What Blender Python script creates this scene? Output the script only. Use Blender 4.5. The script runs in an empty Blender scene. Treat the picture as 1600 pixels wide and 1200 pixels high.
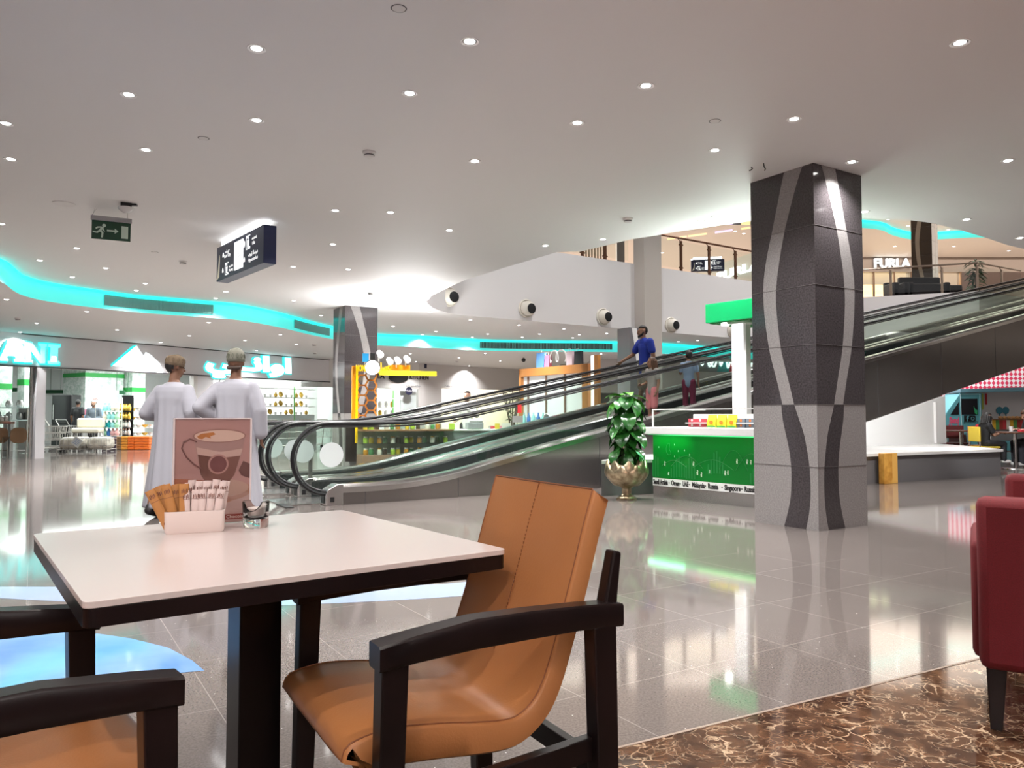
import bpy, bmesh, math, random
from mathutils import Vector, Matrix, Euler
from mathutils.geometry import tessellate_polygon

S = bpy.context.scene
COL = S.collection
rnd = random.Random(11)
PI = math.pi

# ------------------------------------------------------------------ camera
CAM_H = 1.07
F_PX = 1200.0
PITCH = math.atan(50.0 / F_PX)
cam_data = bpy.data.cameras.new('camera')
cam_data.sensor_width = 36.0
cam_data.lens = 36.0 * F_PX / 1600.0
cam_data.clip_start = 0.05
cam_data.clip_end = 300
cam = bpy.data.objects.new('camera', cam_data)
cam.location = (0, 0, CAM_H)
cam.rotation_euler = (PI / 2 + PITCH, 0, 0)
COL.objects.link(cam)
S.camera = cam

# ------------------------------------------------------------------ colour management, world
S.view_settings.view_transform = 'Standard'
S.view_settings.look = 'None'
S.view_settings.gamma = 1.0
S.view_settings.use_curve_mapping = False
S.view_settings.exposure = 0.32
S.cycles.sample_clamp_indirect = 3.0
S.cycles.sample_clamp_direct = 0.0
S.cycles.max_bounces = 8
S.cycles.diffuse_bounces = 4
S.cycles.glossy_bounces = 4
S.cycles.transparent_max_bounces = 16
S.cycles.transmission_bounces = 6
S.cycles.caustics_reflective = False
S.cycles.caustics_refractive = False
S.cycles.use_denoising = True

world = bpy.data.worlds.new('world')
S.world = world
world.use_nodes = True
world.node_tree.nodes['Background'].inputs[0].default_value = (0.95, 0.93, 0.95, 1)
world.node_tree.nodes['Background'].inputs[1].default_value = 0.35

def spot(loc, power, color=(1, .98, .96), size=1.9, blend=.6, radius=.05, target=None):
    d = bpy.data.lights.new('spot_light', 'SPOT')
    d.energy = power; d.color = color; d.spot_size = size; d.spot_blend = blend; d.shadow_soft_size = radius
    o = bpy.data.objects.new('spot_light', d); COL.objects.link(o); o.location = loc
    if target is not None:
        o.rotation_euler = (Vector(target) - Vector(loc)).to_track_quat('-Z', 'Y').to_euler()
    return o
def area(loc, sx, sy, power, color=(1, 1, 1), rot=(0, 0, 0), spread=PI):
    d = bpy.data.lights.new('area_light', 'AREA')
    d.shape = 'RECTANGLE'; d.size = sx; d.size_y = sy; d.energy = power; d.color = color; d.spread = spread
    o = bpy.data.objects.new('area_light', d); COL.objects.link(o); o.location = loc; o.rotation_euler = rot
    return o

# shop ceilings and the warm upper gallery: the large light fields of the place
area((-12.0, 26.5, 2.93), 9, 6, 800, (.93, 1, .97), (0, 0, math.radians(58)))
area((-4.6, 31.6, 2.85), 4, 3, 220, (1, .98, .95), (0, 0, math.radians(36)))
area((16.0, 41.0, 9.3), 44, 22, 4600, (1, .87, .75))
for gx, gy in ((2, 13), (6, 14), (10, 16), (3, 17), (7, 18.5), (11, 20), (14, 22), (8, 22), (12, 24)): spot((gx, gy, 9.6), 760, (1, .98, .97), 2.0, .8, .12)  # unseen spots added above the atrium to brighten its white edge
area((13.5, 22.5, 3.3), 8, 5, 200, (1, .93, .88))
# unseen lamps assumed in the cafe behind the seat the picture is taken from, among them two added lights
spot((0.75, 1.0, 3.40), 96, (1, .93, .86), 1.5, .5, .05)
spot((-1.2, 0.7, 3.40), 92, (1, .91, .87), 1.5, .5, .05)
spot((1.3, 3.0, 3.42), 420, (1, .95, .90), 1.25, .9, .05)
spot((-2.6, 3.0, 3.42), 160, (1, .96, .92), 1.25, .9, .05)
spot((6.3, 11.0, 3.40), 900, (1, 1, 1), .75, .6, .05, (8.0, 14.6, .9))  # added spot that brightens the white wedge wall, no cafe lamp
spot((1.9, 0.6, 3.40), 10, (1, .93, .9), 1.4, .6, .05)
spot((-0.6, -1.2, 3.30), 105, (1, .88, .85), 1.2, .6, .10, (-.9, 1.9, .8))
area((0, -4.5, 3.3), 9, 5, 140, (1, .86, .82), (math.radians(25), 0, 0))  # unseen area light added to fill the table and menu card from behind
# unseen uplights added to brighten the ceiling: cafe wall, kiosk canopy, honey stand beams
area((0, -3.6, 2.3), 9, .5, 480, (1, .95, .93), (math.radians(163), 0, 0), math.radians(120))
area((3.25, 10.1, 2.60), .9, .5, 55, (.93, 1, .95), (PI, 0, 0))
area((-2.1, 15.7, 2.35), 1.2, .3, 130, (1, 1, 1), (PI, 0, 0))
# unseen pink spots added behind the seat to tint the near ceiling
spot((2.6, -1.5, 1.9), 190, (1, .55, .48), 1.9, .12, .15, (4.2, 1.2, 3.47))
spot((-1.8, -2.0, 1.9), 70, (1, .75, .74), 1.9, .12, .15, (-2.8, .8, 3.47))

# ------------------------------------------------------------------ pixel -> place
_c, _s = math.cos(PITCH), math.sin(PITCH)
def ray(px, py):
    x = (px - 800) / F_PX; v = (600 - py) / F_PX
    return Vector((x, _c - v * _s, _s + v * _c))
def flr(px, py, z=0.0):
    d = ray(px, py); t = (z - CAM_H) / d.z
    return Vector((d.x * t, d.y * t, z))
def at(px, py, Y):
    d = ray(px, py); t = Y / d.y
    return Vector((d.x * t, Y, CAM_H + d.z * t))
def dirv(deg):
    a = math.radians(deg); return Vector((math.cos(a), math.sin(a), 0))
G = 32.0                       # the grid the building is laid out on, degrees from the picture plane
H_CEIL, H_LOW, H_UP, H_TOP = 3.47, 3.12, 5.30, 9.40

# ------------------------------------------------------------------ materials
MATS = {}
def mat(name, color=(.5, .5, .5), rough=.5, metal=0, emit=None, es=1.0, trans=0, ior=1.45, alpha=1, coat=0, spec=.5, sheen=0):
    if name in MATS: return MATS[name]
    m = bpy.data.materials.new(name); m.use_nodes = True
    b = m.node_tree.nodes['Principled BSDF']
    b.inputs['Base Color'].default_value = (*color, 1)
    b.inputs['Roughness'].default_value = rough
    b.inputs['Metallic'].default_value = metal
    b.inputs['IOR'].default_value = ior
    b.inputs['Transmission Weight'].default_value = trans
    b.inputs['Alpha'].default_value = alpha
    b.inputs['Coat Weight'].default_value = coat
    b.inputs['Coat Roughness'].default_value = .05
    b.inputs['Specular IOR Level'].default_value = spec
    b.inputs['Sheen Weight'].default_value = sheen
    if emit:
        b.inputs['Emission Color'].default_value = (*emit, 1)
        b.inputs['Emission Strength'].default_value = es
    MATS[name] = m
    return m
def nodes(m):
    nt = m.node_tree
    return nt, nt.nodes['Principled BSDF']
def noise_color(m, scale, c0, c1, p0=.35, p1=.65, detail=4, bump=0, bscale=None, coords='Object', rough=.5):
    nt, b = nodes(m)
    tc = nt.nodes.new('ShaderNodeTexCoord'); n = nt.nodes.new('ShaderNodeTexNoise')
    n.inputs['Scale'].default_value = scale; n.inputs['Detail'].default_value = detail; n.inputs['Roughness'].default_value = rough
    nt.links.new(tc.outputs[coords], n.inputs['Vector'])
    r = nt.nodes.new('ShaderNodeValToRGB')
    r.color_ramp.elements[0].position = p0; r.color_ramp.elements[0].color = (*c0, 1)
    r.color_ramp.elements[1].position = p1; r.color_ramp.elements[1].color = (*c1, 1)
    nt.links.new(n.outputs['Fac'], r.inputs['Fac']); nt.links.new(r.outputs['Color'], b.inputs['Base Color'])
    if bump:
        bn = nt.nodes.new('ShaderNodeBump'); bn.inputs['Strength'].default_value = bump; bn.inputs['Distance'].default_value = .01
        n2 = n
        if bscale:
            n2 = nt.nodes.new('ShaderNodeTexNoise'); n2.inputs['Scale'].default_value = bscale
            nt.links.new(tc.outputs[coords], n2.inputs['Vector'])
        nt.links.new(n2.outputs['Fac'], bn.inputs['Height']); nt.links.new(bn.outputs['Normal'], b.inputs['Normal'])
    return m

# ------------------------------------------------------------------ mesh builder
class MB:
    def __init__(self):
        self.bm = bmesh.new(); self.mi = 0
    def m(self, i):
        self.mi = i; return self
    def _f(self, vs):
        try:
            f = self.bm.faces.new(vs); f.material_index = self.mi; return f
        except ValueError:
            return None
    def quad(self, *pts):
        self._f([self.bm.verts.new(p) for p in pts]); return self
    def box(self, c, s, rz=0.0, taper=1.0):
        R = Matrix.Rotation(rz, 3, 'Z'); c = Vector(c); v = []
        for z in (-1, 1):
            k = 1.0 if z < 0 else taper
            for x, y in ((-1, -1), (1, -1), (1, 1), (-1, 1)):
                v.append(self.bm.verts.new(c + R @ Vector((x * s[0] / 2 * k, y * s[1] / 2 * k, z * s[2] / 2))))
        for f in ((3, 2, 1, 0), (4, 5, 6, 7), (0, 1, 5, 4), (1, 2, 6, 5), (2, 3, 7, 6), (3, 0, 4, 7)):
            self._f([v[i] for i in f])
        return self
    def bar(self, p0, p1, w, h, up=(0, 0, 1), w1=None, h1=None):
        p0 = Vector(p0); p1 = Vector(p1); d = (p1 - p0).normalized(); up = Vector(up)
        s = d.cross(up)
        if s.length < 1e-4: s = d.cross(Vector((1, 0, 0)))
        s.normalize(); u = s.cross(d).normalized(); v = []
        for p, a, b in ((p0, w, h), (p1, w1 or w, h1 or h)):
            for x, y in ((-1, -1), (1, -1), (1, 1), (-1, 1)):
                v.append(self.bm.verts.new(p + s * (x * a / 2) + u * (y * b / 2)))
        for f in ((3, 2, 1, 0), (4, 5, 6, 7), (0, 1, 5, 4), (1, 2, 6, 5), (2, 3, 7, 6), (3, 0, 4, 7)):
            self._f([v[i] for i in f])
        return self
    def loft(self, rings, close=True, cap=True):
        R = [[self.bm.verts.new(p) for p in r] for r in rings]
        n = len(R[0])
        for a, b in zip(R, R[1:]):
            for i in range(n if close else n - 1):
                j = (i + 1) % n
                self._f([a[i], a[j], b[j], b[i]])
        if cap and close:
            self._f(list(reversed(R[0]))); self._f(R[-1])
        return self
    def tube(self, pts, r, seg=10, closed=False, sx=1.0, up=None):
        pts = [Vector(p) for p in pts]; n = len(pts); rings = []
        prev = None
        for i, p in enumerate(pts):
            if closed: d = pts[(i + 1) % n] - pts[i - 1]
            else: d = pts[min(i + 1, n - 1)] - pts[max(i - 1, 0)]
            d.normalize()
            if prev is None:
                s = d.cross(Vector(up) if up else Vector((0, 0, 1)))
                if s.length < 1e-3: s = d.cross(Vector((0, 1, 0)))
                s.normalize()
            else:
                s = (prev - d * prev.dot(d)).normalized()
            prev = s; u = d.cross(s)
            ri = r[i] if isinstance(r, (list, tuple)) else r
            rings.append([p + s * (math.cos(2 * PI * k / seg) * ri * sx) + u * (math.sin(2 * PI * k / seg) * ri) for k in range(seg)])
        if closed: rings.append(rings[0])
        return self.loft(rings, cap=not closed)
    def cyl(self, p0, p1, r0, r1=None, seg=16):
        return self.tube([p0, p1], [r0, r0 if r1 is None else r1], seg)
    def lathe(self, prof, c=(0, 0, 0), seg=20, sx=1, sy=1, wob=None):
        c = Vector(c); rings = []
        for r, z in prof:
            ring = []
            for k in range(seg):
                a = 2 * PI * k / seg; rr = r * (wob(a, z) if wob else 1)
                ring.append(c + Vector((rr * math.cos(a) * sx, rr * math.sin(a) * sy, z)))
            rings.append(ring)
        return self.loft(rings)
    def prism(self, poly, z0, z1):
        """poly of (x, y) counter-clockwise, extruded in z"""
        n = len(poly)
        a = [self.bm.verts.new((p[0], p[1], z0)) for p in poly]; b = [self.bm.verts.new((p[0], p[1], z1)) for p in poly]
        tris = tessellate_polygon([[Vector((p[0], p[1], 0)) for p in poly]])
        for t in tris:
            self._f([b[i] for i in t]); self._f([a[i] for i in reversed(t)])
        for i in range(n):
            j = (i + 1) % n; self._f([a[i], a[j], b[j], b[i]])
        return self
    def plate(self, poly, o, ux, uy, t=0.0):
        """flat outline poly (u, v) laid out at o along ux, uy; with thickness t along their normal"""
        o = Vector(o); ux = Vector(ux); uy = Vector(uy); nn = ux.cross(uy).normalized()
        P = [o + ux * p[0] + uy * p[1] for p in poly]
        tris = tessellate_polygon([[Vector((p[0], p[1], 0)) for p in poly]])
        b = [self.bm.verts.new(p + nn * t) for p in P]
        for tr in tris: self._f([b[i] for i in tr])
        if t:
            a = [self.bm.verts.new(p) for p in P]; n = len(P)
            for tr in tris: self._f([a[i] for i in reversed(tr)])
            for i in range(n):
                j = (i + 1) % n; self._f([a[i], a[j], b[j], b[i]])
        return self
    def ball(self, c, r, sz=(1, 1, 1), seg=14, rings=9):
        c = Vector(c); R = []
        for i in range(1, rings):
            th = PI * i / rings
            R.append([c + Vector((r * sz[0] * math.sin(th) * math.cos(2 * PI * k / seg), r * sz[1] * math.sin(th) * math.sin(2 * PI * k / seg), -r * sz[2] * math.cos(th))) for k in range(seg)])
        return self.loft(R)
    def capsule(self, p0, p1, r0, r1, seg=12, sq=1.0, side=None):
        """tapered limb with round ends; sq flattens it across `side`"""
        p0 = Vector(p0); p1 = Vector(p1); d = p1 - p0
        if d.length < 1e-6: return self.ball(p0, r0)
        d.normalize(); ref = Vector(side) if side else Vector((0, 1, 0))
        if abs(d.dot(ref)) > .95: ref = Vector((1, 0, 0))
        s = (ref - d * ref.dot(d)).normalized(); u = d.cross(s); rings = []
        def ring(c, r):
            return [c + u * (math.cos(2 * PI * k / seg) * r) + s * (math.sin(2 * PI * k / seg) * r * sq) for k in range(seg)]
        for a in (80, 60, 40, 20, 0):
            a = math.radians(a); rings.append(ring(p0 - d * (r0 * math.sin(a)), r0 * math.cos(a)))
        for a in (0, 20, 40, 60, 80):
            a = math.radians(a); rings.append(ring(p1 + d * (r1 * math.sin(a)), r1 * math.cos(a)))
        return self.loft(rings)
    def build(self, name, mats, parent=None, smooth=35, bevel=0, loc=None, rz=0, remesh=0, relax=0, tri=False):
        bmesh.ops.recalc_face_normals(self.bm, faces=self.bm.faces)
        me = bpy.data.meshes.new(name); self.bm.to_mesh(me); self.bm.free()
        for mm in (mats if isinstance(mats, (list, tuple)) else [mats]): me.materials.append(mm)
        if smooth:
            me.shade_smooth()
            if not remesh: me.set_sharp_from_angle(angle=math.radians(smooth))
        o = bpy.data.objects.new(name, me); COL.objects.link(o)
        if parent is not None: o.parent = parent
        if loc is not None: o.location = loc
        if rz: o.rotation_euler = (0, 0, rz)
        if bevel:
            bv = o.modifiers.new('bevel', 'BEVEL'); bv.width = bevel; bv.segments = 2; bv.limit_method = 'ANGLE'; bv.angle_limit = math.radians(40)
        if remesh:
            r = o.modifiers.new('remesh', 'REMESH'); r.mode = 'VOXEL'; r.voxel_size = remesh; r.use_smooth_shade = True
            if relax:
                s = o.modifiers.new('relax', 'SMOOTH'); s.factor = .5; s.iterations = relax
        return o

def empty(name, loc=(0, 0, 0), rz=0.0, label=None, cat=None, group=None, kind=None):
    o = bpy.data.objects.new(name, None); COL.objects.link(o)
    o.location = loc; o.rotation_euler = (0, 0, rz); o.empty_display_size = .1
    return tag(o, label, cat, group, kind)
def tag(o, label=None, cat=None, group=None, kind=None):
    if label: o['label'] = label
    if cat: o['category'] = cat
    if group: o['group'] = group
    if kind: o['kind'] = kind
    return o
def copy_tree(o, parent=None, loc=None, rz=None, label=None, group=None, mats=None):
    c = o.copy(); COL.objects.link(c); c.parent = parent
    if parent is None:
        if loc is not None: c.location = loc
        if rz is not None: c.rotation_euler = (0, 0, rz)
        if label: c['label'] = label
        if group: c['group'] = group
    for ch in [x for x in COL.objects if x.parent == o and x != c]:
        copy_tree(ch, c)
    return c
def struct(o, label=None):
    o['kind'] = 'structure'
    if label: o['label'] = label
    return o
def text(body, size, m, o, ux, uy, parent=None, name='lettering', extrude=.004, align='CENTER', sx=1.0, bold=0.0, width=None):
    """lettering as mesh, on the plane through o with the reading direction ux and up uy"""
    c = bpy.data.curves.new(name, 'FONT'); c.body = body; c.size = size; c.extrude = extrude; c.align_x = align; c.align_y = 'CENTER'
    c.offset = bold; c.resolution_u = 3
    t = bpy.data.objects.new(name + '_curve', c); COL.objects.link(t)
    bpy.context.view_layer.update()
    me = bpy.data.meshes.new_from_object(t.evaluated_get(bpy.context.evaluated_depsgraph_get()))
    bpy.data.objects.remove(t); bpy.data.curves.remove(c)
    me.name = name
    xs = [v.co.x for v in me.vertices]; w = max(xs) - min(xs) if xs else 1
    if width: sx = width / w
    ux = Vector(ux).normalized(); uy = Vector(uy).normalized(); nn = ux.cross(uy)
    M = Matrix((ux, uy, nn)).transposed().to_4x4(); M.translation = Vector(o)
    for v in me.vertices: v.co = M @ Vector((v.co.x * sx, v.co.y, v.co.z))
    me.materials.clear(); me.materials.append(m)
    ob = bpy.data.objects.new(name, me); COL.objects.link(ob)
    if parent is not None: ob.parent = parent
    return ob
def circle(r, n=24, cx=0, cy=0, sy=1):
    return [(cx + r * math.cos(2 * PI * k / n), cy + r * sy * math.sin(2 * PI * k / n)) for k in range(n)]
def catmull(pts, k=6):
    pts = [Vector(p) for p in pts]; out = []
    for i in range(len(pts) - 1):
        p0 = pts[max(i - 1, 0)]; p1 = pts[i]; p2 = pts[i + 1]; p3 = pts[min(i + 2, len(pts) - 1)]
        for j in range(k):
            t = j / k
            out.append(.5 * ((2 * p1) + (p2 - p0) * t + (2 * p0 - 5 * p1 + 4 * p2 - p3) * t * t + (3 * p1 - p0 - 3 * p2 + p3) * t ** 3))
    out.append(pts[-1]); return out

# ================================================================== materials of the place
m_white = mat('white_paint', (.80, .79, .78), .55)
m_ceil = mat('ceiling_paint', (.86, .86, .855), .6)
m_grey_paint = mat('warm_grey_paint', (.60, .57, .56), .5)
m_fascia = mat('fascia_grey', (.82, .82, .85), .4)
m_black = mat('black_plastic', (.012, .012, .013), .35)
m_rubber = mat('black_rubber', (.012, .012, .014), .25)
m_steel = mat('brushed_steel', (.62, .61, .60), .22, 1)
m_chrome = mat('chrome', (.8, .8, .8), .08, 1)
m_dark = mat('dark_grey', (.05, .05, .055), .4)
m_bronze = mat('bronze_metal', (.17, .10, .06), .35, .8)
m_glow = mat('lamp_glow', (1, 1, 1), .5, emit=(1, .97, .93), es=14)
m_teal = mat('teal_led', (.1, .9, .85), .5, emit=(0, .95, .86), es=.9)
m_cove = mat('cove_painted_glow', (.2, .75, .72), .5, emit=(.01, .68, .63), es=.62)  # turquoise light of the strip put into the face as colour and emission
m_glass = None
def glass_mat(name, tint, rough=.02, refl=1.0):
    """thin pane: tinted see-through with a mirror sheen that grows at grazing angles"""
    m = bpy.data.materials.new(name); m.use_nodes = True; nt = m.node_tree
    for n in list(nt.nodes): nt.nodes.remove(n)
    o = nt.nodes.new('ShaderNodeOutputMaterial'); t = nt.nodes.new('ShaderNodeBsdfTransparent'); g = nt.nodes.new('ShaderNodeBsdfGlossy')
    mx = nt.nodes.new('ShaderNodeMixShader'); fr = nt.nodes.new('ShaderNodeLayerWeight'); fr.inputs['Blend'].default_value = .5
    t.inputs['Color'].default_value = (*tint, 1); g.inputs['Roughness'].default_value = rough
    pw = nt.nodes.new('ShaderNodeMath'); pw.operation = 'POWER'; pw.inputs[1].default_value = 5.0
    ml = nt.nodes.new('ShaderNodeMath'); ml.operation = 'MULTIPLY_ADD'; ml.inputs[1].default_value = .55 * refl; ml.inputs[2].default_value = .035 * refl
    nt.links.new(fr.outputs['Facing'], pw.inputs[0]); nt.links.new(pw.outputs[0], ml.inputs[0])
    nt.links.new(ml.outputs[0], mx.inputs['Fac']); nt.links.new(t.outputs[0], mx.inputs[1]); nt.links.new(g.outputs[0], mx.inputs[2])
    nt.links.new(mx.outputs[0], o.inputs['Surface'])
    return m
m_pane = glass_mat('clear_pane', (.96, .985, .975))
m_bal_glass = glass_mat('balustrade_glass', (.962, .985, .972))
m_frost = mat('frosted_film', (.78, .82, .83), .6, alpha=.62)

# polished porcelain floor: speckled tiles with thin pale joints, on the building grid
m_floor = mat('polished_tiles', (.4, .37, .36), .07)
def floor_nodes(m, base0, base1, joint, size, rot):
    nt, b = nodes(m)
    tc = nt.nodes.new('ShaderNodeTexCoord'); mp = nt.nodes.new('ShaderNodeMapping'); mp.inputs['Rotation'].default_value = (0, 0, -math.radians(rot))
    nt.links.new(tc.outputs['Object'], mp.inputs['Vector'])
    br = nt.nodes.new('ShaderNodeTexBrick'); br.offset = 0; br.inputs['Scale'].default_value = 1.0
    br.inputs['Brick Width'].default_value = size; br.inputs['Row Height'].default_value = size
    br.inputs['Mortar Size'].default_value = .0022; br.inputs['Mortar Smooth'].default_value = .3
    nt.links.new(mp.outputs['Vector'], br.inputs['Vector'])
    n = nt.nodes.new('ShaderNodeTexNoise'); n.inputs['Scale'].default_value = 120; n.inputs['Detail'].default_value = 3
    nt.links.new(tc.outputs['Object'], n.inputs['Vector'])
    r = nt.nodes.new('ShaderNodeValToRGB'); r.color_ramp.elements[0].position = .35; r.color_ramp.elements[1].position = .65
    r.color_ramp.elements[0].color = (*base0, 1); r.color_ramp.elements[1].color = (*base1, 1)
    nt.links.new(n.outputs['Fac'], r.inputs['Fac'])
    v = nt.nodes.new('ShaderNodeTexVoronoi'); v.inputs['Scale'].default_value = 38; v.feature = 'F1'
    nt.links.new(tc.outputs['Object'], v.inputs['Vector'])
    lt = nt.nodes.new('ShaderNodeMath'); lt.operation = 'LESS_THAN'; lt.inputs[1].default_value = .10
    nt.links.new(v.outputs['Distance'], lt.inputs[0])
    w = nt.nodes.new('ShaderNodeTexWhiteNoise'); nt.links.new(v.outputs['Position'], w.inputs['Vector'])
    gt = nt.nodes.new('ShaderNodeMath'); gt.operation = 'GREATER_THAN'; gt.inputs[1].default_value = .90
    nt.links.new(w.outputs['Value'], gt.inputs[0])
    mu = nt.nodes.new('ShaderNodeMath'); mu.operation = 'MULTIPLY'; nt.links.new(lt.outputs[0], mu.inputs[0]); nt.links.new(gt.outputs[0], mu.inputs[1])
    m1 = nt.nodes.new('ShaderNodeMixRGB'); m1.inputs['Color2'].default_value = (.85, .83, .80, 1)
    nt.links.new(mu.outputs[0], m1.inputs['Fac']); nt.links.new(r.outputs['Color'], m1.inputs['Color1'])
    m2 = nt.nodes.new('ShaderNodeMixRGB'); m2.inputs['Color2'].default_value = (*joint, 1)
    nt.links.new(br.outputs['Fac'], m2.inputs['Fac']); nt.links.new(m1.outputs['Color'], m2.inputs['Color1'])
    nt.links.new(m2.outputs['Color'], b.inputs['Base Color'])
floor_nodes(m_floor, (.118, .099, .091), (.178, .154, .143), (.29, .26, .24), .6, G)
MATS['polished_tiles'].node_tree.nodes['Principled BSDF'].inputs['IOR'].default_value = 2.0

# dark emperador marble with a web of pale veins
m_marble = mat('brown_veined_marble', (.1, .06, .04), .06, spec=.6)
def marble_nodes(m):
    nt, b = nodes(m)
    tc = nt.nodes.new('ShaderNodeTexCoord')
    nz = nt.nodes.new('ShaderNodeTexNoise'); nz.inputs['Scale'].default_value = 5; nz.inputs['Detail'].default_value = 6
    nt.links.new(tc.outputs['Object'], nz.inputs['Vector'])
    mixv = nt.nodes.new('ShaderNodeVectorMath'); mixv.operation = 'MULTIPLY_ADD'; mixv.inputs[1].default_value = (.22, .22, .22)
    nt.links.new(nz.outputs['Color'], mixv.inputs[0]); nt.links.new(tc.outputs['Object'], mixv.inputs[2])
    base = nt.nodes.new('ShaderNodeTexNoise'); base.inputs['Scale'].default_value = 12; base.inputs['Detail'].default_value = 8; base.inputs['Roughness'].default_value = .65
    nt.links.new(mixv.outputs[0], base.inputs['Vector'])
    r = nt.nodes.new('ShaderNodeValToRGB'); r.color_ramp.elements[0].position = .38; r.color_ramp.elements[0].color = (.030, .013, .008, 1)
    r.color_ramp.elements[1].position = .78; r.color_ramp.elements[1].color = (.17, .085, .045, 1)
    nt.links.new(base.outputs['Fac'], r.inputs['Fac'])
    cur = r.outputs['Color']
    for sc, wd, fac in ((14, .05, .8), (32, .07, .5)):
        v = nt.nodes.new('ShaderNodeTexVoronoi'); v.feature = 'DISTANCE_TO_EDGE'; v.inputs['Scale'].default_value = sc
        nt.links.new(mixv.outputs[0], v.inputs['Vector'])
        rr = nt.nodes.new('ShaderNodeValToRGB'); rr.color_ramp.elements[0].position = 0; rr.color_ramp.elements[0].color = (fac, fac, fac, 1)
        rr.color_ramp.elements[1].position = wd; rr.color_ramp.elements[1].color = (0, 0, 0, 1)
        nt.links.new(v.outputs['Distance'], rr.inputs['Fac'])
        n2 = nt.nodes.new('ShaderNodeTexNoise'); n2.inputs['Scale'].default_value = sc * .45
        nt.links.new(tc.outputs['Object'], n2.inputs['Vector'])
        r2 = nt.nodes.new('ShaderNodeValToRGB'); r2.color_ramp.elements[0].position = .47; r2.color_ramp.elements[1].position = .6
        nt.links.new(n2.outputs['Fac'], r2.inputs['Fac'])
        mu = nt.nodes.new('ShaderNodeMath'); mu.operation = 'MULTIPLY'
        nt.links.new(rr.outputs['Color'], mu.inputs[0]); nt.links.new(r2.outputs['Color'], mu.inputs[1])
        mm = nt.nodes.new('ShaderNodeMixRGB'); mm.inputs['Color2'].default_value = (.62, .46, .31, 1)
        nt.links.new(mu.outputs[0], mm.inputs['Fac']); nt.links.new(cur, mm.inputs['Color1']); cur = mm.outputs['Color']
    nt.links.new(cur, b.inputs['Base Color'])
marble_nodes(m_marble)

# ================================================================== floors
mb = MB(); mb.prism([(-40, -9), (45, -9), (45, 60), (-40, 60)], -.2, 0.0)
struct(mb.build('floor', m_floor, smooth=0), 'polished speckled grey beige tile floor of the mall')
e0 = flr(1000, 1161); e1 = flr(1534, 1029); ed = (e1 - e0).normalized(); en = Vector((ed.y, -ed.x, 0))
mb = MB(); p = [e0 - ed * 5, e0 + ed * 9, e0 + ed * 9 + en * 9, e0 - ed * 5 + en * 9]
mb.prism([(q.x, q.y) for q in (p[0], p[3], p[2], p[1])], -.02, .002)
struct(mb.build('floor_cafe', m_marble, smooth=0), 'dark brown veined marble floor of the cafe')
mb = MB(); a = e0 - ed * 5; b = e0 + ed * 9
mb.bar(a + Vector((0, 0, .0015)), b + Vector((0, 0, .0015)), .012, .004)
struct(mb.build('trim_1', mat('edge_strip', (.35, .27, .22), .3, .5), smooth=0), 'thin strip between marble and tiles')

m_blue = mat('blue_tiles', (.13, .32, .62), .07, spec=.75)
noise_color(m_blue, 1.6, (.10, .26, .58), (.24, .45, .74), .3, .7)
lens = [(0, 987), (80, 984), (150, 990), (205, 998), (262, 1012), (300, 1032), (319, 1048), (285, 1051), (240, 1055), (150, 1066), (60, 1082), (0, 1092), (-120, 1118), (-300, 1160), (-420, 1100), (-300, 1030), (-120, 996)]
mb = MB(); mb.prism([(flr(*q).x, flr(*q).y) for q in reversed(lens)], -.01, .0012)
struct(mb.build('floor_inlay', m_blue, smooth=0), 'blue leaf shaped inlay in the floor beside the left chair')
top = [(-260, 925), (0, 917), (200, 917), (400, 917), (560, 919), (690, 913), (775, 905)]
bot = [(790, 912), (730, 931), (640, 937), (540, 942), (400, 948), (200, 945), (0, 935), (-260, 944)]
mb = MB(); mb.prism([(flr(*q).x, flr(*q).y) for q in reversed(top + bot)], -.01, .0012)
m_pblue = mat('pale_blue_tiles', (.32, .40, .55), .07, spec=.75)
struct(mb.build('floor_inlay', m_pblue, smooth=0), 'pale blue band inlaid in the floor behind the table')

# ================================================================== ceilings
near_edge = [(671, 466), (674, 462), (699, 450), (730, 436), (746, 431.6), (792, 417), (870, 394), (908, 393), (986, 374), (1026, 368), (1044, 364), (1167, 346), (1250, 341), (1346, 341), (1425, 344.5), (1453, 348), (1472, 352), (1512, 363), (1542, 372), (1574, 383), (1600, 389)]
near_w = [flr(*q, H_CEIL) for q in near_edge]
near_w += [Vector((11, 13.1, H_CEIL)), Vector((18, 16.5, H_CEIL)), Vector((27, 21, H_CEIL))]
fas = [(666, 470.6), (667.5, 474), (671, 477), (676, 481), (686, 485), (700, 489), (721, 492.5)]
fas_w = [flr(*q, H_CEIL) for q in fas]
L0 = Vector((1.33, 19.9, H_CEIL)); Ld = dirv(34.0); L1 = L0 + Ld * 13.4
fas_w += [L0 - Ld * 1.2, L0, L1]
fas_w += [Vector((15.9, 26.0, H_CEIL)), Vector((18.3, 27.4, H_CEIL)), Vector((27, 30, H_CEIL))]
hole = near_w + list(reversed(fas_w))                      # near edge left->right, then the far edge right->left
cove_px = [(-260, 330), (-120, 372), (-50, 392), (0, 403), (31, 427), (78, 441), (156, 453), (219, 461), (312, 469), (375, 475), (437, 488), (480, 500), (513, 508), (550, 515), (591, 521), (655, 524), (749, 530), (855, 532), (956, 533), (1034, 536), (1100, 541), (1170, 546), (1260, 552)]
cove_w = catmull([flr(*q, H_CEIL) for q in cove_px], 4)
def arc_cut(line, a, b): return [p for p in line if a <= p.x <= b]
outer = [Vector((-16, -9, H_CEIL)), Vector((30, -9, H_CEIL)), Vector((30, 40, H_CEIL)), Vector((cove_w[-1].x + 6, 36, H_CEIL))] + list(reversed(cove_w)) + [Vector((-16, cove_w[0].y - 1, H_CEIL))]
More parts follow.
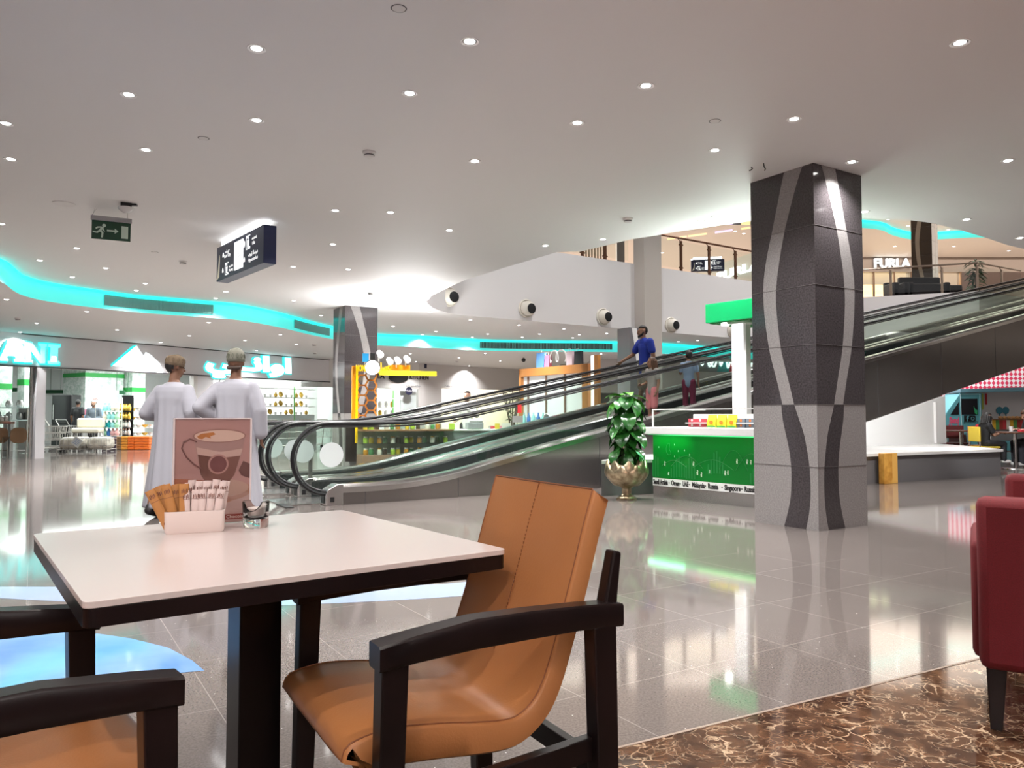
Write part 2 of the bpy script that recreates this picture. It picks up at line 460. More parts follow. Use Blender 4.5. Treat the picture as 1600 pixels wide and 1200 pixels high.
def plate_with_hole(name, outer, hole, z, m, up=False):
    loops = [[Vector((p.x, p.y, 0)) for p in outer]] + ([[Vector((p.x, p.y, 0)) for p in hole]] if hole else [])
    flat = [p for l in loops for p in l]
    bm = bmesh.new(); vs = [bm.verts.new((p.x, p.y, z)) for p in flat]
    for t in tessellate_polygon(loops):
        try:
            f = bm.faces.new([vs[i] for i in t]); f.normal_update()
            if (f.normal.z > 0) != up: f.normal_flip()
        except ValueError: pass
    me = bpy.data.meshes.new(name); bm.to_mesh(me); bm.free(); me.materials.append(m)
    o = bpy.data.objects.new(name, me); COL.objects.link(o); return struct(o)
plate_with_hole('ceiling', outer, hole, H_CEIL, m_ceil)['label'] = 'white main ceiling full of round downlights'
def wall_strip(name, line, z0, z1, m, close=False):
    mb = MB(); n = len(line)
    for i in range(n if close else n - 1):
        a = line[i]; b = line[(i + 1) % n]
        mb.quad((a.x, a.y, z0), (b.x, b.y, z0), (b.x, b.y, z1), (a.x, a.y, z1))
    bmesh.ops.remove_doubles(mb.bm, verts=mb.bm.verts, dist=1e-4)
    return struct(mb.build(name, m, smooth=50))
# atrium: the white edge of the upper floor beyond the walkways, and the back of the near edge
far_line = [near_w[0]] + fas_w
wall_strip('wall_atrium', far_line, H_CEIL, H_UP + .02, mat('atrium_paint', (.78, .76, .755), .5))['label'] = 'curved white edge of the upper floor with round air nozzles'
wall_strip('wall_opening', near_w, H_CEIL, H_UP, m_white)
# upper floor walking surface beyond the opening
up_far = [Vector((p.x, p.y, 0)) for p in fas_w[5:]]
plate_with_hole('floor_upper', up_far + [Vector((45, 34, 0)), Vector((45, 60, 0)), Vector((-20, 60, 0)), Vector((-20, 14, 0))], None, H_UP, mat('upper_tiles', (.55, .49, .45), .15), True)

# lowered ceiling over the shops and the lit cove face between the two levels
low = cove_w + [Vector((cove_w[-1].x + 10, 26, 0)), Vector((25, 60, 0)), Vector((-30, 60, 0)), Vector((-30, cove_w[0].y, 0))]
plate_with_hole('ceiling_shops', [Vector((p.x, p.y, 0)) for p in low], None, H_LOW, m_ceil)['label'] = 'lowered white ceiling in front of the shops'
wall_strip('trim_2', cove_w, H_LOW, H_CEIL, m_cove)['label'] = 'curved drop between the two ceilings with turquoise strip light in its colour'
def offset_line(line, d):
    out = []
    for i, p in enumerate(line):
        t = line[min(i + 1, len(line) - 1)] - line[max(i - 1, 0)]
        nn = Vector((t.y, -t.x, 0)).normalized(); out.append(p + nn * d)
    return out
strip = offset_line(cove_w, .07)
mb = MB()
mb.loft([[Vector((p.x, p.y, 3.40)), Vector((p.x, p.y, 3.435)), Vector((q.x, q.y, 3.435)), Vector((q.x, q.y, 3.40))] for p, q in zip(strip, offset_line(cove_w, .055))])
tag(mb.build('light_strip', m_teal, smooth=0), 'long turquoise light strip curving along the drop of the ceiling', 'light strip')
# air grilles set in the cove face
m_grille = mat('grille_metal', (.16, .40, .38), .5)  # grey metal, with the turquoise cove light put into its colour
def grille(x0, x1, label, drop=.10, h=.19):
    seg = []
    for i in range(41):
        px = x0 + (x1 - x0) * i / 40
        # the point of the face line seen in this direction
        best = min(range(len(cove_w) - 1), key=lambda k: 0 if (cove_w[k].x / cove_w[k].y - (px - 800) / 1200 / 1.0) * (cove_w[k + 1].x / cove_w[k + 1].y - (px - 800) / 1200) <= 0 else 9)
        a, b = cove_w[best], cove_w[best + 1]; sl = (px - 800) / 1200
        da = a.x - sl * a.y; db = b.x - sl * b.y; t = da / (da - db) if abs(da - db) > 1e-9 else 0
        seg.append(a + (b - a) * t)
    seg = offset_line(seg, .02); back = offset_line(seg, -.015)
    r = empty('air_grille', (seg[20].x, seg[20].y, H_LOW + .05), 0, label, 'vent')
    o = Vector(r.location); z0 = H_LOW + .07; z1 = z0 + h
    mb = MB()
    mb.loft([[Vector((p.x, p.y, z0)) - o, Vector((p.x, p.y, z0 + .012)) - o, Vector((q.x, q.y, z0 + .012)) - o, Vector((q.x, q.y, z0)) - o] for p, q in zip(seg, back)])
    mb.loft([[Vector((p.x, p.y, z1)) - o, Vector((p.x, p.y, z1 + .012)) - o, Vector((q.x, q.y, z1 + .012)) - o, Vector((q.x, q.y, z1)) - o] for p, q in zip(seg, back)])
    mb.build('frame', m_grille, r, smooth=0)
    mb = MB(); n = 90
    fine = [seg[min(int(i / n * 40), 39)].lerp(seg[min(int(i / n * 40) + 1, 40)], i / n * 40 - int(i / n * 40)) for i in range(n)]
    for p in fine: mb.box(Vector((p.x, p.y, (z0 + z1) / 2)) - o, (.03, .012, h), math.radians(60))
    mb.build('slat_panel', m_grille, r, smooth=0)
    mb = MB(); bk = offset_line(seg, -.016)
    mb.loft([[Vector((p.x, p.y, z0)) - o, Vector((p.x, p.y, z1)) - o] for p in bk], close=False, cap=False)
    mb.build('backing', m_dark, r, smooth=0)
grille(160, 331, 'dark air grille in the turquoise cove above the pyramid sign')
grille(458, 513, 'short dark air grille in the cove left of the far patterned column')
grille(750, 957, 'long dark air grille in the cove above the orange framed kiosk')

# walls that close the hall where the picture does not look
struct(MB().box((5, -9.1, 2), (80, .2, 5)).build('wall_back', m_grey_paint, smooth=0))
struct(MB().box((-40.1, 25, 2.5), (.2, 70, 5)).build('wall_left', m_grey_paint, smooth=0))
struct(MB().box((45.1, 25, 5), (.2, 70, 10)).build('wall_right', m_grey_paint, smooth=0))
struct(MB().box((2, 60.1, 5), (86, .2, 10)).build('wall_far', mat('warm_wall', (.62, .5, .42), .5), smooth=0))

# ================================================================== tall columns with the wave pattern
m_gran_d = mat('dark_granite', (.05, .045, .05), .10, spec=.6)
noise_color(m_gran_d, 60, (.034, .029, .031), (.058, .051, .054))
m_gran_l = mat('light_granite', (.38, .36, .35), .14)
noise_color(m_gran_l, 70, (.20, .19, .187), (.265, .25, .247))
m_joint = mat('stone_joint', (.12, .11, .11), .6)
def wave_band(z, zj, ztop, half):
    """centre and half width of the pale ribbon on one face, measured from the column edge nearest the viewer"""
    return None
COLW = .75
def column(corner, rot, z0, z1, zj, label, mats=None, upper=None, name='column'):
    """square column: `corner` is its nearest edge on the floor; faces run off at rot and rot+90"""
    r = empty(name, corner, math.radians(rot), label, None, None, 'structure')
    md, ml = mats or (m_gran_d, m_gran_l)
    w = COLW; h = z1 - z0
    mb = MB(); mb.box((w / 2, w / 2, z0 + (zj - z0) / 2), (w, w, zj - z0)); mb.build('lower_cladding', ml, r, smooth=0)
    mb = MB(); mb.box((w / 2, w / 2, (zj + z1) / 2), (w, w, z1 - zj)); mb.build('upper_cladding', md, r, smooth=0)
    # ribbons: position across the face, from the near edge, as a function of height (0 at the edge, 1 at the far side)
    up = [(0.0, .30, .52), (.14, .36, .56), (.28, .50, .66), (.42, .575, .735), (.50, .585, .74), (.58, .57, .73), (.70, .50, .65), (.82, .38, .54), (.92, .26, .45), (1.0, .10, .46)]
    up[-1] = (1.0, .14, .40)
    lo = [(0.0, .14, .52 - .14 + .14), (.2, .25, .56), (.4, .20, .56), (.6, .20, .56), (.8, .2, .5), (1, .3, .52)]
    up = upper or [(0.0, .34, .52), (.10, .42, .60), (.22, .52, .705), (.34, .575, .77), (.44, .60, .80), (.53, .585, .80), (.63, .53, .75), (.74, .45, .66), (.86, .33, .56), (.94, .24, .495), (1.0, .16, .44)]
    lo = [(0.0, .19, .52), (.12, .145, .46), (.24, .12, .415), (.36, .115, .40), (.5, .125, .40), (.64, .16, .43), (.76, .20, .475), (.88, .27, .52), (1.0, .34, .54)]
    def sm(tab):
        c = catmull([(a, b, d) for a, b, d in tab], 5); return [(p[0], p[1], p[2]) for p in c]
    for face in (0, 1):
        for tab, za, zb, m_, nm in ((sm(up), zj, z1, ml, 'pale_ribbon'), (sm(lo), z0, zj, md, 'dark_ribbon')):
            mb = MB(); P = []
            lft = [(t[1] * w, za + t[0] * (zb - za)) for t in tab]; rgt = [(t[2] * w, za + t[0] * (zb - za)) for t in tab]
            e = .002
            def pt(u, z, off): return (u, -off, z) if face == 0 else (-off, u, z)
            mb.loft([[pt(a[0], a[1], e), pt(b[0], b[1], e), pt(b[0], b[1], -.004), pt(a[0], a[1], -.004)] for a, b in zip(lft, rgt)])
            mb.build(nm, m_, r, smooth=0)
    mb = MB(); zs = [zj] + [zj + .567 * k for k in range(1, 5) if zj + .567 * k < z1 - .1] + [z0 + (zj - z0) / 2]
    for z in zs:
        for face in (0, 1):
            c = (w / 2, -.0015, z) if face == 0 else (-.0015, w / 2, z)
            mb.box(c, (w, .006, .003) if face == 0 else (.006, w, .003))
    mb.box((.0, .0, (z0 + zj) / 2), (.004, .004, zj - z0))
    mb.build('joint_lines', m_joint, r, smooth=0)
    return r
c1 = flr(1280, 830)
column(c1, G, 0, H_CEIL, 1.18, 'big dark and pale granite column with wave ribbons beside the green kiosk')
c2d = 16.6; c2 = at(537, 719, c2d); c2.z = 0
column(c2, G, 0, H_CEIL, 1.13, 'dark granite column with wave ribbons behind the honey stand')
c3 = at(1461, 600, 29.8); c3.z = 0
m_brn_d = mat('brown_granite', (.05, .035, .025), .12); m_brn_l = mat('tan_granite', (.30, .25, .20), .2)
column(c3, 45, H_UP, H_TOP + .35, H_UP + .95, 'brown wave patterned column on the upper floor', (m_brn_d, m_brn_l))
# pale pillar standing through the edge of the upper floor, dark granite column just left of it
pil = L0 + Ld * 2.85; pn = Vector((Ld.y, -Ld.x, 0))
mb = MB(); q = pil + pn * .18; mb.box((q.x, q.y, 4.9), (.66, .42, 9.8), math.radians(34))
struct(mb.build('column', mat('pale_pillar', (.50, .46, .42), .25), smooth=0), 'plain pale beige pillar rising through the upper floor edge')
q = pil - Ld * .55 + pn * .12
r = empty('column', (q.x, q.y, 0), math.radians(34), 'dark granite column with a white diagonal ribbon under the upper floor edge', None, None, 'structure')
MB().box((0, 0, H_CEIL / 2), (.62, .5, H_CEIL)).build('cladding', mat('mid_granite', (.17, .165, .175), .15), r, smooth=0)
mb = MB(); mb.loft([[(-.24, -.253, 3.46), (-.06, -.253, 3.46), (-.06, -.24, 3.46), (-.24, -.24, 3.46)], [(-.14, -.253, 3.0), (0.02, -.253, 3.0), (.02, -.24, 3.0), (-.14, -.24, 3.0)], [(-.02, -.253, 2.2), (.09, -.253, 2.2), (.09, -.24, 2.2), (-.02, -.24, 2.2)]])
mb.build('pale_ribbon', m_white, r, smooth=0)
# upper gallery ceiling in two levels with its own turquoise cove
uc = [(1180, 352), (1260, 352), (1346, 356), (1378, 360), (1393, 367), (1416, 373), (1440, 375), (1465, 374), (1504, 372), (1542, 371.6), (1620, 380), (1760, 400)]
uc_w = catmull([flr(*q, H_TOP) for q in uc], 4)
plate_with_hole('ceiling_upper', [Vector((p.x, p.y, 0)) for p in uc_w] + [Vector((60, 60, 0)), Vector((-20, 60, 0)), Vector((-20, 30, 0))], None, H_TOP, mat('upper_ceiling_paint', (.78, .74, .70), .6))
plate_with_hole('ceiling_gallery', [Vector((-20, 5, 0)), Vector((60, 5, 0)), Vector((60, 60, 0)), Vector((-20, 60, 0))], None, H_TOP + .35, m_ceil)
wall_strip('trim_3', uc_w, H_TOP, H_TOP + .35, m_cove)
mb = MB(); st = offset_line(uc_w, .08)
mb.loft([[Vector((p.x, p.y, H_TOP + .27)), Vector((p.x, p.y, H_TOP + .33)), Vector((q.x, q.y, H_TOP + .33)), Vector((q.x, q.y, H_TOP + .27))] for p, q in zip(st, offset_line(uc_w, .06))])
tag(mb.build('light_strip', m_teal, smooth=0), 'turquoise light strip in the cove of the upper floor ceiling', 'light strip')

# ================================================================== ceiling fixtures
mb = MB(); mb.lathe([(.046, .0), (.060, -.004), (.062, 0.0), (.062, .012), (.044, .012), (.042, .02)], seg=20)
dl = empty('downlight', (0, 0, 0), 0, 'round white recessed downlight in the main ceiling', 'ceiling light', 'downlights of the main ceiling')
ring = mb.build('trim_ring', m_white, dl)
mb = MB(); mb.lathe([(.001, -.006), (.025, -.005), (.041, .002), (.041, .012), (.001, .012)], seg=18)
mb.build('lens', m_glow, dl)
main_px = [(401, 76), (734, 65), (1500, 67), (640, 146), (1009, 134), (201, 148), (401, 188), (902, 192), (1241, 186), (9, 193), (228, 234), (17, 249), (742, 252), (1117, 235), (1331, 253), (1575, 251), (2, 350),
           (120, 388), (62, 407), (165, 419), (113, 433), (227, 443), (213, 454), (524, 329), (610, 332), (702, 360), (520, 382), (458, 417), (353, 456), (337, 466), (459, 470), (544, 421), (674, 437), (664, 454),
           (633, 470), (648, 472), (672, 488), (735, 500), (811, 508), (881, 514), (948, 521), (852, 384), (942, 374), (1095, 346), (1118, 339), (1351, 331), (1510, 343), (1594, 372), (502, 493),
           (614, 510), (681, 518), (660, 523), (738, 527), (762, 522), (816, 527), (843, 522), (895, 528), (905, 523), (1090, 532), (1060, 534)]
first = True
for i, (px, py) in enumerate(main_px):
    p = flr(px, py, H_CEIL)
    if first: dl.location = p; first = False
    else: copy_tree(dl, None, p)
    spot((p.x, p.y, H_CEIL - .02), (420 if p.y > 10 else 170) if py > 120 else 100, (1, .98, .96), 2.3, .8, .05)
# more lamps of the same ceiling behind and above the seat, outside the picture
for x, y in ((-3.2, 2.6), (3.4, 2.2), (-6.5, 4.0), (7.0, 4.5), (9.5, 7.5)):
    spot((x, y, H_CEIL - .02), 90, (1, .97, .95), 2.3, .8, .05)
low_px = [(10, 468), (57, 505), (31, 519), (136, 487), (183, 515.6), (251, 535), (326, 504), (296, 524.6), (383, 532), (438, 523), (401, 548), (463, 538), (641, 552.5), (650, 565), (717, 559), (733, 571.6), (758, 552), (781.6, 564), (939, 553)]
for i, (px, py) in enumerate(low_px):
    p = flr(px, py, H_LOW)
    copy_tree(dl, None, p, label='round white downlight in the lowered ceiling along the shop fronts', group='downlights of the lowered ceiling')
    spot((p.x, p.y, H_LOW - .02), 330, (1, .99, .97), 2.3, .8, .05)
up_px = [(1388, 342.7), (1419, 353), (1482, 359), (1398, 385), (1490.5, 385), (1576, 392), (1149, 361.5), (1035, 395), (1081, 405.5), (1162, 365)]
for px, py in up_px:
    z = H_TOP if py > 377 or px < 1200 else H_TOP + .35
    p = flr(px, py, z)
    c = copy_tree(dl, None, p, label='small round downlight in the peach lit upper ceiling', group='downlights of the upper ceiling')
    c.scale = (1.6, 1.6, 1.6)

# smoke detectors
sd = empty('smoke_detector', flr(577, 237, H_CEIL), 0, 'white smoke detector on the main ceiling above the middle of the hall', 'smoke detector')
MB().lathe([(.001, -.001), (.062, -.001), (.062, -.016), (.055, -.02), (.001, -.02)]).build('base', m_white, sd)
MB().lathe([(.001, -.02), (.045, -.02), (.047, -.03), (.046, -.045), (.036, -.052), (.001, -.054)]).build('sensor_head', m_white, sd)
MB().lathe([(.0465, -.032), (.048, -.034), (.048, -.040), (.0465, -.042)], seg=20).build('sensor_slot', m_dark, sd)
for px, py, z, l in ((981, 341, H_CEIL, 'white smoke detector on the main ceiling left of the big granite column'), (286, 408, H_CEIL, 'white smoke detector on the main ceiling left of the navy sign'),
                     (28, 497, H_LOW, 'smoke detector on the lowered ceiling above the turquoise shop letters'), (579, 457, H_CEIL, 'white smoke detector above the far patterned column'),
                     (491, 538, H_LOW, 'nearer of two smoke detectors left of the far patterned column'), (492, 551, H_LOW, 'farther of two smoke detectors left of the far patterned column'), (714, 564, H_LOW, 'smoke detector on the lowered ceiling above the white shop wall')):
    copy_tree(sd, None, flr(px, py, z), label=l)
# concealed sprinkler plates
sp = empty('sprinkler_cover', flr(318, 216, H_CEIL), 0, 'flat round sprinkler cover on the ceiling above the exit sign', 'sprinkler')
MB().lathe([(.001, -.004), (.04, -.004), (.042, 0), (.001, 0)]).build('plate', m_white, sp)
MB().lathe([(.042, -.0015), (.048, -.0015), (.048, 0), (.042, 0)]).build('shadow_gap', m_dark, sp)
for px, py, l in ((623, 13, 'flat round sprinkler cover at the top middle of the ceiling'), (1117, 189, 'flat round sprinkler cover left above the big granite column'), (242, 394, 'flat round sprinkler cover below the exit sign')):
    copy_tree(sp, None, flr(px, py, H_CEIL), label=l)
p = flr(100, 318, H_CEIL)
spk = empty('ceiling_speaker', p, 0, 'flat round ceiling speaker left of the exit sign', 'speaker')
MB().lathe([(.10, -.006), (.115, -.008), (.12, 0), (.10, 0)], seg=28).build('rim', m_white, spk)
MB().lathe([(.001, -.004), (.10, -.004), (.10, 0), (.001, 0)], seg=28).build('mesh_grille', mat('speaker_grille', (.45, .43, .42), .7), spk)
p = flr(197, 318, H_CEIL)
sc = empty('security_camera', p, 0, 'dome camera hanging from a torn dark ceiling hole above the exit sign', 'camera')
MB().box((0, 0, -.025), (.11, .09, .05), .5).box((.05, .02, -.012), (.12, .05, .02), .2).build('bracket', m_black, sc)
MB().lathe([(.001, -.11), (.04, -.10), (.075, -.07), (.085, -.05), (.08, -.045), (.001, -.045)]).build('dome', mat('camera_white', (.7, .7, .7), .2), sc)
p = flr(1183, 261, H_CEIL)
for k, (px, py) in enumerate(((1174, 261), (1193, 255))):
    q = flr(px, py, H_CEIL)
    mb = MB(); mb.tube([(0, 0, 0), (.005, 0, -.03), (.02, .01, -.05), (.01, 0, -.07)] if k else [(0, 0, 0), (.01, 0, -.015), (-.005, 0, -.03), (-.02, 0, -.035)], .006, 6)
    tag(mb.build('cable_end', m_black, loc=q), 'short black cable end poking from the ceiling, %s one left of the column' % ('nearer' if k else 'farther'), 'cable')
p = flr(884, 562, H_LOW); p = flr(818, 558, H_LOW)
sc2 = empty('security_camera', p, 0, 'small dark camera on the lowered ceiling left of the framed kiosk', 'camera')
MB().box((0, 0, -.03), (.04, .04, .06)).build('bracket', m_white, sc2)
MB().ball((0, 0, -.1), .075).build('dome', m_black, sc2)
# round jet nozzles along the atrium edge
def on_plane(px, py, P, u):
    """point where the pixel ray meets the upright plane through P along u"""
    d = ray(px, py); n = Vector((u.y, -u.x, 0)); o = Vector((0, 0, CAM_H))
    return o + d * ((P - o).dot(n) / d.dot(n))
nz = None
for px, py, l in ((701, 464, 'first from the curved tip'), (822, 482, 'second from the curved tip'), (942, 495, 'left of the pale pillar'), (1048, 508, 'right of the pale pillar'), (1144, 517, 'beside the green canopy')):
    q = on_plane(px, py, L0, Ld)
    if px < 720:
        f0, f1 = fas_w[5], fas_w[6]; q = on_plane(px, py, f0, (f1 - f0).normalized())
    q = q - Vector((-Ld.y, Ld.x, 0)) * .006
    lab = 'round white air nozzle with black mouth on the atrium edge, ' + l
    if nz is None:
        nz = empty('air_nozzle', q, math.radians(34), lab, 'vent')
        def ringp(r, y): return [(r * math.cos(2 * PI * k / 24), y, r * math.sin(2 * PI * k / 24)) for k in range(24)]
        MB().loft([ringp(.235, .0), ringp(.235, -.02), ringp(.215, -.035), ringp(.2, -.03), ringp(.2, 0)]).build('flange', mat('nozzle_cream', (.72, .68, .60), .4), nz)
        def tl(r, y, dx=.055, dz=-.012): return [(a + dx * (-y) / .16, b, c + dz * (-y) / .16) for a, b, c in ringp(r, y)]
        MB().loft([tl(.195, 0), tl(.19, -.06), tl(.165, -.12), tl(.13, -.16)]).build('nozzle_ball', mat('nozzle_cream', (.7, .7, .7)), nz)
        MB().loft([tl(.128, -.162), tl(.12, -.168)]).build('mouth', m_black, nz)
    else: copy_tree(nz, None, q, label=lab)

# ================================================================== hanging signs
def dirsign(loc, rz, L, hgt, th, label, glow=True):
    r = empty('direction_sign', loc, rz, label, 'sign')
    m_navy = mat('navy_sign', (.016, .025, .085), .35); m_sgl = mat('sign_glow', (1, 1, 1), .5, emit=(1, 1, 1), es=1.5); m_top = mat('sign_light_mesh', (1, 1, 1), .5, emit=(1, 1, 1), es=4.0)
    MB().box((L / 2, th / 2, hgt / 2), (L, th, hgt)).build('body', m_navy, r, smooth=0, bevel=.006)
    mb = MB(); mb.box((L / 2, th / 2, hgt + .055), (L * .86, th * .7, .09)); mb.build('light_tray', m_top, r, smooth=0)
    mb = MB()
    for k in range(22): mb.box((L * .07 + L * .86 * k / 21, th * .15 - .004, hgt + .055), (.012, .006, .11))
    for k in (0, 1): mb.box((L / 2, th * .15 - .003, hgt + .004 + k * .105), (L * .88, .008, .01))
    for k in (.2, .8): mb.cyl((L * k, th / 2, hgt), (L * k, th / 2, min(H_CEIL, loc[2] + hgt + .5) - loc[2]), .012)
    mb.build('hanger_frame', m_steel, r, smooth=0)
    # everything printed on the face: local x along the face, z up, face at y = 0
    F = lambda u, v: (u, -.002, v)
    fx, fy = Vector((1, 0, 0)), Vector((0, 0, 1))
    ct = .47
    MB().plate([(L * .415, hgt * .11), (L * .60, hgt * .11), (L * .60, hgt * .89), (L * .415, hgt * .89)], (0, -.001, 0), fx, fy, .004).build('lit_panel', m_sgl, r, smooth=0)
    m_prt = mat('print_grey', (.25, .25, .27), .5)
    mb = MB()
    for k, (a, b) in enumerate(((.43, .52), (.44, .58), (.43, .50))): mb.plate([(L * a, hgt * (.52 - .07 * k)), (L * b, hgt * (.52 - .07 * k)), (L * b, hgt * (.535 - .07 * k)), (L * a, hgt * (.535 - .07 * k))], (0, -.0055, 0), fx, fy, .001)
    mb.build('panel_print', m_prt, r, smooth=0)
    m_w = mat('sign_white', (.9, .9, .9), .5, emit=(1, 1, 1), es=.8)
    def frame_icon(u, v, s):
        mb = MB()
        for a, b, c, d in ((-.5, -.62, .5, -.54), (-.5, .54, .5, .62), (-.5, -.5, -.42, .5), (.1, -.5, .5, -.42), (-.5, .42, .1, .5)):
            mb.plate([(u + a * s, v + b * s), (u + c * s, v + b * s), (u + c * s, v + d * s), (u + a * s, v + d * s)], (0, -.001, 0), fx, fy, .004)
        mb.plate(circle(.09 * s, 12, u, v + .34 * s), (0, -.001, 0), fx, fy, .004)
        mb.plate([(u - .15 * s, v - .45 * s), (u + .15 * s, v - .45 * s), (u + .2 * s, v + .2 * s), (u - .2 * s, v + .2 * s)], (0, -.001, 0), fx, fy, .004)
        mb.build('lift_icon', m_w, r, smooth=0)
    frame_icon(L * .70, hgt * .72, hgt * .30); frame_icon(L * .245, hgt * .26, hgt * .28)
    for u, v in ((.16, .70), (.155, .26), (.625, .30)):
        MB().plate([(L * u - .022, hgt * v - .03), (L * u + .022, hgt * v - .03), (L * u + .022, hgt * v + .005), (L * u, hgt * v + .035), (L * u - .022, hgt * v + .005)], (0, -.001, 0), fx, fy, .004).build('arrow', m_w, r, smooth=0)
    MB().plate([(L * .625 - .02, hgt * .72 - .04), (L * .625 + .005, hgt * .72 - .04), (L * .625 + .025, hgt * .72), (L * .625 + .005, hgt * .72 + .04), (L * .625 - .02, hgt * .72 + .04)], (0, -.001, 0), fx, fy, .004).build('arrow', m_w, r, smooth=0)
    for u, v, t, s in ((.255, .77, '\ufee3\ufea8\ufeae\ufe9d', .075), (.25, .63, 'Taxi / City', .058), (.34, .30, '\ufee3\ufebc\ufecc\ufeaa', .06), (.34, .18, 'Parking', .05), (.825, .78, '\ufee3\ufebc\ufecc\ufeaa', .065), (.81, .64, 'Lifts', .058), (.80, .38, '\ufeb3\ufeee\ufed5 \ufe8d\ufedf\ufec0\ufeae\ufea9', .07), (.80, .22, 'Hypermarket', .06)):
        text(t, s, m_w, (L * u, -.003, hgt * v), fx, fy, r, 'lettering', .001)
    # feather shaped emblem at the left end
    m_em = mat('emblem_gold', (.55, .52, .42), .4, emit=(.5, .48, .38), es=.5)
    mb = MB()
    for k in range(7):
        a0 = .25 + k * .2; pts = []
        for j in range(9):
            t = j / 8; a = a0 + t * 1.0
            pts.append((.015 + .02 * k * .4 + .10 * math.sin(t * 1.9) * (1 - .06 * k), -.003, .03 + (.05 + hgt * .095 * k) * t + .0 * a))
        mb.tube(pts, [.002 + .010 * math.sin(PI * j / 8) for j in range(9)], 6)
    mb.build('emblem', m_em, r)
    return r
sR = at(411.5, 410.5, 9.2); sL = at(338, 446, 10.54); sL.z = sR.z
Ls = (sR - sL).length; sd_ = (sR - sL).normalized()
hs = at(412, 350, 9.2).z - sR.z
dirsign(sL, math.atan2(sd_.y, sd_.x), Ls, hs, .16, 'navy hanging direction sign with white lettering and glowing top tray')
q = at(1098, 408, 29); q.z = at(1098, 412, 29).z
dirsign((q.x - .35, 29.4, q.z - .22), math.radians(-8), 1.25, .45, .2, 'dark direction sign hanging on the upper floor behind the bronze rail')

eL = at(141.5, 372, 8.78)
r = empty('exit_sign', eL, math.radians(27), 'green running man exit sign hanging on two wires', 'sign')
m_green = mat('exit_green', (.008, .055, .028), .3); m_pale = mat('exit_pale', (.62, .78, .68), .4)
we, he = .42, .215
MB().box((we / 2, .012, he / 2), (we * .96, .012, he)).build('panel', m_green, r, smooth=0)
MB().box((we / 2, .012, he + .028), (we * 1.02, .05, .055)).build('housing', mat('grey_housing', (.38, .38, .40), .4), r, smooth=0, bevel=.004)
mb = MB()
for k in (.02, .90): mb.cyl((we * k, .012, he + .05), (we * k + (.03 if k < .5 else 0), .012, H_CEIL - eL.z), .0022, seg=6)
mb.cyl((we * .02, .012, he + .05), (we * .12, .012, H_CEIL - eL.z), .0016, seg=6)
mb.build('hanging_wire', m_steel, r)
mb = MB(); X, Z = Vector((1, 0, 0)), Vector((0, 0, 1)); o = (0, .0055, 0)
mb.plate(circle(.020, 16, .135, .163), o, X, Z, .001)
for poly in ([(.062, .080), (.10, .085), (.135, .14), (.105, .150), (.085, .105)], [(.105, .15), (.065, .145), (.045, .125), (.055, .115), (.075, .13), (.1, .135)], [(.08, .105), (.06, .085), (.02, .09), (.02, .075), (.068, .068), (.10, .09)],
             [(.09, .095), (.11, .075), (.105, .02), (.125, .02), (.13, .08), (.105, .105)], [(.12, .12), (.13, .095), (.145, .09), (.14, .105), (.128, .135)]):
    mb.plate(poly, o, X, Z, .001)
mb.build('running_man', m_pale, r, smooth=0)
mb = MB(); mb.plate([(.165, .098), (.245, .098), (.245, .078), (.285, .108), (.245, .138), (.245, .118), (.165, .118)], o, X, Z, .001); mb.build('arrow', m_pale, r, smooth=0)
mb = MB(); mb.plate([(.315, .03), (.385, .03), (.385, .175), (.315, .175)], o, X, Z, .001); mb.build('door_symbol', m_pale, r, smooth=0)

# ================================================================== moving walkways
TANA = .2; PHI = math.radians(33); S_END = 27.7
def zs(s):
    a, b = .55, 1.95
    if s <= a: return 0
    if s >= b: z = TANA * (s - (a + b) / 2)
    else: z = TANA * (s - a) ** 2 / (2 * (b - a))
    return min(z, H_UP)
m_clad = mat('dull_steel_cladding', (.26, .24, .23), .22, .9)
def clad_bump():
    nt, b = nodes(m_clad); tc = nt.nodes.new('ShaderNodeTexCoord'); n = nt.nodes.new('ShaderNodeTexNoise'); n.inputs['Scale'].default_value = .8; n.inputs['Detail'].default_value = 1
    nt.links.new(tc.outputs['Object'], n.inputs['Vector']); bp = nt.nodes.new('ShaderNodeBump'); bp.inputs['Strength'].default_value = .12; bp.inputs['Distance'].default_value = .1
    nt.links.new(n.outputs['Fac'], bp.inputs['Height']); nt.links.new(bp.outputs['Normal'], b.inputs['Normal'])
clad_bump()
m_deck = mat('deck_steel', (.70, .69, .68), .16, 1)
m_hrail = mat('handrail_rubber', (.008, .008, .009), .42, spec=.3)
m_skirt = mat('dark_skirt', (.02, .024, .024), .18)
m_tread = mat('pallet_tread', (.09, .09, .09), .45, .4)
WID = 1.07
def deck_h(s): return .25 + .06 * min(max((s - .5) / 2.0, 0), 1)
SS = [-.02, .2, .4] + [.55 + .14 * k for k in range(11)] + [2.2 + 1.5 * k for k in range(18)]
SS = sorted(set(round(x, 3) for x in SS if x <= S_END))
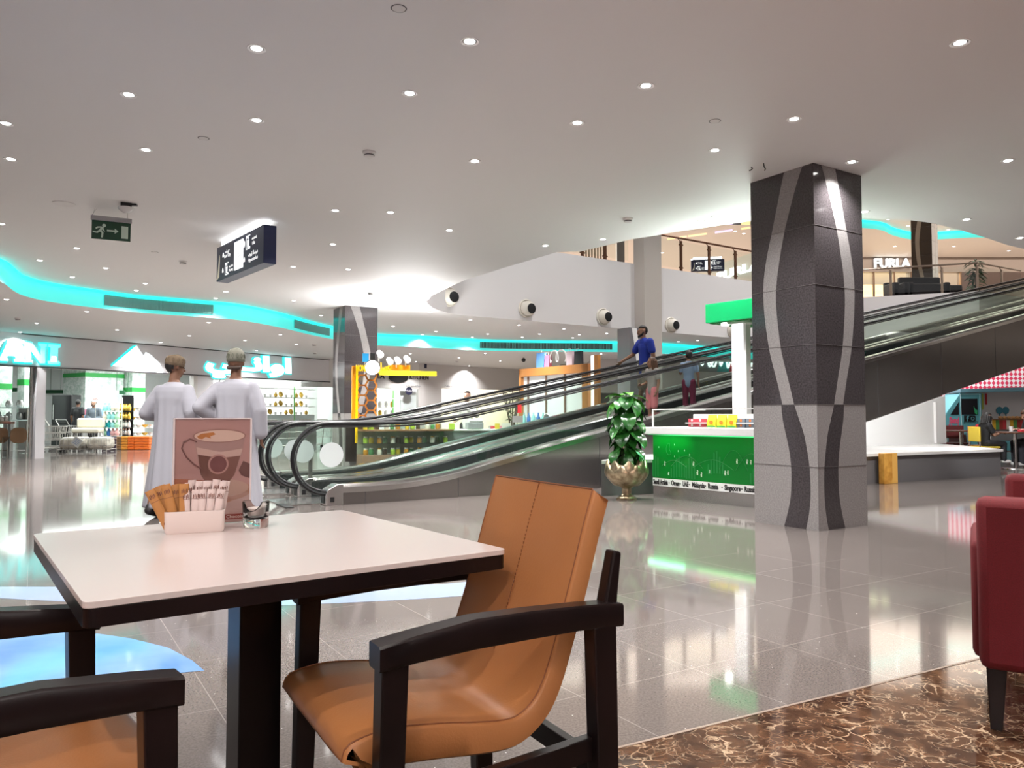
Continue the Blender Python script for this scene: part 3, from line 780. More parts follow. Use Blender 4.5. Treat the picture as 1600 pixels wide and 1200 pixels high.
def balustrade(root, y0, sgn, name='balustrade'):
    """sgn = +1: the tread lies at larger y"""
    b = empty(name, (0, y0, 0)); b.parent = root
    # handrail: over the newel loop and up the slope, then back along the return under the deck
    pts = []
    for k in range(0, 19):
        a = -PI / 2 - PI * k / 18; pts.append((-.15 + .425 * math.cos(a), 0, .555 + .425 * math.sin(a)))
    top = [(s, 0, zs(s) + .98) for s in SS if s > .0]
    mb = MB(); mb.tube(pts + top, .024, 10, sx=1.55, up=(0, 0, 1)); mb.build('handrail', m_hrail, b)
    mb = MB()
    inner = [(-.15 + .385 * math.cos(-PI / 2 - PI * k / 18), 0, .555 + .385 * math.sin(-PI / 2 - PI * k / 18)) for k in range(19)]
    mb.tube(inner + [(p[0], 0, p[2] - .04) for p in top], .011, 8, sx=1.3); mb.build('handrail_guide', m_dark, b)
    # glass: a rounded end pane and a pane every 1.5 m
    mb = MB(); g = .006
    endp = [(-.15 + .38 * math.cos(-PI / 2 - PI * k / 14), .555 + .38 * math.sin(-PI / 2 - PI * k / 14)) for k in range(1, 15)]
    poly = [(.45, .22)] + [(-.12, .22)] + endp[1:] + [(.45, .94)]
    mb.plate(poly, (0, g, 0), (1, 0, 0), (0, 0, 1), g * 2)
    s0 = .455
    while s0 < S_END - .2:
        s1 = min(s0 + 1.5, S_END); st = [s0] + [s for s in SS if s0 < s < s1] + [s1 - .007]
        mb.loft([[(s, g, zs(s) + deck_h(s) - .02), (s, g, zs(s) + .95), (s, -g, zs(s) + .95), (s, -g, zs(s) + deck_h(s) - .02)] for s in st])
        s0 = s1
    mb.build('glass_panel', m_bal_glass, b, smooth=0)
    mb = MB(); mb.plate(circle(.15, 28, -.10, .60), (0, sgn * -.0085 + .001, 0), (1, 0, 0), (0, 0, 1), .002); mb.build('frosted_disc', m_frost, b, smooth=0)
    # steel deck, dark inner skirt
    mb = MB(); mb.loft([[(s, -.085, zs(s) + deck_h(s) - .045), (s, -.07, zs(s) + deck_h(s)), (s, .07, zs(s) + deck_h(s)), (s, .085, zs(s) + deck_h(s) - .045)] for s in SS]); mb.build('deck', m_deck, b, smooth=40)
    yy = sgn * .088
    mb = MB(); mb.loft([[(s, yy, zs(s) - .05), (s, yy, zs(s) + deck_h(s) - .03), (s, yy + sgn * .02, zs(s) + deck_h(s) - .05), (s, yy + sgn * .03, zs(s) - .05)] for s in SS]); mb.build('inner_skirt', m_skirt, b, smooth=40)
    # newel box where the handrail dives in
    mb = MB(); mb.loft([[(-.20, -.09, .0), (-.20, .09, .0), (-.20, .09, .12), (-.20, -.09, .12)], [(-.17, -.1, .0), (-.17, .1, .0), (-.17, .1, .19), (-.17, -.1, .19)], [(-.06, -.105, .0), (-.06, .105, .0), (-.06, .105, .25), (-.06, -.105, .25)], [(.02, -.105, .0), (.02, .105, .0), (.02, .105, .25), (.02, -.105, .25)]])
    mb.build('newel_box', m_steel, b, smooth=30, bevel=.008)
    mb = MB(); mb.box((-.20, 0, .07), (.012, .10, .09)); mb.box((-.12, -.102, .07), (.05, .008, .06)); mb.build('rail_inlet', m_black, b, smooth=0)
    return b
def walkway(origin, label, outer_near):
    r = empty('moving_walkway', origin, PHI, label, 'moving walkway')
    balustrade(r, 0, 1); balustrade(r, WID, -1)
    mb = MB(); st = SS[1:]
    mb.loft([[(s, .12, zs(s) - .02), (s, .12, zs(s)), (s, WID - .12, zs(s)), (s, WID - .12, zs(s) - .02)] for s in st])
    for k in range(12):
        y = .16 + k * (WID - .32) / 11
        mb.loft([[(s, y - .012, zs(s)), (s, y - .012, zs(s) + .006), (s, y + .012, zs(s) + .006), (s, y + .012, zs(s))] for s in st])
    mb.build('treadway', m_tread, r, smooth=40)
    MB().box((-.25, WID / 2, .004), (.75, WID - .30, .012)).build('comb_plate', m_steel, r, smooth=0)
    MB().box((-.62, .12, .006), (.09, .42, .014)).build('floor_strip', m_black, r, smooth=0)
    # outer side panels (down to the floor first, then the free hanging truss) and the soffit
    def low(s): return max(0.0, zs(s) - .95)
    sd = SS + []
    extra = [5.95, 6.0, 6.1]
    sl = sorted(set(SS + extra))
    for y, nm in ((-.10, 'outer_cladding'), (WID + .10, 'outer_cladding')):
        e = -.02 if y < 0 else .02
        mb = MB(); mb.loft([[(s, y, low(s)), (s, y, zs(s) + deck_h(s) - .10), (s, y - e, zs(s) + deck_h(s) - .10), (s, y - e, low(s))] for s in sl]); mb.build(nm, m_clad, r, smooth=40)
        mb = MB(); mb.loft([[(s, y + e * .4, zs(s) + deck_h(s) - .105), (s, y + e * .4, zs(s) + deck_h(s) - .04), (s, y - e, zs(s) + deck_h(s) - .03), (s, y - e, zs(s) + deck_h(s) - .105)] for s in sl]); mb.build('edge_band', m_deck, r, smooth=40)
    mb = MB(); mb.loft([[(s, -.09, low(s)), (s, WID + .09, low(s)), (s, WID + .09, low(s) + .03), (s, -.09, low(s) + .03)] for s in sl if s >= 5.9]); mb.build('soffit', m_clad, r, smooth=40)
    # fine joints of the side panels
    mb = MB(); s = 1.6
    while s < S_END - 1:
        mb.bar((s, -.1015, low(s) + .01), (s, -.1015, zs(s) + deck_h(s) - .11), .004, .004, (0, 1, 0)); s += 2.4
    mb.box((.3, -.1015, .1), (.006, .004, .19)); tag(mb.build('panel_joint', m_dark, r, smooth=0), kind='stuff')
    return r
A0 = flr(534, 789); LAT = Vector((-math.sin(PHI), math.cos(PHI), 0)); TRV = Vector((math.cos(PHI), math.sin(PHI), 0))
nAB = Vector((-TRV.y, TRV.x, 0)); A0 = A0 + nAB * .10
walkway(A0, 'nearer inclined glass sided moving walkway rising to the right', True)
walkway(A0 + nAB * (WID + .36), 'farther inclined moving walkway carrying the man in the blue shirt', False)
def wk(s, lat, dz=0): 
    p = A0 + TRV * s + nAB * lat; return Vector((p.x, p.y, zs(s) + dz))
# little sign post standing between the two walkways
q = wk(.05, WID + .16)
r = empty('notice_post', (q.x, q.y, 0), PHI, 'slim steel notice post between the walkway entries', 'sign post')
MB().box((0, 0, .42), (.05, .03, .84)).build('post', m_steel, r, smooth=0, bevel=.004)
MB().box((0, -.02, .78), (.14, .02, .34)).build('plate', mat('plate_grey', (.33, .34, .33), .4, .4), r, smooth=0, bevel=.004)
MB().box((.0, -.032, .78), (.05, .006, .24)).build('slot', m_pane, r, smooth=0)

# red notice and grey box fixed to the walkway glass
q = wk(2.60, -.02)
r = empty('red_notice', (q.x, q.y, q.z + .90), PHI, 'small red notice hanging on the nearer walkway handrail', 'notice')
MB().box((0, -.03, 0), (.06, .012, .11)).build('tag', mat('notice_red', (.65, .02, .03), .5), r, smooth=0)
q = wk(2.58, -.02)
r = empty('glass_notice', (q.x, q.y, q.z + .76), PHI, 'small grey notice plate fixed to the nearer walkway glass below the red notice', 'notice')
MB().box((0, -.014, 0), (.17, .014, .09)).build('plate', mat('plate_grey'), r, smooth=0)
q = wk(11.0, .45)
r = empty('shopping_bag', (q.x, q.y, q.z + .006), PHI, 'yellow shopping bag standing on the walkway right of the big column', 'bag')
MB().loft([[(-.15, -.08, 0), (.15, -.08, 0), (.15, .08, 0), (-.15, .08, 0)], [(-.20, -.07, .62), (.20, -.07, .62), (.20, .07, .62), (-.20, .07, .62)]]).build('bag_body', mat('bag_yellow', (.62, .52, .03), .5), r, smooth=0)
MB().tube([(-.08, -.07, .62), (-.06, -.07, .76), (.06, -.07, .76), (.08, -.07, .62)], .008, 6).build('handle', m_white, r)

# ================================================================== the big homeware shop on the left
SA = Vector((-12.4, 18.6, 0)); SB = Vector((-7.05, 27.3, 0)); SU = (SB - SA).normalized(); SN = Vector((-SU.y, SU.x, 0)); SANG = math.atan2(SU.y, SU.x)
def shop_u(px, py=640):
    return (on_plane(px, py, SA, SU) - SA).dot(SU)
def shop_p(u, v, z=0): return SA + SU * u + SN * v + Vector((0, 0, z))
H_OPEN = 2.29
u_l, u_r = -14.0, shop_u(520) + .6
mb = MB(); c = shop_p((u_l + u_r) / 2, .09); mb.box((c.x, c.y, (H_OPEN + H_LOW) / 2), (u_r - u_l, .18, H_LOW - H_OPEN), SANG)
struct(mb.build('wall_shop_fascia', m_fascia, smooth=0), 'grey sign band over the homeware shop front')
mb = MB(); c = shop_p((u_l + u_r) / 2, -.01); mb.box((c.x, c.y, H_OPEN + .015), (u_r - u_l, .03, .03), SANG)
struct(mb.build('trim_4', m_dark, smooth=0))
mb = MB(); c = shop_p((shop_u(30) + u_r) / 2, -.005); mb.box((c.x, c.y, H_LOW - .012), (u_r - shop_u(30), .02, .024), SANG)
struct(mb.build('trim_5', m_dark, smooth=0))
m_pil = mat('painted_pillar', (.55, .54, .56), .3)
ua, ub = shop_u(55), shop_u(70)
mb = MB(); c = shop_p((ua + ub) / 2, .12); mb.box((c.x, c.y, H_OPEN / 2), (ub - ua, .3, H_OPEN), SANG)
struct(mb.build('trim_6', m_pil, smooth=0), 'grey pillar at the left end of the shop entrance')
for k, (a, b, mm) in enumerate(((302, 308, m_white), (308, 333, m_fascia))):
    ua2, ub2 = shop_u(a), shop_u(b)
    mb = MB(); c = shop_p((ua2 + ub2) / 2, .1); mb.box((c.x, c.y, H_OPEN / 2), (ub2 - ua2, .2, H_OPEN), SANG)
    struct(mb.build('trim_%d' % (7 + k), mm, smooth=0))
def pane(name, p0, p1, z0, z1, m=m_pane, th=.012):
    d = p1 - p0; c = (p0 + p1) / 2
    mb = MB(); mb.box((c.x, c.y, (z0 + z1) / 2), (d.length, th, z1 - z0), math.atan2(d.y, d.x)); return struct(mb.build(name, m, smooth=0))
pane('window_1', shop_p(-14, .1), shop_p(ua - .02, .1), .02, H_OPEN)
pane('window_2', shop_p(shop_u(333), .1), shop_p(u_r, .1), .02, H_OPEN)
mb = MB(); c = shop_p(ua - .06, .1); mb.box((c.x, c.y, H_OPEN / 2), (.06, .06, H_OPEN), SANG); struct(mb.build('trim_9', m_steel, smooth=0))
mb = MB(); c = shop_p(shop_u(346), .1); mb.box((c.x, c.y, H_OPEN / 2), (.03, .03, H_OPEN), SANG); struct(mb.build('trim_10', m_steel, smooth=0))
# inside shell
m_shopw = mat('shop_white', (.82, .84, .83), .5)
DEP = 11.0
for nm, a, b in (('wall_shop_back', shop_p(-14, DEP), shop_p(u_r + 1, DEP)), ('wall_shop_side', shop_p(u_r + .5, .2), shop_p(u_r + .5, DEP)), ('wall_shop_left', shop_p(-14, .2), shop_p(-14, DEP))):
    d = b - a; c = (a + b) / 2
    mb = MB(); mb.box((c.x, c.y, 1.5), (d.length, .1, 3.0), math.atan2(d.y, d.x)); struct(mb.build(nm, m_shopw, smooth=0))
mb = MB(); c = shop_p((u_r - 14) / 2, DEP / 2 + .1); mb.box((c.x, c.y, 3.02), (u_r + 14, DEP - .2, .04), SANG); struct(mb.build('ceiling_shop', m_shopw, smooth=0))
m_panel = mat('shop_panel_light', (1, 1, 1), .5, emit=(.97, 1, .98), es=22)
pl = None
for i in range(9):
    for j in range(5):
        p = shop_p(-4.5 + i * 1.55, 1.2 + j * 1.9, 2.985)
        if pl is None:
            pl = empty('panel_light', p, SANG, 'round ceiling light inside the homeware shop', 'ceiling light', 'ceiling lights of the homeware shop')
            MB().lathe([(.001, -.012), (.15, -.012), (.155, 0), (.155, .012), (.001, .012)]).build('diffuser', m_panel, pl)
            MB().lathe([(.156, -.016), (.175, -.012), (.175, .012), (.156, .012)]).build('rim', m_white, pl)
        else: copy_tree(pl, None, p)
# patterned square columns with a green crown band
m_damask = mat('damask_paper', (.7, .75, .70), .5)
noise_color(m_damask, 6.0, (.48, .60, .54), (.80, .85, .82), .42, .58, 6, rough=.75)
m_sgreen = mat('shop_green', (.02, .36, .06), .4)
m_dkgreen = mat('deep_green', (.01, .08, .03), .4)
def shop_column(px0, px1, Y, zband, th, label):
    a = at(px0, 640, Y); b = at(px1, 640, Y); w = (b - a).length / 1.3; c = (a + b) / 2
    r = empty('shop_column', (c.x * (1 + .6 * w / Y), c.y * (1 + .6 * w / Y), 0), SANG, label, None, None, 'structure')
    MB().box((0, 0, 1.5), (w, w, 3.0)).build('shaft', m_damask, r, smooth=0)
    MB().box((0, 0, zband), (w * 1.03, w * 1.03, th)).build('crown_band', m_sgreen, r, smooth=0)
shop_column(105, 186, 28.5, 2.60, .15, 'wide pale patterned column in the middle of the homeware shop')
shop_column(29, 57, 25.5, 2.19, .20, 'patterned column with green band behind the left shop window')
shop_column(-14, 15, 23.5, 1.98, .18, 'patterned column with green band at the left picture edge')
shop_column(195, 224, 29.5, 2.08, .17, 'narrow patterned column with green band behind the vase racks')
# dark green sign boards over the rear departments
for px0, px1, py, Y, l in ((70, 104, 612, 30, 'dark green hanging board behind the black fridge'), (15, 30, 609, 27.0, 'dark green hanging board between two patterned columns'), (187, 195, 613, 27.5, 'dark green hanging board right of the wide patterned column')):
    a = at(px0, py, Y); b = at(px1, py, Y)
    mb = MB(); mb.box((0, 0, 0), ((b - a).length, .06, .14)); mb.cyl((-.2, 0, .07), (-.2, 0, 3.0 - a.z), .008); mb.cyl((.2, 0, .07), (.2, 0, 3.0 - a.z), .008)
    tag(mb.build('department_board', m_dkgreen, smooth=0, loc=(a + b) / 2, rz=0), l, 'sign')

# ------------------------------------------------------------------ shop signs
m_tl = mat('sign_turquoise', (.1, .8, .78), .4, emit=(.0, .66, .63), es=.8)
m_wl = mat('sign_white_lit', (1, 1, 1), .4, emit=(.9, 1, 1), es=1.15)
m_wt = mat('sign_pale_turquoise', (.4, .9, .9), .4, emit=(.12, .82, .80), es=.85)
X0 = shop_p(0, -.02)
def sign_letters(name, body, px0, px1, py, size, label, th=.06, bold=.025, face=None):
    a = on_plane(px0, py, X0, SU); b = on_plane(px1, py, X0, SU); c = (a + b) / 2; w = (b - a).length
    r = empty(name, c, 0, label, 'sign')
    text(body, size, face or m_wl, (0, 0, 0), SU, (0, 0, 1), r, 'lit_letters', th, width=w, bold=bold)
    o = text(body, size, m_tl, SN * .03, SU, (0, 0, 1), r, 'letter_edge', th * .6, width=w * 1.03, bold=bold + .035)
    return r
LET = {'A': [(0, 0), (.40, 0), (.40, .14), (.33, .14), (.37, .27), (.63, .27), (.67, .14), (.60, .14), (.60, 0), (1, 0), (1, .14), (.92, .14), (.62, 1), (.36, 1), (.08, .14), (0, .14)],
       'N': [(0, 0), (.38, 0), (.38, .14), (.29, .14), (.29, .60), (.70, 0), (.93, 0), (.93, .86), (1, .86), (1, 1), (.64, 1), (.64, .86), (.72, .86), (.72, .42), (.33, 1), (0, 1), (0, .86), (.08, .86), (.08, .14), (0, .14)],
       'I': [(0, 0), (1, 0), (1, .15), (.80, .15), (.80, .85), (1, .85), (1, 1), (0, 1), (0, .85), (.20, .85), (.20, .15), (0, .15)],
       'W': [(.25, 0), (.42, 0), (.52, .45), (.62, 0), (.78, 0), (.95, .86), (1, .86), (1, 1), (.7, 1), (.7, .86), (.78, .86), (.68, .4), (.58, .95), (.45, .95), (.34, .4), (.25, .86), (.32, .86), (.32, 1), (0, 1), (0, .86), (.07, .86)]}
c0 = on_plane(40, 551, X0, SU)
r = empty('shop_sign', c0, 0, 'turquoise and white lit letters AWANI on the grey shop band', 'sign')
for ch, px0, px1 in (('A', -118, -82), ('W', -80, -8), ('A', -6, 36), ('N', 36, 71), ('I', 73, 91)):
    a_ = (on_plane(px0, 551, X0, SU) - c0).dot(SU); w_ = (on_plane(px1, 551, X0, SU) - c0).dot(SU) - a_
    hh = .50; z_ = -hh / 2
    for nm, g, off, mm, th in (('letter_edge', .035, .0, m_tl, .05), ('lit_letter', 0, .055, m_wt, .02)):
        P_ = [((u - .5) * (w_ + g * 2) + a_ + w_ / 2, (v - .5) * (hh + g * 2)) for u, v in LET[ch]]
        MB().plate(P_, -SN * off, SU, (0, 0, 1), th).build(nm, mm, r, smooth=0, bevel=.012)
    if ch == 'A': MB().plate([(a_ + w_ * .40, .0 - .02), (a_ + w_ * .60, -.02), (a_ + w_ * .5, .14)], -SN * .077, SU, (0, 0, 1), .004).build('letter_counter', m_fascia, r, smooth=0)
    MB().plate([(a_ + w_ * .22, -hh * .40), (a_ + w_ * .78, -hh * .40), (a_ + w_ * .70, -hh * .1), (a_ + w_ * .3, -hh * .1)] if ch == 'I' else [(a_ + w_ * .08, -hh * .46), (a_ + w_ * .34, -hh * .46), (a_ + w_ * .30, -hh * .38), (a_ + w_ * .1, -hh * .38)], -SN * .077, SU, (0, 0, 1), .004).build('letter_highlight', m_wl, r, smooth=0)
sign_letters('shop_sign', '\ufef2\u0640\u0640\ufee7\ufe8d\ufeed\ufe8d', 322, 455, 569, .66, 'lit white Arabic letters on the grey shop band behind the two men', .05, .03)
# white pyramid emblem
c = on_plane(208, 566, X0, SU)
r = empty('pyramid_emblem', c, 0, 'lit white pyramid shaped emblem on the grey shop band', 'sign')
def su(px): return (on_plane(px, 566, X0, SU) - c).dot(SU)
def sz(py): return on_plane(208, py, X0, SU).z - c.z
MB().plate([(su(176), sz(573)), (su(255), sz(581)), (su(250), sz(566)), (su(236), sz(553)), (su(228), sz(549)), (su(225), sz(556)), (su(213), sz(540))], (0, 0, 0), SU, (0, 0, 1), -.08).build('lit_body', m_wl, r, smooth=0)
MB().plate([(su(174), sz(575)), (su(214), sz(538)), (su(206), sz(541)), (su(174), sz(571))], SN * -.0, SU, (0, 0, 1), -.09).build('turquoise_edge', m_tl, r, smooth=0)

# ------------------------------------------------------------------ goods in the shop
def obj_mats(src, mats):
    """a copy of a one-mesh thing in other colours"""
    me = src.data.copy(); me.materials.clear()
    for q in mats: me.materials.append(q)
    return me
# black tall fridge
p = flr(99, 704); p = at(99, 690, 25.5); p.z = 0
p.x -= .25; p.y += .3
r = empty('fridge', p, SANG - .9, 'tall glossy black fridge in the homeware shop', 'fridge')
m_blk = mat('gloss_black', (.015, .015, .016), .12)
MB().box((0, .35, .90), (.62, .7, 1.78)).build('body', m_blk, r, smooth=0, bevel=.015)
MB().box((0, -.02, 1.30), (.60, .04, .95)).build('upper_door', m_blk, r, smooth=0, bevel=.008)
MB().box((0, -.02, .42), (.60, .04, .76)).build('lower_door', m_blk, r, smooth=0, bevel=.008)
MB().box((-.24, -.06, 1.2), (.025, .03, .5)).build('handle', m_steel, r, smooth=0)
# wire bins with grey cushions, trolleys behind them
m_wire = mat('chrome_wire', (.55, .52, .50), .3, .9)
m_beige = mat('beige_cloth', (.52, .47, .40), .85)
noise_color(m_beige, 7, (.42, .37, .31), (.70, .65, .57), .35, .55)
def wire_bin(parent_loc, rz, w, d, h, label, fill=True):
    r = empty('wire_bin', parent_loc, rz, label, 'basket')
    mb = MB()
    for z in (.08, h * .5, h):
        mb.tube([(-w / 2, -d / 2, z), (w / 2, -d / 2, z), (w / 2, d / 2, z), (-w / 2, d / 2, z)], .012, 6, closed=True)
    n = 9
    for k in range(n):
        x = -w / 2 + w * k / (n - 1)
        mb.cyl((x, -d / 2, .08), (x, -d / 2, h), .006, seg=5); mb.cyl((x, d / 2, .08), (x, d / 2, h), .006, seg=5)
    mb.build('wire_frame', m_wire, r)
    for x in (-1, 1):
        for y in (-1, 1): MB().cyl((x * w / 2, y * d / 2, 0), (x * w / 2, y * d / 2, .1), .018, seg=6).build('leg', m_wire, r)
    if fill:
        mb = MB(); mb.loft([[(math.copysign(abs(math.cos(t)) ** .4, math.cos(t)) * (w / 2 - .02) * k, math.copysign(abs(math.sin(t)) ** .4, math.sin(t)) * (d / 2 - .02) * k, z) for t in [2 * PI * j / 20 for j in range(20)]] for z, k in ((.1, .9), (.16, 1.06), (h * .6, 1.08), (h * .9, 1.05), (h + .04, .8))])
        mb.build('cushion_pile', m_beige, r, smooth=60)
    return r
p = flr(108, 707); wire_bin(p + Vector((-.03, .4, 0)), math.radians(6), .76, .7, .40, 'left wire bin of folded beige cloth at the shop entrance')
p = flr(135, 707); wire_bin(p + Vector((.20, .42, 0)), math.radians(6), .60, .7, .40, 'right wire bin of folded beige cloth at the shop entrance')
mb = MB(); mb.box((0, 0, 0), (.26, .012, .26)); q = flr(117, 708); q = q + Vector((0, .075, .32))
o = tag(mb.build('price_card', m_white, loc=q, smooth=0), 'tilted white price card on the beige cloth bins', 'sign'); o.rotation_euler = (0, .6, 0)
mb = MB()
for k in range(4): mb.box((-.0, -.007, .07 - .045 * k), (.17, .004, .012))
o2 = mb.build('print', mat('print_blue', (.2, .35, .6), .5), o, smooth=0)
def trolley(loc, rz, label):
    r = empty('trolley', loc, rz, label, 'trolley')
    mb = MB()
    for z, k in ((.35, .8), (.55, .9), (.75, 1.0)):
        mb.tube([(-.42 * k, -.25, z), (.42 * k, -.25, z), (.42 * k, .25, z), (-.42 * k, .25, z)], .010, 6, closed=True)
    for j in range(11):
        x = -.42 + .84 * j / 10
        for y in (-.25, .25): mb.cyl((x * .8, y, .35), (x, y, .75), .005, seg=5)
    mb.build('basket', m_wire, r)
    mb = MB(); mb.tube([(-.42, -.25, .75), (-.55, -.25, .95), (-.55, .25, .95), (-.42, .25, .75)], .014, 8); mb.build('handle', m_wire, r)
    mb = MB(); mb.tube([(-.35, -.22, .1), (-.4, -.24, .5), (-.42, -.25, .75)], .012, 6); mb.tube([(-.35, .22, .1), (-.4, .24, .5), (-.42, .25, .75)], .012, 6)
    mb.tube([(-.4, -.22, .12), (.4, -.2, .12), (.4, .2, .12), (-.4, .22, .12)], .012, 6, closed=True); mb.build('chassis', m_wire, r)
    for x in (-.36, .36):
        for y in (-.2, .2): MB().cyl((x, y - .015, .05), (x, y + .015, .05), .05, seg=10).build('wheel', m_black, r)
    return r
t0 = trolley(at(92, 700, 24.3) * 1, .1, 'shopping trolley left of the cream bench frame in the shop'); t0.location.z = 0
for px, Y, rz, l in ((78, 23.0, .3, 'shopping trolley beside the grey shop pillar'), (120, 25.0, -.1, 'shopping trolley in front of the man in black')):
    p = at(px, 640, Y); copy_tree(t0, None, (p.x, p.y, 0), rz, l)
# cream bench with swing frame
p = at(138, 640, 24.2)
r = empty('cream_bench', (p.x, p.y, 0), .05, 'cream padded bench on a white metal frame in the shop', 'bench')
m_cream = mat('cream_pad', (.75, .70, .58), .6)
MB().box((0, 0, .62), (.85, .4, .16)).build('pad', m_cream, r, bevel=.05); MB().box((0, .2, .85), (.85, .14, .3)).build('back_pad', m_cream, r, bevel=.05)
for x in (-.4, .4):
    for y in (-.16, .16): MB().cyl((x, y, 0), (x, y, .56), .02, seg=8).build('leg', m_white, r)
# stacked drawer boxes in five colours
m_cr = [mat('crate_%s' % n, c, .45) for n, c in (('purple', (.045, .02, .05)), ('brown', (.28, .15, .07)), ('amber', (.75, .30, .04)), ('orange', (.85, .17, .02)))]
box0 = None
names = ('dark purple', 'brown', 'amber', 'orange')
for k, (px0, px1, mi) in enumerate(((157, 169, 0), (169, 180, 0), (180, 188, 1), (188, 198, 2), (198, 208, 3), (208, 232, 3))):
    a = flr(px0, 703); b = flr(px1, 703)
    w = (b - a).length
    for j in range(5):
        p = (a + b) / 2 + Vector((0, .25, .085 * j))
        r = empty('drawer_box', p, 0, '%s plastic drawer box in the stacks beside the shop entrance' % names[mi] if k not in (5,) else 'wide orange plastic drawer box in the right hand stack', 'box', '%s drawer boxes' % (names[mi] if k < 5 else 'wide orange'))
        mb = MB(); mb.box((0, 0, .042), (w * .97, .42, .078)); mb.build('shell', m_cr[mi], r, smooth=0, bevel=.012)
        MB().box((0, -.215, .05), (min(.1, w * .4), .015, .018)).build('grip', m_white if k < 2 else m_cr[mi], r, smooth=0)
# racks of jars and vases
m_v = {n: mat('ceramic_' + n, c, .2, mt) for n, c, mt in (('white', (.8, .79, .77), 0), ('cream', (.75, .66, .55), 0), ('aqua', (.30, .68, .68), 0), ('teal', (.02, .40, .42), 0), ('mint', (.38, .68, .46), 0), ('blue', (.05, .18, .50), 0), ('pink', (.75, .42, .42), 0), ('gold', (.75, .48, .08), .6), ('silver', (.7, .69, .68), .5))}
def vase_mesh(seed):
    rr = random.Random(seed); k = rr.uniform(.85, 1.15); mb = MB()
    mb.lathe([(.001, 0), (.045, 0), (.07 * k, .05), (.072 * k, .11), (.045, .17), (.028, .20), (.033, .235), (.027, .235), (.02, .2), (.001, .2)], seg=14)
    return mb
rk = {}
def rack(loc, rz, w, levels, label, m, back=None):
    r = empty('display_rack', loc, rz, label, 'rack')
    for z in levels: MB().box((0, 0, z - .012), (w, .26, .022)).build('shelf', m, r, smooth=0)
    for x in (-w / 2, w / 2): MB().box((x, .12, levels[-1] / 2 + .2), (.03, .03, levels[-1] + .45)).build('upright', m, r, smooth=0)
    if back: MB().box((0, .14, levels[-1] / 2 + .25), (w, .02, levels[-1] + .5)).build('back_panel', back, r, smooth=0)
    return r
pa = at(174.5, 640, 24.6); wA = (at(187, 640, 24.6) - at(161, 640, 24.6)).x
LV = [.44, .70, .96, 1.24]
rack((pa.x, pa.y, 0), 0, wA, LV, 'wire rack of pastel vases right of the man in the grey shirt', mat('pale_shelf', (.6, .66, .62), .4))
vs = None
rows = (('mint', 'blue', 'pink', 'pink'), ('teal', 'teal', 'aqua', 'mint'), ('cream', 'aqua', 'aqua', 'mint'), ('aqua', 'aqua', 'cream', 'cream'))
cnt = {}
def put_vase(p, colour, where, sc=1.0, seed=1):
    global vs
    key = seed % 3
    if key not in cnt: cnt[key] = vase_mesh(key).build('vase', m_v[colour]); o = cnt[key]; o['_c'] = colour
    if (key, colour) not in rk:
        me = cnt[key].data.copy(); me.materials.clear(); me.materials.append(m_v[colour]); rk[(key, colour)] = me
    o = bpy.data.objects.new('vase', rk[(key, colour)]); COL.objects.link(o); o.location = p; o.scale = (sc, sc, sc)
    tag(o, '%s ceramic vase on the %s' % (colour, where), 'vase', '%s vases on the %s' % (colour, where))
for z, row in zip(LV, rows):
    for i, cname in enumerate(row):
        put_vase((pa.x - wA * .36 + wA * .24 * i, pa.y - .02, z), cname, 'pastel vase rack', 1.0, i)
pb = at(196, 640, 25.0); wB = (at(206, 640, 25) - at(188, 640, 25)).x
rack((pb.x, pb.y, 0), 0, wB, LV, 'black backed rack of gold and silver vases', m_black, m_black)
for z, cname in zip(LV, ('silver', 'white', 'gold', 'gold')):
    for i in range(4): put_vase((pb.x - wB * .36 + wB * .24 * i, pb.y - .02, z), cname, 'black backed rack', .95, i + 1)
for o_ in cnt.values(): bpy.data.objects.remove(o_)
pc = at(218, 640, 25.4)
rack((pc.x, pc.y, 0), 0, 1.0, LV, 'white rack of dinnerware behind the orange boxes', m_white)
for z in LV:
    for i in range(5):
        colr = ('white', 'gold', 'silver')[(i + int(z * 10)) % 3]
        o = MB().lathe([(.001, 0), (.04, 0), (.085, .05), (.09, .09), (.084, .09), (.001, .02)], seg=12).build('bowl', m_v[colr], loc=(pc.x - .4 + .2 * i, pc.y - .03, z))
        tag(o, '%s bowl on the white dinnerware rack' % colr, 'bowl', '%s bowls on the dinnerware rack' % colr)
# price board on a pole
p = at(149, 640, 25.2)
r = empty('price_board', (p.x, p.y, 0), 0, 'white price board on a thin pole above the man in the grey shirt', 'sign')
MB().cyl((0, 0, 0), (0, 0, 1.5), .012).build('pole', m_steel, r); MB().box((0, 0, 1.62), (.20, .02, .17)).build('board', m_white, r, smooth=0)
text('50%', .10, mat('sale_red', (.6, .05, .06), .5), (0, -.012, 1.62), (1, 0, 0), (0, 0, 1), r, 'lettering', .002)
# blue boxes stacked behind him
for k in range(6):
    p = at(143 + 8 * (k % 2), 640, 26.0)
    o = MB().box((0, 0, .1), (.30, .3, .19)).build('gift_box', mat('gift_' + 'bpb'[k % 3] + str(k % 2), ((.16, .30, .62), (.66, .22, .32), (.25, .42, .75))[k % 3], .5), loc=(p.x, p.y, .7 + .2 * (k // 2)), smooth=0, bevel=.01)
    tag(o, '%s gift box stacked behind the man in the grey shirt' % ('blue', 'pink', 'light blue')[k % 3], 'box', '%s gift boxes' % ('blue', 'pink', 'light blue')[k % 3])
p = at(147, 640, 26.0); MBo = MB().box((0, 0, .345), (.8, .5, .69)).build('display_plinth', m_white, loc=(p.x, p.y, 0), smooth=0); tag(MBo, 'white plinth carrying blue and pink gift boxes', 'plinth')

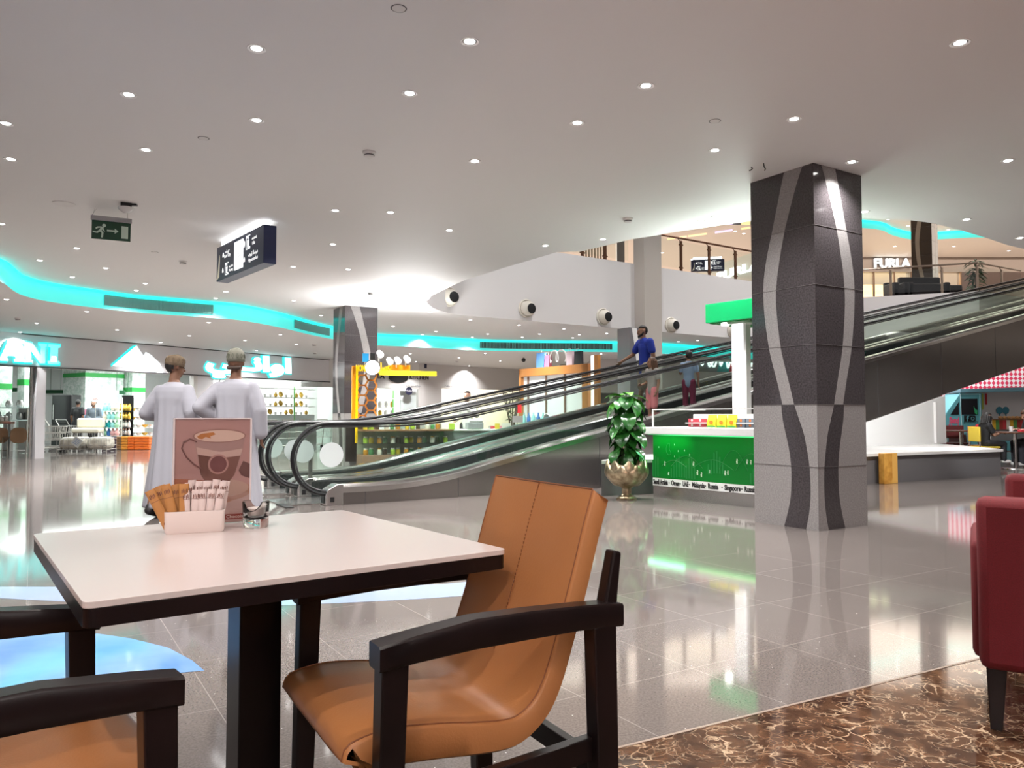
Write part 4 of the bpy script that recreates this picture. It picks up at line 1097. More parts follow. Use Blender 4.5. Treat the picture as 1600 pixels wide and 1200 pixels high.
# counter seats behind the left window
m_wood = mat('brown_wood', (.20, .10, .05), .4)
def stool(px0, px1, label):
    a = flr(px0, 717); b = flr(px1, 717); w = (b - a).length; c = (a + b) / 2 + SN * .55
    r = empty('bar_chair', (c.x, c.y, 0), SANG, label, 'chair')
    w = .40
    MB().plate([(w * .5 * math.copysign(abs(math.cos(t)) ** .7, math.cos(t)), .2 * math.copysign(abs(math.sin(t)) ** .7, math.sin(t)) + .58) for t in [2 * PI * k / 24 for k in range(24)]], (0, -.2, 0), (1, 0, 0), (0, 0, 1), .03).build('backrest', m_wood, r, bevel=.006)
    MB().box((0, 0, .52), (w * .9, .38, .04)).build('seat', m_wood, r, bevel=.01)
    for x in (-1, 1):
        for y in (-1, 1):
            MB().cyl((x * w * .48, y * .19, 0), (x * w * .46, y * .19, .86 if y < 0 else .52), .014, seg=8).build('leg', m_steel, r)
    MB().tube([(-w * .48, -.19, .2), (w * .48, -.19, .2)], .010, 6).build('foot_bar', m_steel, r)
    return r
stool(-2, 20, 'brown backed metal chair behind the window at the left edge')
stool(25, 53, 'brown backed metal chair behind the window beside the grey pillar')
a = shop_p(shop_u(-40), 1.15, .93); b = shop_p(shop_u(52), 1.15, .93); c = (a + b) / 2
r = empty('counter_table', (c.x, c.y, 0), SANG, 'long brown wooden counter behind the left shop window', 'table')
L_ = (b - a).length
MB().box((0, 0, .90), (L_, .55, .06)).build('top', m_wood, r, bevel=.01)
for k in (-.48, 0, .48): MB().box((L_ * k, 0, .44), (.06, .4, .87)).build('leg', m_steel, r, smooth=0)
# steel and glass kitchenware on the counter and the table behind it
pot0 = None
for i in range(26):
    u = shop_u(-30) + i * (shop_u(52) - shop_u(-30)) / 25; lvl = i % 2
    p = shop_p(u, 1.15 + .16 * (lvl - .5), .931)
    if i % 3:
        o = MB().lathe([(.001, 0), (.06, 0), (.066, .02), (.066, .11), (.07, .115), (.03, .135), (.012, .14), (.014, .16), (.001, .165)], seg=12).build('cooking_pot', m_v['silver'], loc=p); tag(o, 'small steel pot on the brown counter behind the left window', 'pot', 'steel pots on the brown counter')
    else:
        o = MB().lathe([(.001, 0), (.035, 0), (.045, .1), (.02, .18), (.02, .25), (.001, .25)], seg=10).build('carafe', mat('grey_glass', (.35, .40, .40), .1), loc=p); tag(o, 'grey glass carafe on the brown counter behind the left window', 'carafe', 'carafes on the brown counter')
p = shop_p(shop_u(28), 3.2)
shelf_l = empty('shelf_unit', (p.x, p.y, 0), SANG, 'pale glass shelf unit behind the brown counter', 'shelf')
for z in (.5, .95, 1.3): MB().box((0, 0, z), (3.4, .5, .03)).build('shelf', mat('pale_glass_shelf', (.5, .6, .6), .15), shelf_l, smooth=0)
for x in (-1.7, 0, 1.7): MB().box((x, 0, .66), (.04, .5, 1.3)).build('upright', m_steel, shelf_l, smooth=0)
for i in range(24):
    q = p + SU * (-1.6 + (i % 12) * .29) + Vector((0, 0, 1.316 if i < 12 else .966))
    o = MB().lathe([(.001, 0), (.07, 0), (.09, .04), (.09, .12), (.06, .17 + .02 * (i % 3)), (.02, .2), (.001, .21)], seg=12).build('lidded_dish', m_v['silver' if i % 3 else 'white'], loc=q)
    tag(o, '%s lidded dish on the pale glass shelves' % ('silver' if i % 3 else 'white'), 'dish', '%s lidded dishes' % ('silver' if i % 3 else 'white'))

# lit dinnerware shelves in the right window of the shop
uA, uB = shop_u(338), shop_u(520)
m_lit = mat('lit_shelf_back', (.9, .9, .9), .5, emit=(1, 1, .97), es=1.1)
p0 = shop_p((uA + uB) / 2, 1.0); LW = uB - uA
r = empty('lit_shelves', (p0.x, p0.y, 0), SANG, 'brightly lit white dinnerware shelves in the right shop window', 'shelf')
MB().box((0, .28, 1.25), (LW, .04, 2.0)).build('lit_back', m_lit, r, smooth=0)
for z in (1.12, 1.42, 1.74, 2.06): MB().box((0, .1, z - .015), (LW, .34, .03)).build('shelf', m_white, r, smooth=0)
for px in (346, 424, 489): MB().box((shop_u(px) - (uA + uB) / 2, -.06, 1.5), (.05, .03, 1.3)).build('green_upright', mat('fresh_green', (.16, .60, .14), .4), r, smooth=0)
MB().box((0, .1, .55), (LW, .34, 1.1)).build('cabinet', mat('pale_cabinet', (.6, .68, .68), .3), r, smooth=0)
k = 0
for z in (1.12, 1.42, 1.74):
    n = int(LW / .24)
    for i in range(n):
        k += 1
        x = -LW / 2 + .15 + i * .24; q = p0 + SU * x + SN * .06 + Vector((0, 0, z + .001))
        kind = (i * 7 + int(z * 100)) % 4
        if kind == 0:
            o = MB().lathe([(.001, 0), (.03, 0), (.10, .012), (.105, .02), (.10, .02), (.001, .006)], seg=14).build('plate', m_v['white' if i % 2 else 'gold']); o.location = q + Vector((0, 0, .10)) + SN * .03; o.rotation_euler = (math.radians(80), 0, SANG)
            tag(o, '%s plate propped on the lit dinnerware shelves' % ('white' if i % 2 else 'gold'), 'plate', '%s plates on the lit shelves' % ('white' if i % 2 else 'gold'))
        elif kind == 1:
            o = MB().lathe([(.001, 0), (.04, 0), (.07, .05), (.065, .10), (.03, .13), (.02, .17), (.001, .17)], seg=12).build('teapot', m_v['gold'], loc=q); tag(o, 'gold teapot on the lit dinnerware shelves', 'teapot', 'gold teapots on the lit shelves')
        else:
            o = MB().lathe([(.001, 0), (.03, 0), (.045, .06), (.05, .09), (.045, .09), (.001, .02)], seg=12).build('cup', m_v['white'], loc=q); tag(o, 'white cup on the lit dinnerware shelves', 'cup', 'white cups on the lit shelves')
# trolleys parked outside under the right window
for k in range(6):
    p = on_plane(402 + 27 * k, 690, shop_p(0, -1.1), SU); copy_tree(t0, None, (p.x, p.y, 0), SANG + PI / 2 + .1, 'shopping trolley in the row parked below the lit window', 'trolleys below the lit window')

# ================================================================== the second row of shops
WB = Vector((-7.05 + .35, 27.9, 0)); W1 = at(663, 640, 30.2); W1.z = 0; W2 = at(785, 640, 33.0); W2.z = 0; W3 = Vector((3.0, 35, 0)); W4 = at(925, 640, 27.4); W4.z = 0; W5 = W4 + dirv(20) * 18
def walls(name, pts, z0, z1, m, lab=None):
    for a, b in zip(pts, pts[1:]):
        d = b - a; c = (a + b) / 2; n = Vector((-d.y, d.x, 0)).normalized() * .1
        mb = MB(); mb.box((c.x + n.x, c.y + n.y, (z0 + z1) / 2), (d.length, .2, z1 - z0), math.atan2(d.y, d.x)); o = struct(mb.build(name, m, smooth=0), lab)
m_shopwall = mat('shop_front_wall', (.68, .655, .645), .4)
V1 = (W1 - WB).normalized(); V2 = (W2 - W1).normalized()
# kitchen shop: fascia, dark glass front with lit shelves
walls('wall_kitchen_fascia', [WB - V1 * 1.0, W1 - V1 * .25], 2.12, H_LOW, m_white)
walls('wall_kitchen_pier', [W1 - V1 * .25, W1], 0, H_LOW, m_shopwall)
walls('wall_kitchen_pier', [W1, on_plane(690, 640, W1, V2) * 1], 0, H_LOW, m_shopwall) if False else None
i1 = on_plane(690, 640, W1, V2); i2 = on_plane(815, 640, W1, V2); i1.z = i2.z = 0
walls('wall_cafe_front', [W1, i1], 0, H_LOW, m_shopwall)
walls('wall_cafe_fascia', [i1, i2], 2.18, H_LOW, m_shopwall)
walls('wall_cafe_front', [i2, W3, W4], 0, H_LOW, m_shopwall)
walls('wall_corner_shop', [W4, W5], 1.9, H_LOW, m_shopwall)
bk = Vector((-V1.y, V1.x, 0))
g0 = on_plane(598, 640, WB, V1); g1 = on_plane(657, 640, WB, V1); g0.z = g1.z = 0
pane('window_3', g0 - V1 * 1.2 + bk * .05, W1 - V1 * .27 + bk * .05, .0, 2.12)
walls('wall_kitchen_back', [WB - V1 * 1 + bk * 2.2, W1 + bk * 2.2 + V1 * .3], 0, H_LOW, mat('kitchen_back', (.7, .72, .7), .5))
c = (g0 + g1) / 2 + bk * .8
r = empty('lit_shelves', (c.x - .3, c.y, 0), math.atan2(V1.y, V1.x), 'lit white and gold shelves behind the kitchen shop window', 'shelf')
KW = (g1 - g0).length
MB().box((-.2, .2, 1.2), (KW * .75, .04, 1.9)).build('lit_back', m_lit, r, smooth=0)
for z in (.7, 1.05, 1.4, 1.75): MB().box((-.2, .02, z), (KW * .75, .32, .03)).build('shelf', m_white, r, smooth=0)
MB().box((KW * .185, -.1, 1.1), (.05, .05, 2.0)).build('green_upright', mat('fresh_green'), r, smooth=0)
for z in (.7, 1.05, 1.4):
    for i in range(5):
        q = Vector((c.x - .3, c.y, z + .016)) + V1 * (-.2 - KW * .33 + i * KW * .16)
        cn = ('gold', 'white', 'silver')[(i + int(z * 10)) % 3]
        o = MB().lathe([(.001, 0), (.06, 0), (.08, .06), (.08, .18), (.05, .22), (.02, .24), (.001, .24)], seg=12).build('canister', m_v[cn], loc=q); tag(o, '%s canister on the kitchen shop shelves' % cn, 'canister', '%s canisters in the kitchen shop' % cn)
# blank grey panel with the round dark badge
a = on_plane(629, 640, WB, V1) + bk * .25; b = on_plane(656, 640, WB, V1) + bk * .25; d = b - a; cc = (a + b) / 2
MBp = MB().box((0, 0, 1.02), (d.length, .03, 2.05)).build('window_panel', m_fascia, loc=(cc.x, cc.y, 0), rz=math.atan2(V1.y, V1.x), smooth=0); tag(MBp, 'grey panel inside the kitchen shop window', 'panel')
q = on_plane(639, 611, WB - bk * .02, V1)
r = empty('round_badge', q, math.atan2(V1.y, V1.x), 'round dark badge with white script on the kitchen shop window', 'sign')
MB().plate(circle(.155, 24), (0, 0, 0), (1, 0, 0), (0, 0, 1), .01).build('disc', mat('badge_navy', (.02, .02, .05), .4), r, smooth=0)
text('Outlet', .09, m_white, (0, -.012, .01), (1, 0, 0), (0, 0, 1), r, 'lettering', .002)
q = on_plane(629, 592, WB - bk * .03, V1)
r = empty('shop_sign', q, math.atan2(V1.y, V1.x), 'black oval sign with black letters on the white kitchen shop band', 'sign')
MB().plate(circle(.42, 32, -.18, .05, .48), (0, 0, 0), (1, 0, 0), (0, 0, 1), .03).build('oval', m_black, r, smooth=0)
text('KITCHEN', .26, m_black, (.72, -.01, .07), (1, 0, 0), (0, 0, 1), r, 'lettering', .02, width=.82)
text('LA', .26, m_black, (-.92, -.01, .07), (1, 0, 0), (0, 0, 1), r, 'lettering', .02)
text('home and kitchen', .09, mat('print_grey', (.25, .25, .27), .5), (.45, -.01, -.26), (1, 0, 0), (0, 0, 1), r, 'lettering', .004)
q = on_plane(665, 571, W1 - Vector((0, .03, 0)), V2)
o = MB().box((0, 0, 0), (.10, .03, .22)).build('notice_plate', mat('badge_navy'), loc=q, rz=math.atan2(V2.y, V2.x), smooth=0); tag(o, 'small dark blue notice plate high on the shop corner wall', 'sign')
# warm lit niche with the person at the till
walls('wall_niche_back', [i1 + Vector((-V2.y, V2.x, 0)) * 2.6, i2 + Vector((-V2.y, V2.x, 0)) * 2.6 + V2 * 3.2], 0, H_LOW, mat('niche_cream', (.86, .80, .66), .5))
p = (i1 + i2) / 2 + Vector((-V2.y, V2.x, 0)) * 1.2; area((p.x + .8, p.y + .6, 2.9), 5.0, 1.8, 330, (1, .94, .82), (0, 0, math.atan2(V2.y, V2.x)))
q = on_plane(728, 592, W1 - Vector((0, .05, 0)), V2); spot((q.x, q.y - .25, 2.95), 60, (1, .93, .85), 1.0, .6, .03, (q.x + .05, q.y + .05, 2.2))
q = on_plane(706, 604, W1 - Vector((0, .03, 0)), V2)
o = text('Coffee and sweets', .10, mat('print_grey'), q - Vector((-V2.y, V2.x, 0)) * .02, V2, (0, 0, 1), None, 'small_sign', .004); tag(o, 'thin dark lettering on the wall above the warm lit niche', 'sign')

# corner shop with the white script sign on turquoise and red, behind the walkway
V5 = dirv(20)
s0 = on_plane(1080, 560, W4 - Vector((0, .1, 0)), V5); s1 = on_plane(1190, 560, W4 - Vector((0, .1, 0)), V5)
zt = at(1130, 549, s0.y).z; zb = at(1130, 580, s0.y).z
dS = (s1 - s0).length
r = empty('shop_sign', (s0.x, s0.y, (zt + zb) / 2), math.radians(20), 'turquoise and red sign with big white script beyond the walkway', 'sign')
hS = (zt - zb)
MB().box((dS / 2, .03, 0), (dS, .08, hS)).build('board', mat('board_grey', (.20, .22, .24), .5), r, smooth=0)
mb = MB(); mb.plate([(dS * .35, -hS * .5), (dS * .75, -hS * .5), (dS * .9, hS * .5), (dS * .45, hS * .5)], (0, -.011, 0), (1, 0, 0), (0, 0, 1), .004); mb.build('turquoise_patch', mat('patch_turquoise', (.02, .42, .42), .5), r, smooth=0)
mb = MB(); mb.plate([(dS * .52, -hS * .5), (dS * .66, -hS * .5), (dS * .72, hS * .3), (dS * .56, hS * .2)], (0, -.016, 0), (1, 0, 0), (0, 0, 1), .004); mb.plate([(dS * .80, -hS * .5), (dS * .98, -hS * .5), (dS * .98, hS * .4), (dS * .86, hS * .4)], (0, -.016, 0), (1, 0, 0), (0, 0, 1), .004); mb.build('red_patch', mat('patch_red', (.62, .03, .06), .5), r, smooth=0)
mb = MB()
scr = [(.04, -.3), (.10, .25), (.14, -.2), (.2, .3), (.24, -.25), (.3, .1), (.27, .2), (.25, 0), (.31, -.25), (.37, .3), (.4, -.2), (.46, .35), (.5, -.3), (.54, .1), (.58, -.2), (.63, .45), (.66, -.3), (.74, .15), (.7, .25), (.68, 0), (.74, -.28), (.82, .3), (.86, .42), (.83, -.3)]
mb.tube([(a * dS, -.05, b * hS) for a, b in [tuple(p[:2]) for p in catmull([(x, y, 0) for x, y in scr], 5)]], .035, 6); mb.build('script_lettering', m_wl, r)
walls('wall_corner_back', [W4 + Vector((-.94 * .34, .94, 0)) * 3, W5 + Vector((-.34, .94, 0)) * 3], 0, H_LOW, mat('corner_back', (.55, .58, .56), .5))

# ================================================================== grey plinth under the walkways and the white wedge wall
m_plinth = mat('plinth_stone', (.14, .135, .14), .25)
m_top = mat('plinth_top', (.78, .77, .75), .25)
pa = Vector((1.20, 10.35, 0)); pb = Vector((5.50, 12.12, 0)); pc = flr(1564, 743)
ba = wk(6.3, -.13); bb = wk(10, .3); bc = wk(13.7, .3)
back = [Vector((wk(4.55, -.13).x, wk(4.55, -.13).y, 0))] + [Vector((q.x, q.y, 0)) for q in (ba, bb, bc)]
poly = [pa, pb, pc, pc + Vector((.2, .9, 0)), back[3], back[2], back[1], back[0]]
P2 = [(q.x, q.y) for q in poly]
r = empty('plinth', pa, 0, 'low dark grey stone plinth with white top below the walkway', 'plinth')
lp = [(q.x - pa.x, q.y - pa.y) for q in poly]
MB().prism(lp, 0, .43).build('body', m_plinth, r, smooth=0)
cx = sum(p[0] for p in lp) / 8; cy = sum(p[1] for p in lp) / 8
MB().prism([(p[0] + (.03 if i in (1, 2) else 0), p[1] - (.04 if i in (0, 1, 2) else 0)) for i, p in enumerate(lp)], .43, .475).build('white_top', m_top, r, smooth=0)
mb = MB()
r2 = empty('wedge_wall', wk(8.4, -.02), PHI, None, None, None, 'structure'); r2.location.z = .475; r2['label'] = 'white wedge shaped wall under the walkway'
mb.plate([(0, 0), (5.25, 0), (5.25, zs(13.65) - .97 - .475), (0, max(.01, zs(8.4) - .97 - .475))], (0, 0, 0), (1, 0, 0), (0, 0, 1), .12); mb.build('panel', mat('bright_white', (.86, .86, .85), .4), r2, smooth=0)
MB().box((4.80, -.14, .45), (.07, .06, .88)).build('post', m_white, r2, smooth=0)
# honey coloured wooden panel box against the plinth
a = flr(1384, 756.5); b = flr(1413, 756)
d = (pc - pb).normalized(); mid = (a + b) / 2; mid = pb + d * ((mid - pb).dot(d))
r = empty('wooden_panel', (mid.x + .045, mid.y - .10, 0), math.atan2(d.y, d.x), 'honey coloured wooden panel leaning on the grey plinth', 'panel')
m_honey = mat('honey_wood', (.62, .30, .05), .3)
noise_color(m_honey, 9, (.50, .22, .03), (.72, .38, .08))
MB().box((-.07, -.01, .24), (.20, .10, .48)).build('left_leaf', m_honey, r, smooth=0, bevel=.004); MB().box((.10, .0, .24), (.14, .10, .48)).build('right_leaf', mat('honey_wood_light', (.75, .42, .10), .3), r, smooth=0, bevel=.004)

# ================================================================== green kiosk
K0 = flr(1021, 776.5) + Vector((0, 0, 0)); KA = math.radians(-51)
kiosk = empty('green_kiosk', K0, KA, 'green and white sales kiosk with lit canopy between plant and big column', 'kiosk')
KL, KD = 2.05, 1.10
m_kgreen = mat('kiosk_green', (.004, .17, .022), .18); m_kpat = mat('kiosk_pattern', (.015, .21, .045), .25); m_kpale = mat('kiosk_pale', (.62, .80, .62), .4)
m_kwhite = mat('kiosk_white', (.85, .85, .85), .25)
MB().box((KL / 2, KD / 2, .078), (KL, KD, .155)).build('steel_base', mat('base_steel', (.5, .48, .47), .2, .9), kiosk, smooth=0)
MB().box((KL / 2, KD / 2, .485), (KL, KD, .66)).build('body', m_kgreen, kiosk, smooth=0)
for nm, o, ux, ln in (('country_strip', (0, -.004, .155), Vector((1, 0, 0)), KL), ('country_strip', (KL + .004, 0, .155), Vector((0, 1, 0)), KD)):
    st = MB().plate([(0, 0), (ln, 0), (ln, .10), (0, .10)], o, ux, (0, 0, 1), .006).build(nm, m_kwhite, kiosk, smooth=0)
KU = Vector((math.cos(KA), math.sin(KA), 0))
def ku(px): return (on_plane(px, 762, K0, KU) - K0).dot(KU)
for body, px0, px1 in (('Saudi Arabia', 1019.5, 1044.5), ('Oman', 1050, 1062.5), ('UAE', 1067.5, 1076.5), ('Malaysia', 1082, 1102), ('Russia', 1107, 1123), ('Singapore', 1133, 1158), ('Russia', 1164, 1182)):
    u0_, u1_ = max(ku(px0), .01), ku(px1)
    text(body, .088, m_black, ((u0_ + u1_) / 2, -.012, .205), (1, 0, 0), (0, 0, 1), kiosk, 'country_name', .0015, width=u1_ - u0_, bold=.003)
    if body != 'Saudi Arabia': MB().plate(circle(.009, 10, u0_ - .035, .205), (0, -.0125, 0), (1, 0, 0), (0, 0, 1), .0015).build('separator_dot', m_black, kiosk, smooth=0)
MB().box((KL / 2, KD / 2, .877), (KL + .18, KD + .18, .095)).build('counter_top', m_kwhite, kiosk, smooth=0, bevel=.008)
MB().box((KL / 2, KD / 2, .832), (KL + .10, KD + .10, .012)).build('counter_edge_light', mat('green_glow', (.1, .9, .3), .5, emit=(.1, 1, .35), es=1.2), kiosk, smooth=0)
# line drawings on the front panel
mb = MB(); X, Z = Vector((1, 0, 0)), Vector((0, 0, 1)); o = (0, -.002, 0)
rr = random.Random(4)
for cx0, n in ((.05, 3), (.42, 6), (.62, 4), (1.0, 6), (1.60, 6), (1.9, 4)):
    mb = MB()
    for k in range(n):
        u = cx0 + .042 * (k - n / 2); h = .10 + .17 * math.exp(-((k - n / 2 + .3) ** 2) / 3); z0 = .27 + .02 * rr.random()
        if cx0 == 1.0: z0 += .08
        mb.plate([(u, z0), (u + .024, z0), (u + .024, z0 + h)] + [(u + .012 + .012 * math.cos(t), z0 + h + .012 * math.sin(t)) for t in (.8, 1.57, 2.3)] + [(u, z0 + h)], o, X, Z, .001)
    mb.build('tower_pattern', m_kpat, kiosk, smooth=0)
mb = MB()
for u, v, s in ((.20, .42, 1), (.26, .30, .8), (.66, .44, 1), (.72, .33, 1.1), (.78, .31, 1), (.90, .36, .8), (1.13, .35, 1), (1.17, .36, .9), (1.30, .50, 1), (1.44, .50, 1), (1.49, .50, .9), (1.58, .37, 1.2)):
    mb.plate(circle(.009 * s, 8, u, v + .05 * s), o, X, Z, .001)
    mb.plate([(u - .008 * s, v), (u - .003 * s, v), (u, v + .02), (u + .004, v), (u + .009 * s, v), (u + .007 * s, v + .035 * s), (u + .016 * s, v + .045 * s), (u - .014 * s, v + .03 * s), (u - .006 * s, v + .042 * s)], o, X, Z, .001)
for u, v in ((.10, .66), (.36, .70), (.42, .62), (.52, .63), (.60, .58), (.36, .55), (1.7, .58)): mb.plate([(u, v - .012), (u + .006, v), (u, v + .014), (u - .006, v)], o, X, Z, .001)
mb.build('figure_pattern', m_kpale, kiosk, smooth=0)
mb = MB(); mb.tube([(.27 + .045 * math.cos(t), -.003, .64 + .075 * math.sin(t)) for t in [1.2 + 4.4 * k / 14 for k in range(15)]] + [(.30, -.003, .60), (.275, -.003, .64), (.285, -.003, .71)], .003, 5, closed=False)
for c_, w_, h_ in ((.55, .25, .18), (.95, .3, .14), (1.25, .2, .3), (1.5, .22, .26), (.35, .2, .1)):
    mb.tube([(c_ - w_ + 2 * w_ * k / 12, -.003, .42 + h_ * math.sin(PI * k / 12) * .8) for k in range(13)], .002, 4)
mb.build('line_pattern', mat('kiosk_line', (.02, .25, .06), .3), kiosk, smooth=0)
# glass guard on the counter
for p0, p1 in (((.02, -.02), (1.0, -.02)), ((.02, -.02), (.02, KD)), ((KL, .1), (KL, KD))):
    p0 = Vector((*p0, 1.04)); p1 = Vector((*p1, 1.04)); MB().bar(p0, p1, .008, .22).build('glass_guard', m_pane, kiosk, smooth=0)
mb = MB(); mb.box((.02, -.02, 1.04), (.018, .018, .24)); mb.bar((.02, -.02, 1.155), (KL * .98, -.02, 1.155), .014, .014); mb.bar((.02, -.02, 1.155), (.02, KD, 1.155), .014, .014); mb.build('guard_frame', m_kwhite, kiosk, smooth=0)
# canopy on a lit post
px0, py0 = .95, .58
MB().box((px0, py0, 1.60), (.13, .13, 1.36)).build('post', mat('lit_post', (1, 1, 1), .5, emit=(1, .99, .97), es=.95), kiosk, smooth=0)
MB().box((px0 + .115, py0, 1.60), (.04, .10, 1.36)).build('post_frame', m_kwhite, kiosk, smooth=0); MB().box((px0 + .02, py0, 2.262), (.26, .22, .03)).build('post_cap', m_kwhite, kiosk, smooth=0)
m_cgreen = mat('canopy_green', (.0, .20, .06), .35, emit=(.0, .62, .17), es=.14)
MB().box((.60 + .75, .35 + .42, 2.40), (1.5, .84, .245)).build('canopy', m_cgreen, kiosk, smooth=0, bevel=.006)
MB().box((.60 + .75, .35 + .42, 2.272), (1.42, .76, .012)).build('canopy_underside', m_kgreen, kiosk, smooth=0)
MB().lathe([(.001, -.02), (.05, -.02), (.055, 0), (.001, 0)], (.80, .50, 2.262)).build('canopy_lamp', m_glow, kiosk)
def kw(x, y, z): return K0 + Matrix.Rotation(KA, 3, 'Z') @ Vector((x, y, z))
spot(kw(.80, .50, 2.22), 40, (1, .95, .9), 2.0, .6, .04)
area(kw(.3, -.12, .825), .6, .08, 2.2, (.2, 1, .45), (0, 0, KA)); area(kw(1.25, -.12, .825), .9, .08, .5, (.5, 1, .3), (0, 0, KA))
# goods on the counter
m_pk = {'red': mat('pack_red', (.62, .06, .09), .4), 'yellow': mat('pack_yellow', (.78, .72, .04), .35), 'grey': mat('pack_grey', (.20, .24, .30), .35)}
m_or = mat('pack_orange', (.85, .22, .03), .4)
riser = empty('display_riser', kw(.95, .25, .925), KA, 'white two step display riser on the green kiosk counter', 'display stand')
MB().box((-.42, .05, .055), (.34, .16, .012)).build('shelf', m_kwhite, riser, smooth=0); MB().box((.30, .05, .055), (.30, .16, .012)).build('shelf', m_kwhite, riser, smooth=0)
MB().box((-.06, .15, .085), (1.06, .02, .17)).build('back_panel', m_kwhite, riser, smooth=0)
for x in (-.58, -.26, .16, .44): MB().box((x, .12, .027), (.012, .04, .052)).build('foot', m_kwhite, riser, smooth=0)
def carton(x, y, z, colr, where):
    r = empty('carton', kw(.95 + x, .25 + y, .925 + z), KA, where, 'box')
    MB().box((0, 0, .024), (.118, .07, .047)).build('shell', m_pk[colr], r, smooth=0)
    MB().plate(circle(.016, 14, .0, .025), (0, -.0355, 0), (1, 0, 0), (0, 0, 1), .001).build('round_print', m_or if colr == 'grey' else m_kwhite, r, smooth=0)
    r['group'] = '%s cartons on the kiosk counter' % colr
for z in (.002, .063):
    for x in (-.50, -.37): carton(x, .03, z, 'red', 'red carton in the stack at the left of the kiosk counter goods')
    for x in (.24, .37): carton(x, .03, z, 'grey', 'grey carton with orange dot in the stack beside the kiosk post')
def pouch(x, y, lab, grp=None):
    r = empty('snack_pouch', kw(.95 + x, .25 + y, .925), KA, lab, 'snack bag', grp)
    MB().loft([[(-.065, -.03, 0), (.065, -.03, 0), (.065, .03, 0), (-.065, .03, 0)], [(-.068, -.032, .05), (.068, -.032, .05), (.068, .032, .05), (-.068, .032, .05)], [(-.062, -.012, .12), (.062, -.012, .12), (.062, .012, .12), (-.062, .012, .12)], [(-.065, -.002, .16), (.065, -.002, .16), (.065, .002, .16), (-.065, .002, .16)]]).build('bag', m_pk['yellow'], r)
    MB().plate(circle(.03, 14, 0, .065, .8), (0, -.034, .0), (1, 0, 0), (0, 0, 1), .001).build('fruit_print', m_or, r, smooth=0)
    MB().plate([(-.064, .004), (.064, .004), (.062, .02), (-.062, .024)], (0, -.0335, 0), (1, 0, 0), (0, 0, 1), .001).build('green_band', mat('band_green', (.05, .35, .06), .5), r, smooth=0)
pouch(-.18, .0, 'yellow fruit snack pouch next to the red cartons'); pouch(-.03, .0, 'middle of the three yellow snack pouches left of the kiosk post'); pouch(.12, -.0, 'yellow fruit snack pouch next to the grey cartons')
pouch(.62, -.05, 'yellow snack pouch right of the lit kiosk post')
for x in (.80, .95): pouch(x, -.05, 'yellow snack pouch behind the big column', 'hidden pouches')

# ================================================================== potted plant with a brass lotus urn
pp = Vector((1.475, 9.93, 0))
r = empty('potted_plant', pp, 0, 'bushy green plant in a brass lotus urn beside the green kiosk', 'plant')
m_brass = mat('aged_brass', (.34, .27, .17), .30, .9)
noise_color(m_brass, 14, (.24, .18, .11), (.50, .42, .28))
r.scale = (1.0, 1.0, 1.0)
urn = MB().lathe([(.001, 0), (.115, 0), (.12, .012), (.105, .03), (.10, .04), (.075, .05), (.06, .07), (.062, .14), (.085, .16), (.16, .19), (.225, .25), (.25, .33), (.24, .40), (.205, .44), (.19, .44), (.18, .38), (.001, .37)], seg=28).build('urn', m_brass, r)
MB().lathe([(.13, 0), (.13, .02), (.10, .02), (.10, 0)], seg=8).build('urn_foot', m_brass, r, smooth=0)
for row in range(2):
    for k in range(8):
        a0 = 2 * PI * (k + .5 * row) / 8; mb = MB(); rings = []
        for j in range(8):
            t = j / 7; z = .18 + (.32 if row == 0 else .27) * t
            rad = (.14 + .125 * math.sin(min(1, t * 1.35) * PI / 2) - .05 * max(0, t - .55)) + (.012 if row else .0)
            wd = (.035 + .088 * math.sin(PI * min(t * .9 + .12, 1))) * (1 if t < .97 else .62)
            ring = []
            for u in (-1, -.5, 0, .5, 1):
                aa = a0 + u * wd / rad; rr_ = rad + .014 * (1 - u * u) + (.006 if abs(u) == .5 else 0)
                ring.append((rr_ * math.cos(aa), rr_ * math.sin(aa), z))
            for u in (1, 0, -1):
                aa = a0 + u * wd / rad; ring.append(((rad - .012) * math.cos(aa), (rad - .012) * math.sin(aa), z))
            rings.append(ring)
        mb.loft(rings); mb.build('urn_petal', m_brass, r, smooth=60)
m_leaf = mat('glossy_leaf', (.02, .14, .02), .22, spec=.6)
noise_color(m_leaf, 9, (.006, .045, .009), (.025, .15, .02))
m_leafl = mat('young_leaf', (.07, .36, .02), .3)
def leaf(mb, base, yaw, droop, L, w):
    n = 7; D = Vector((math.cos(yaw), math.sin(yaw), 0)); Sd = Vector((-D.y, D.x, 0)); rows = []
    pos = Vector(base); ang = droop
    for j in range(n):
        t = j / (n - 1)
        ww = w * (math.sin(PI * (t * .86 + .14)) ** .7) * (1 - .25 * t) if j < n - 1 else .002
        d = D * math.cos(ang) + Vector((0, 0, math.sin(ang))); up = d.cross(Sd) * -1
        rows.append([pos + Sd * (u * ww) + up * (-.22 * ww * abs(u)) for u in (-1, -.5, 0, .5, 1)])
        pos = pos + d * (L / (n - 1)); ang -= .16
    # heart lobes behind the stalk
    mb.loft([[p for p in row] for row in rows], close=False, cap=False)
    mb.loft([[p + Vector((0, 0, -.004)) for p in row] for row in rows], close=False, cap=False)
rl = random.Random(8)
mb = MB(); mb2 = MB(); mbs = MB()
mbs.cyl((0, 0, .37), (.02, 0, 1.32), .03, .02, 8); mbs.cyl((-.04, .02, .37), (-.07, .02, 1.05), .02, .012, 8)
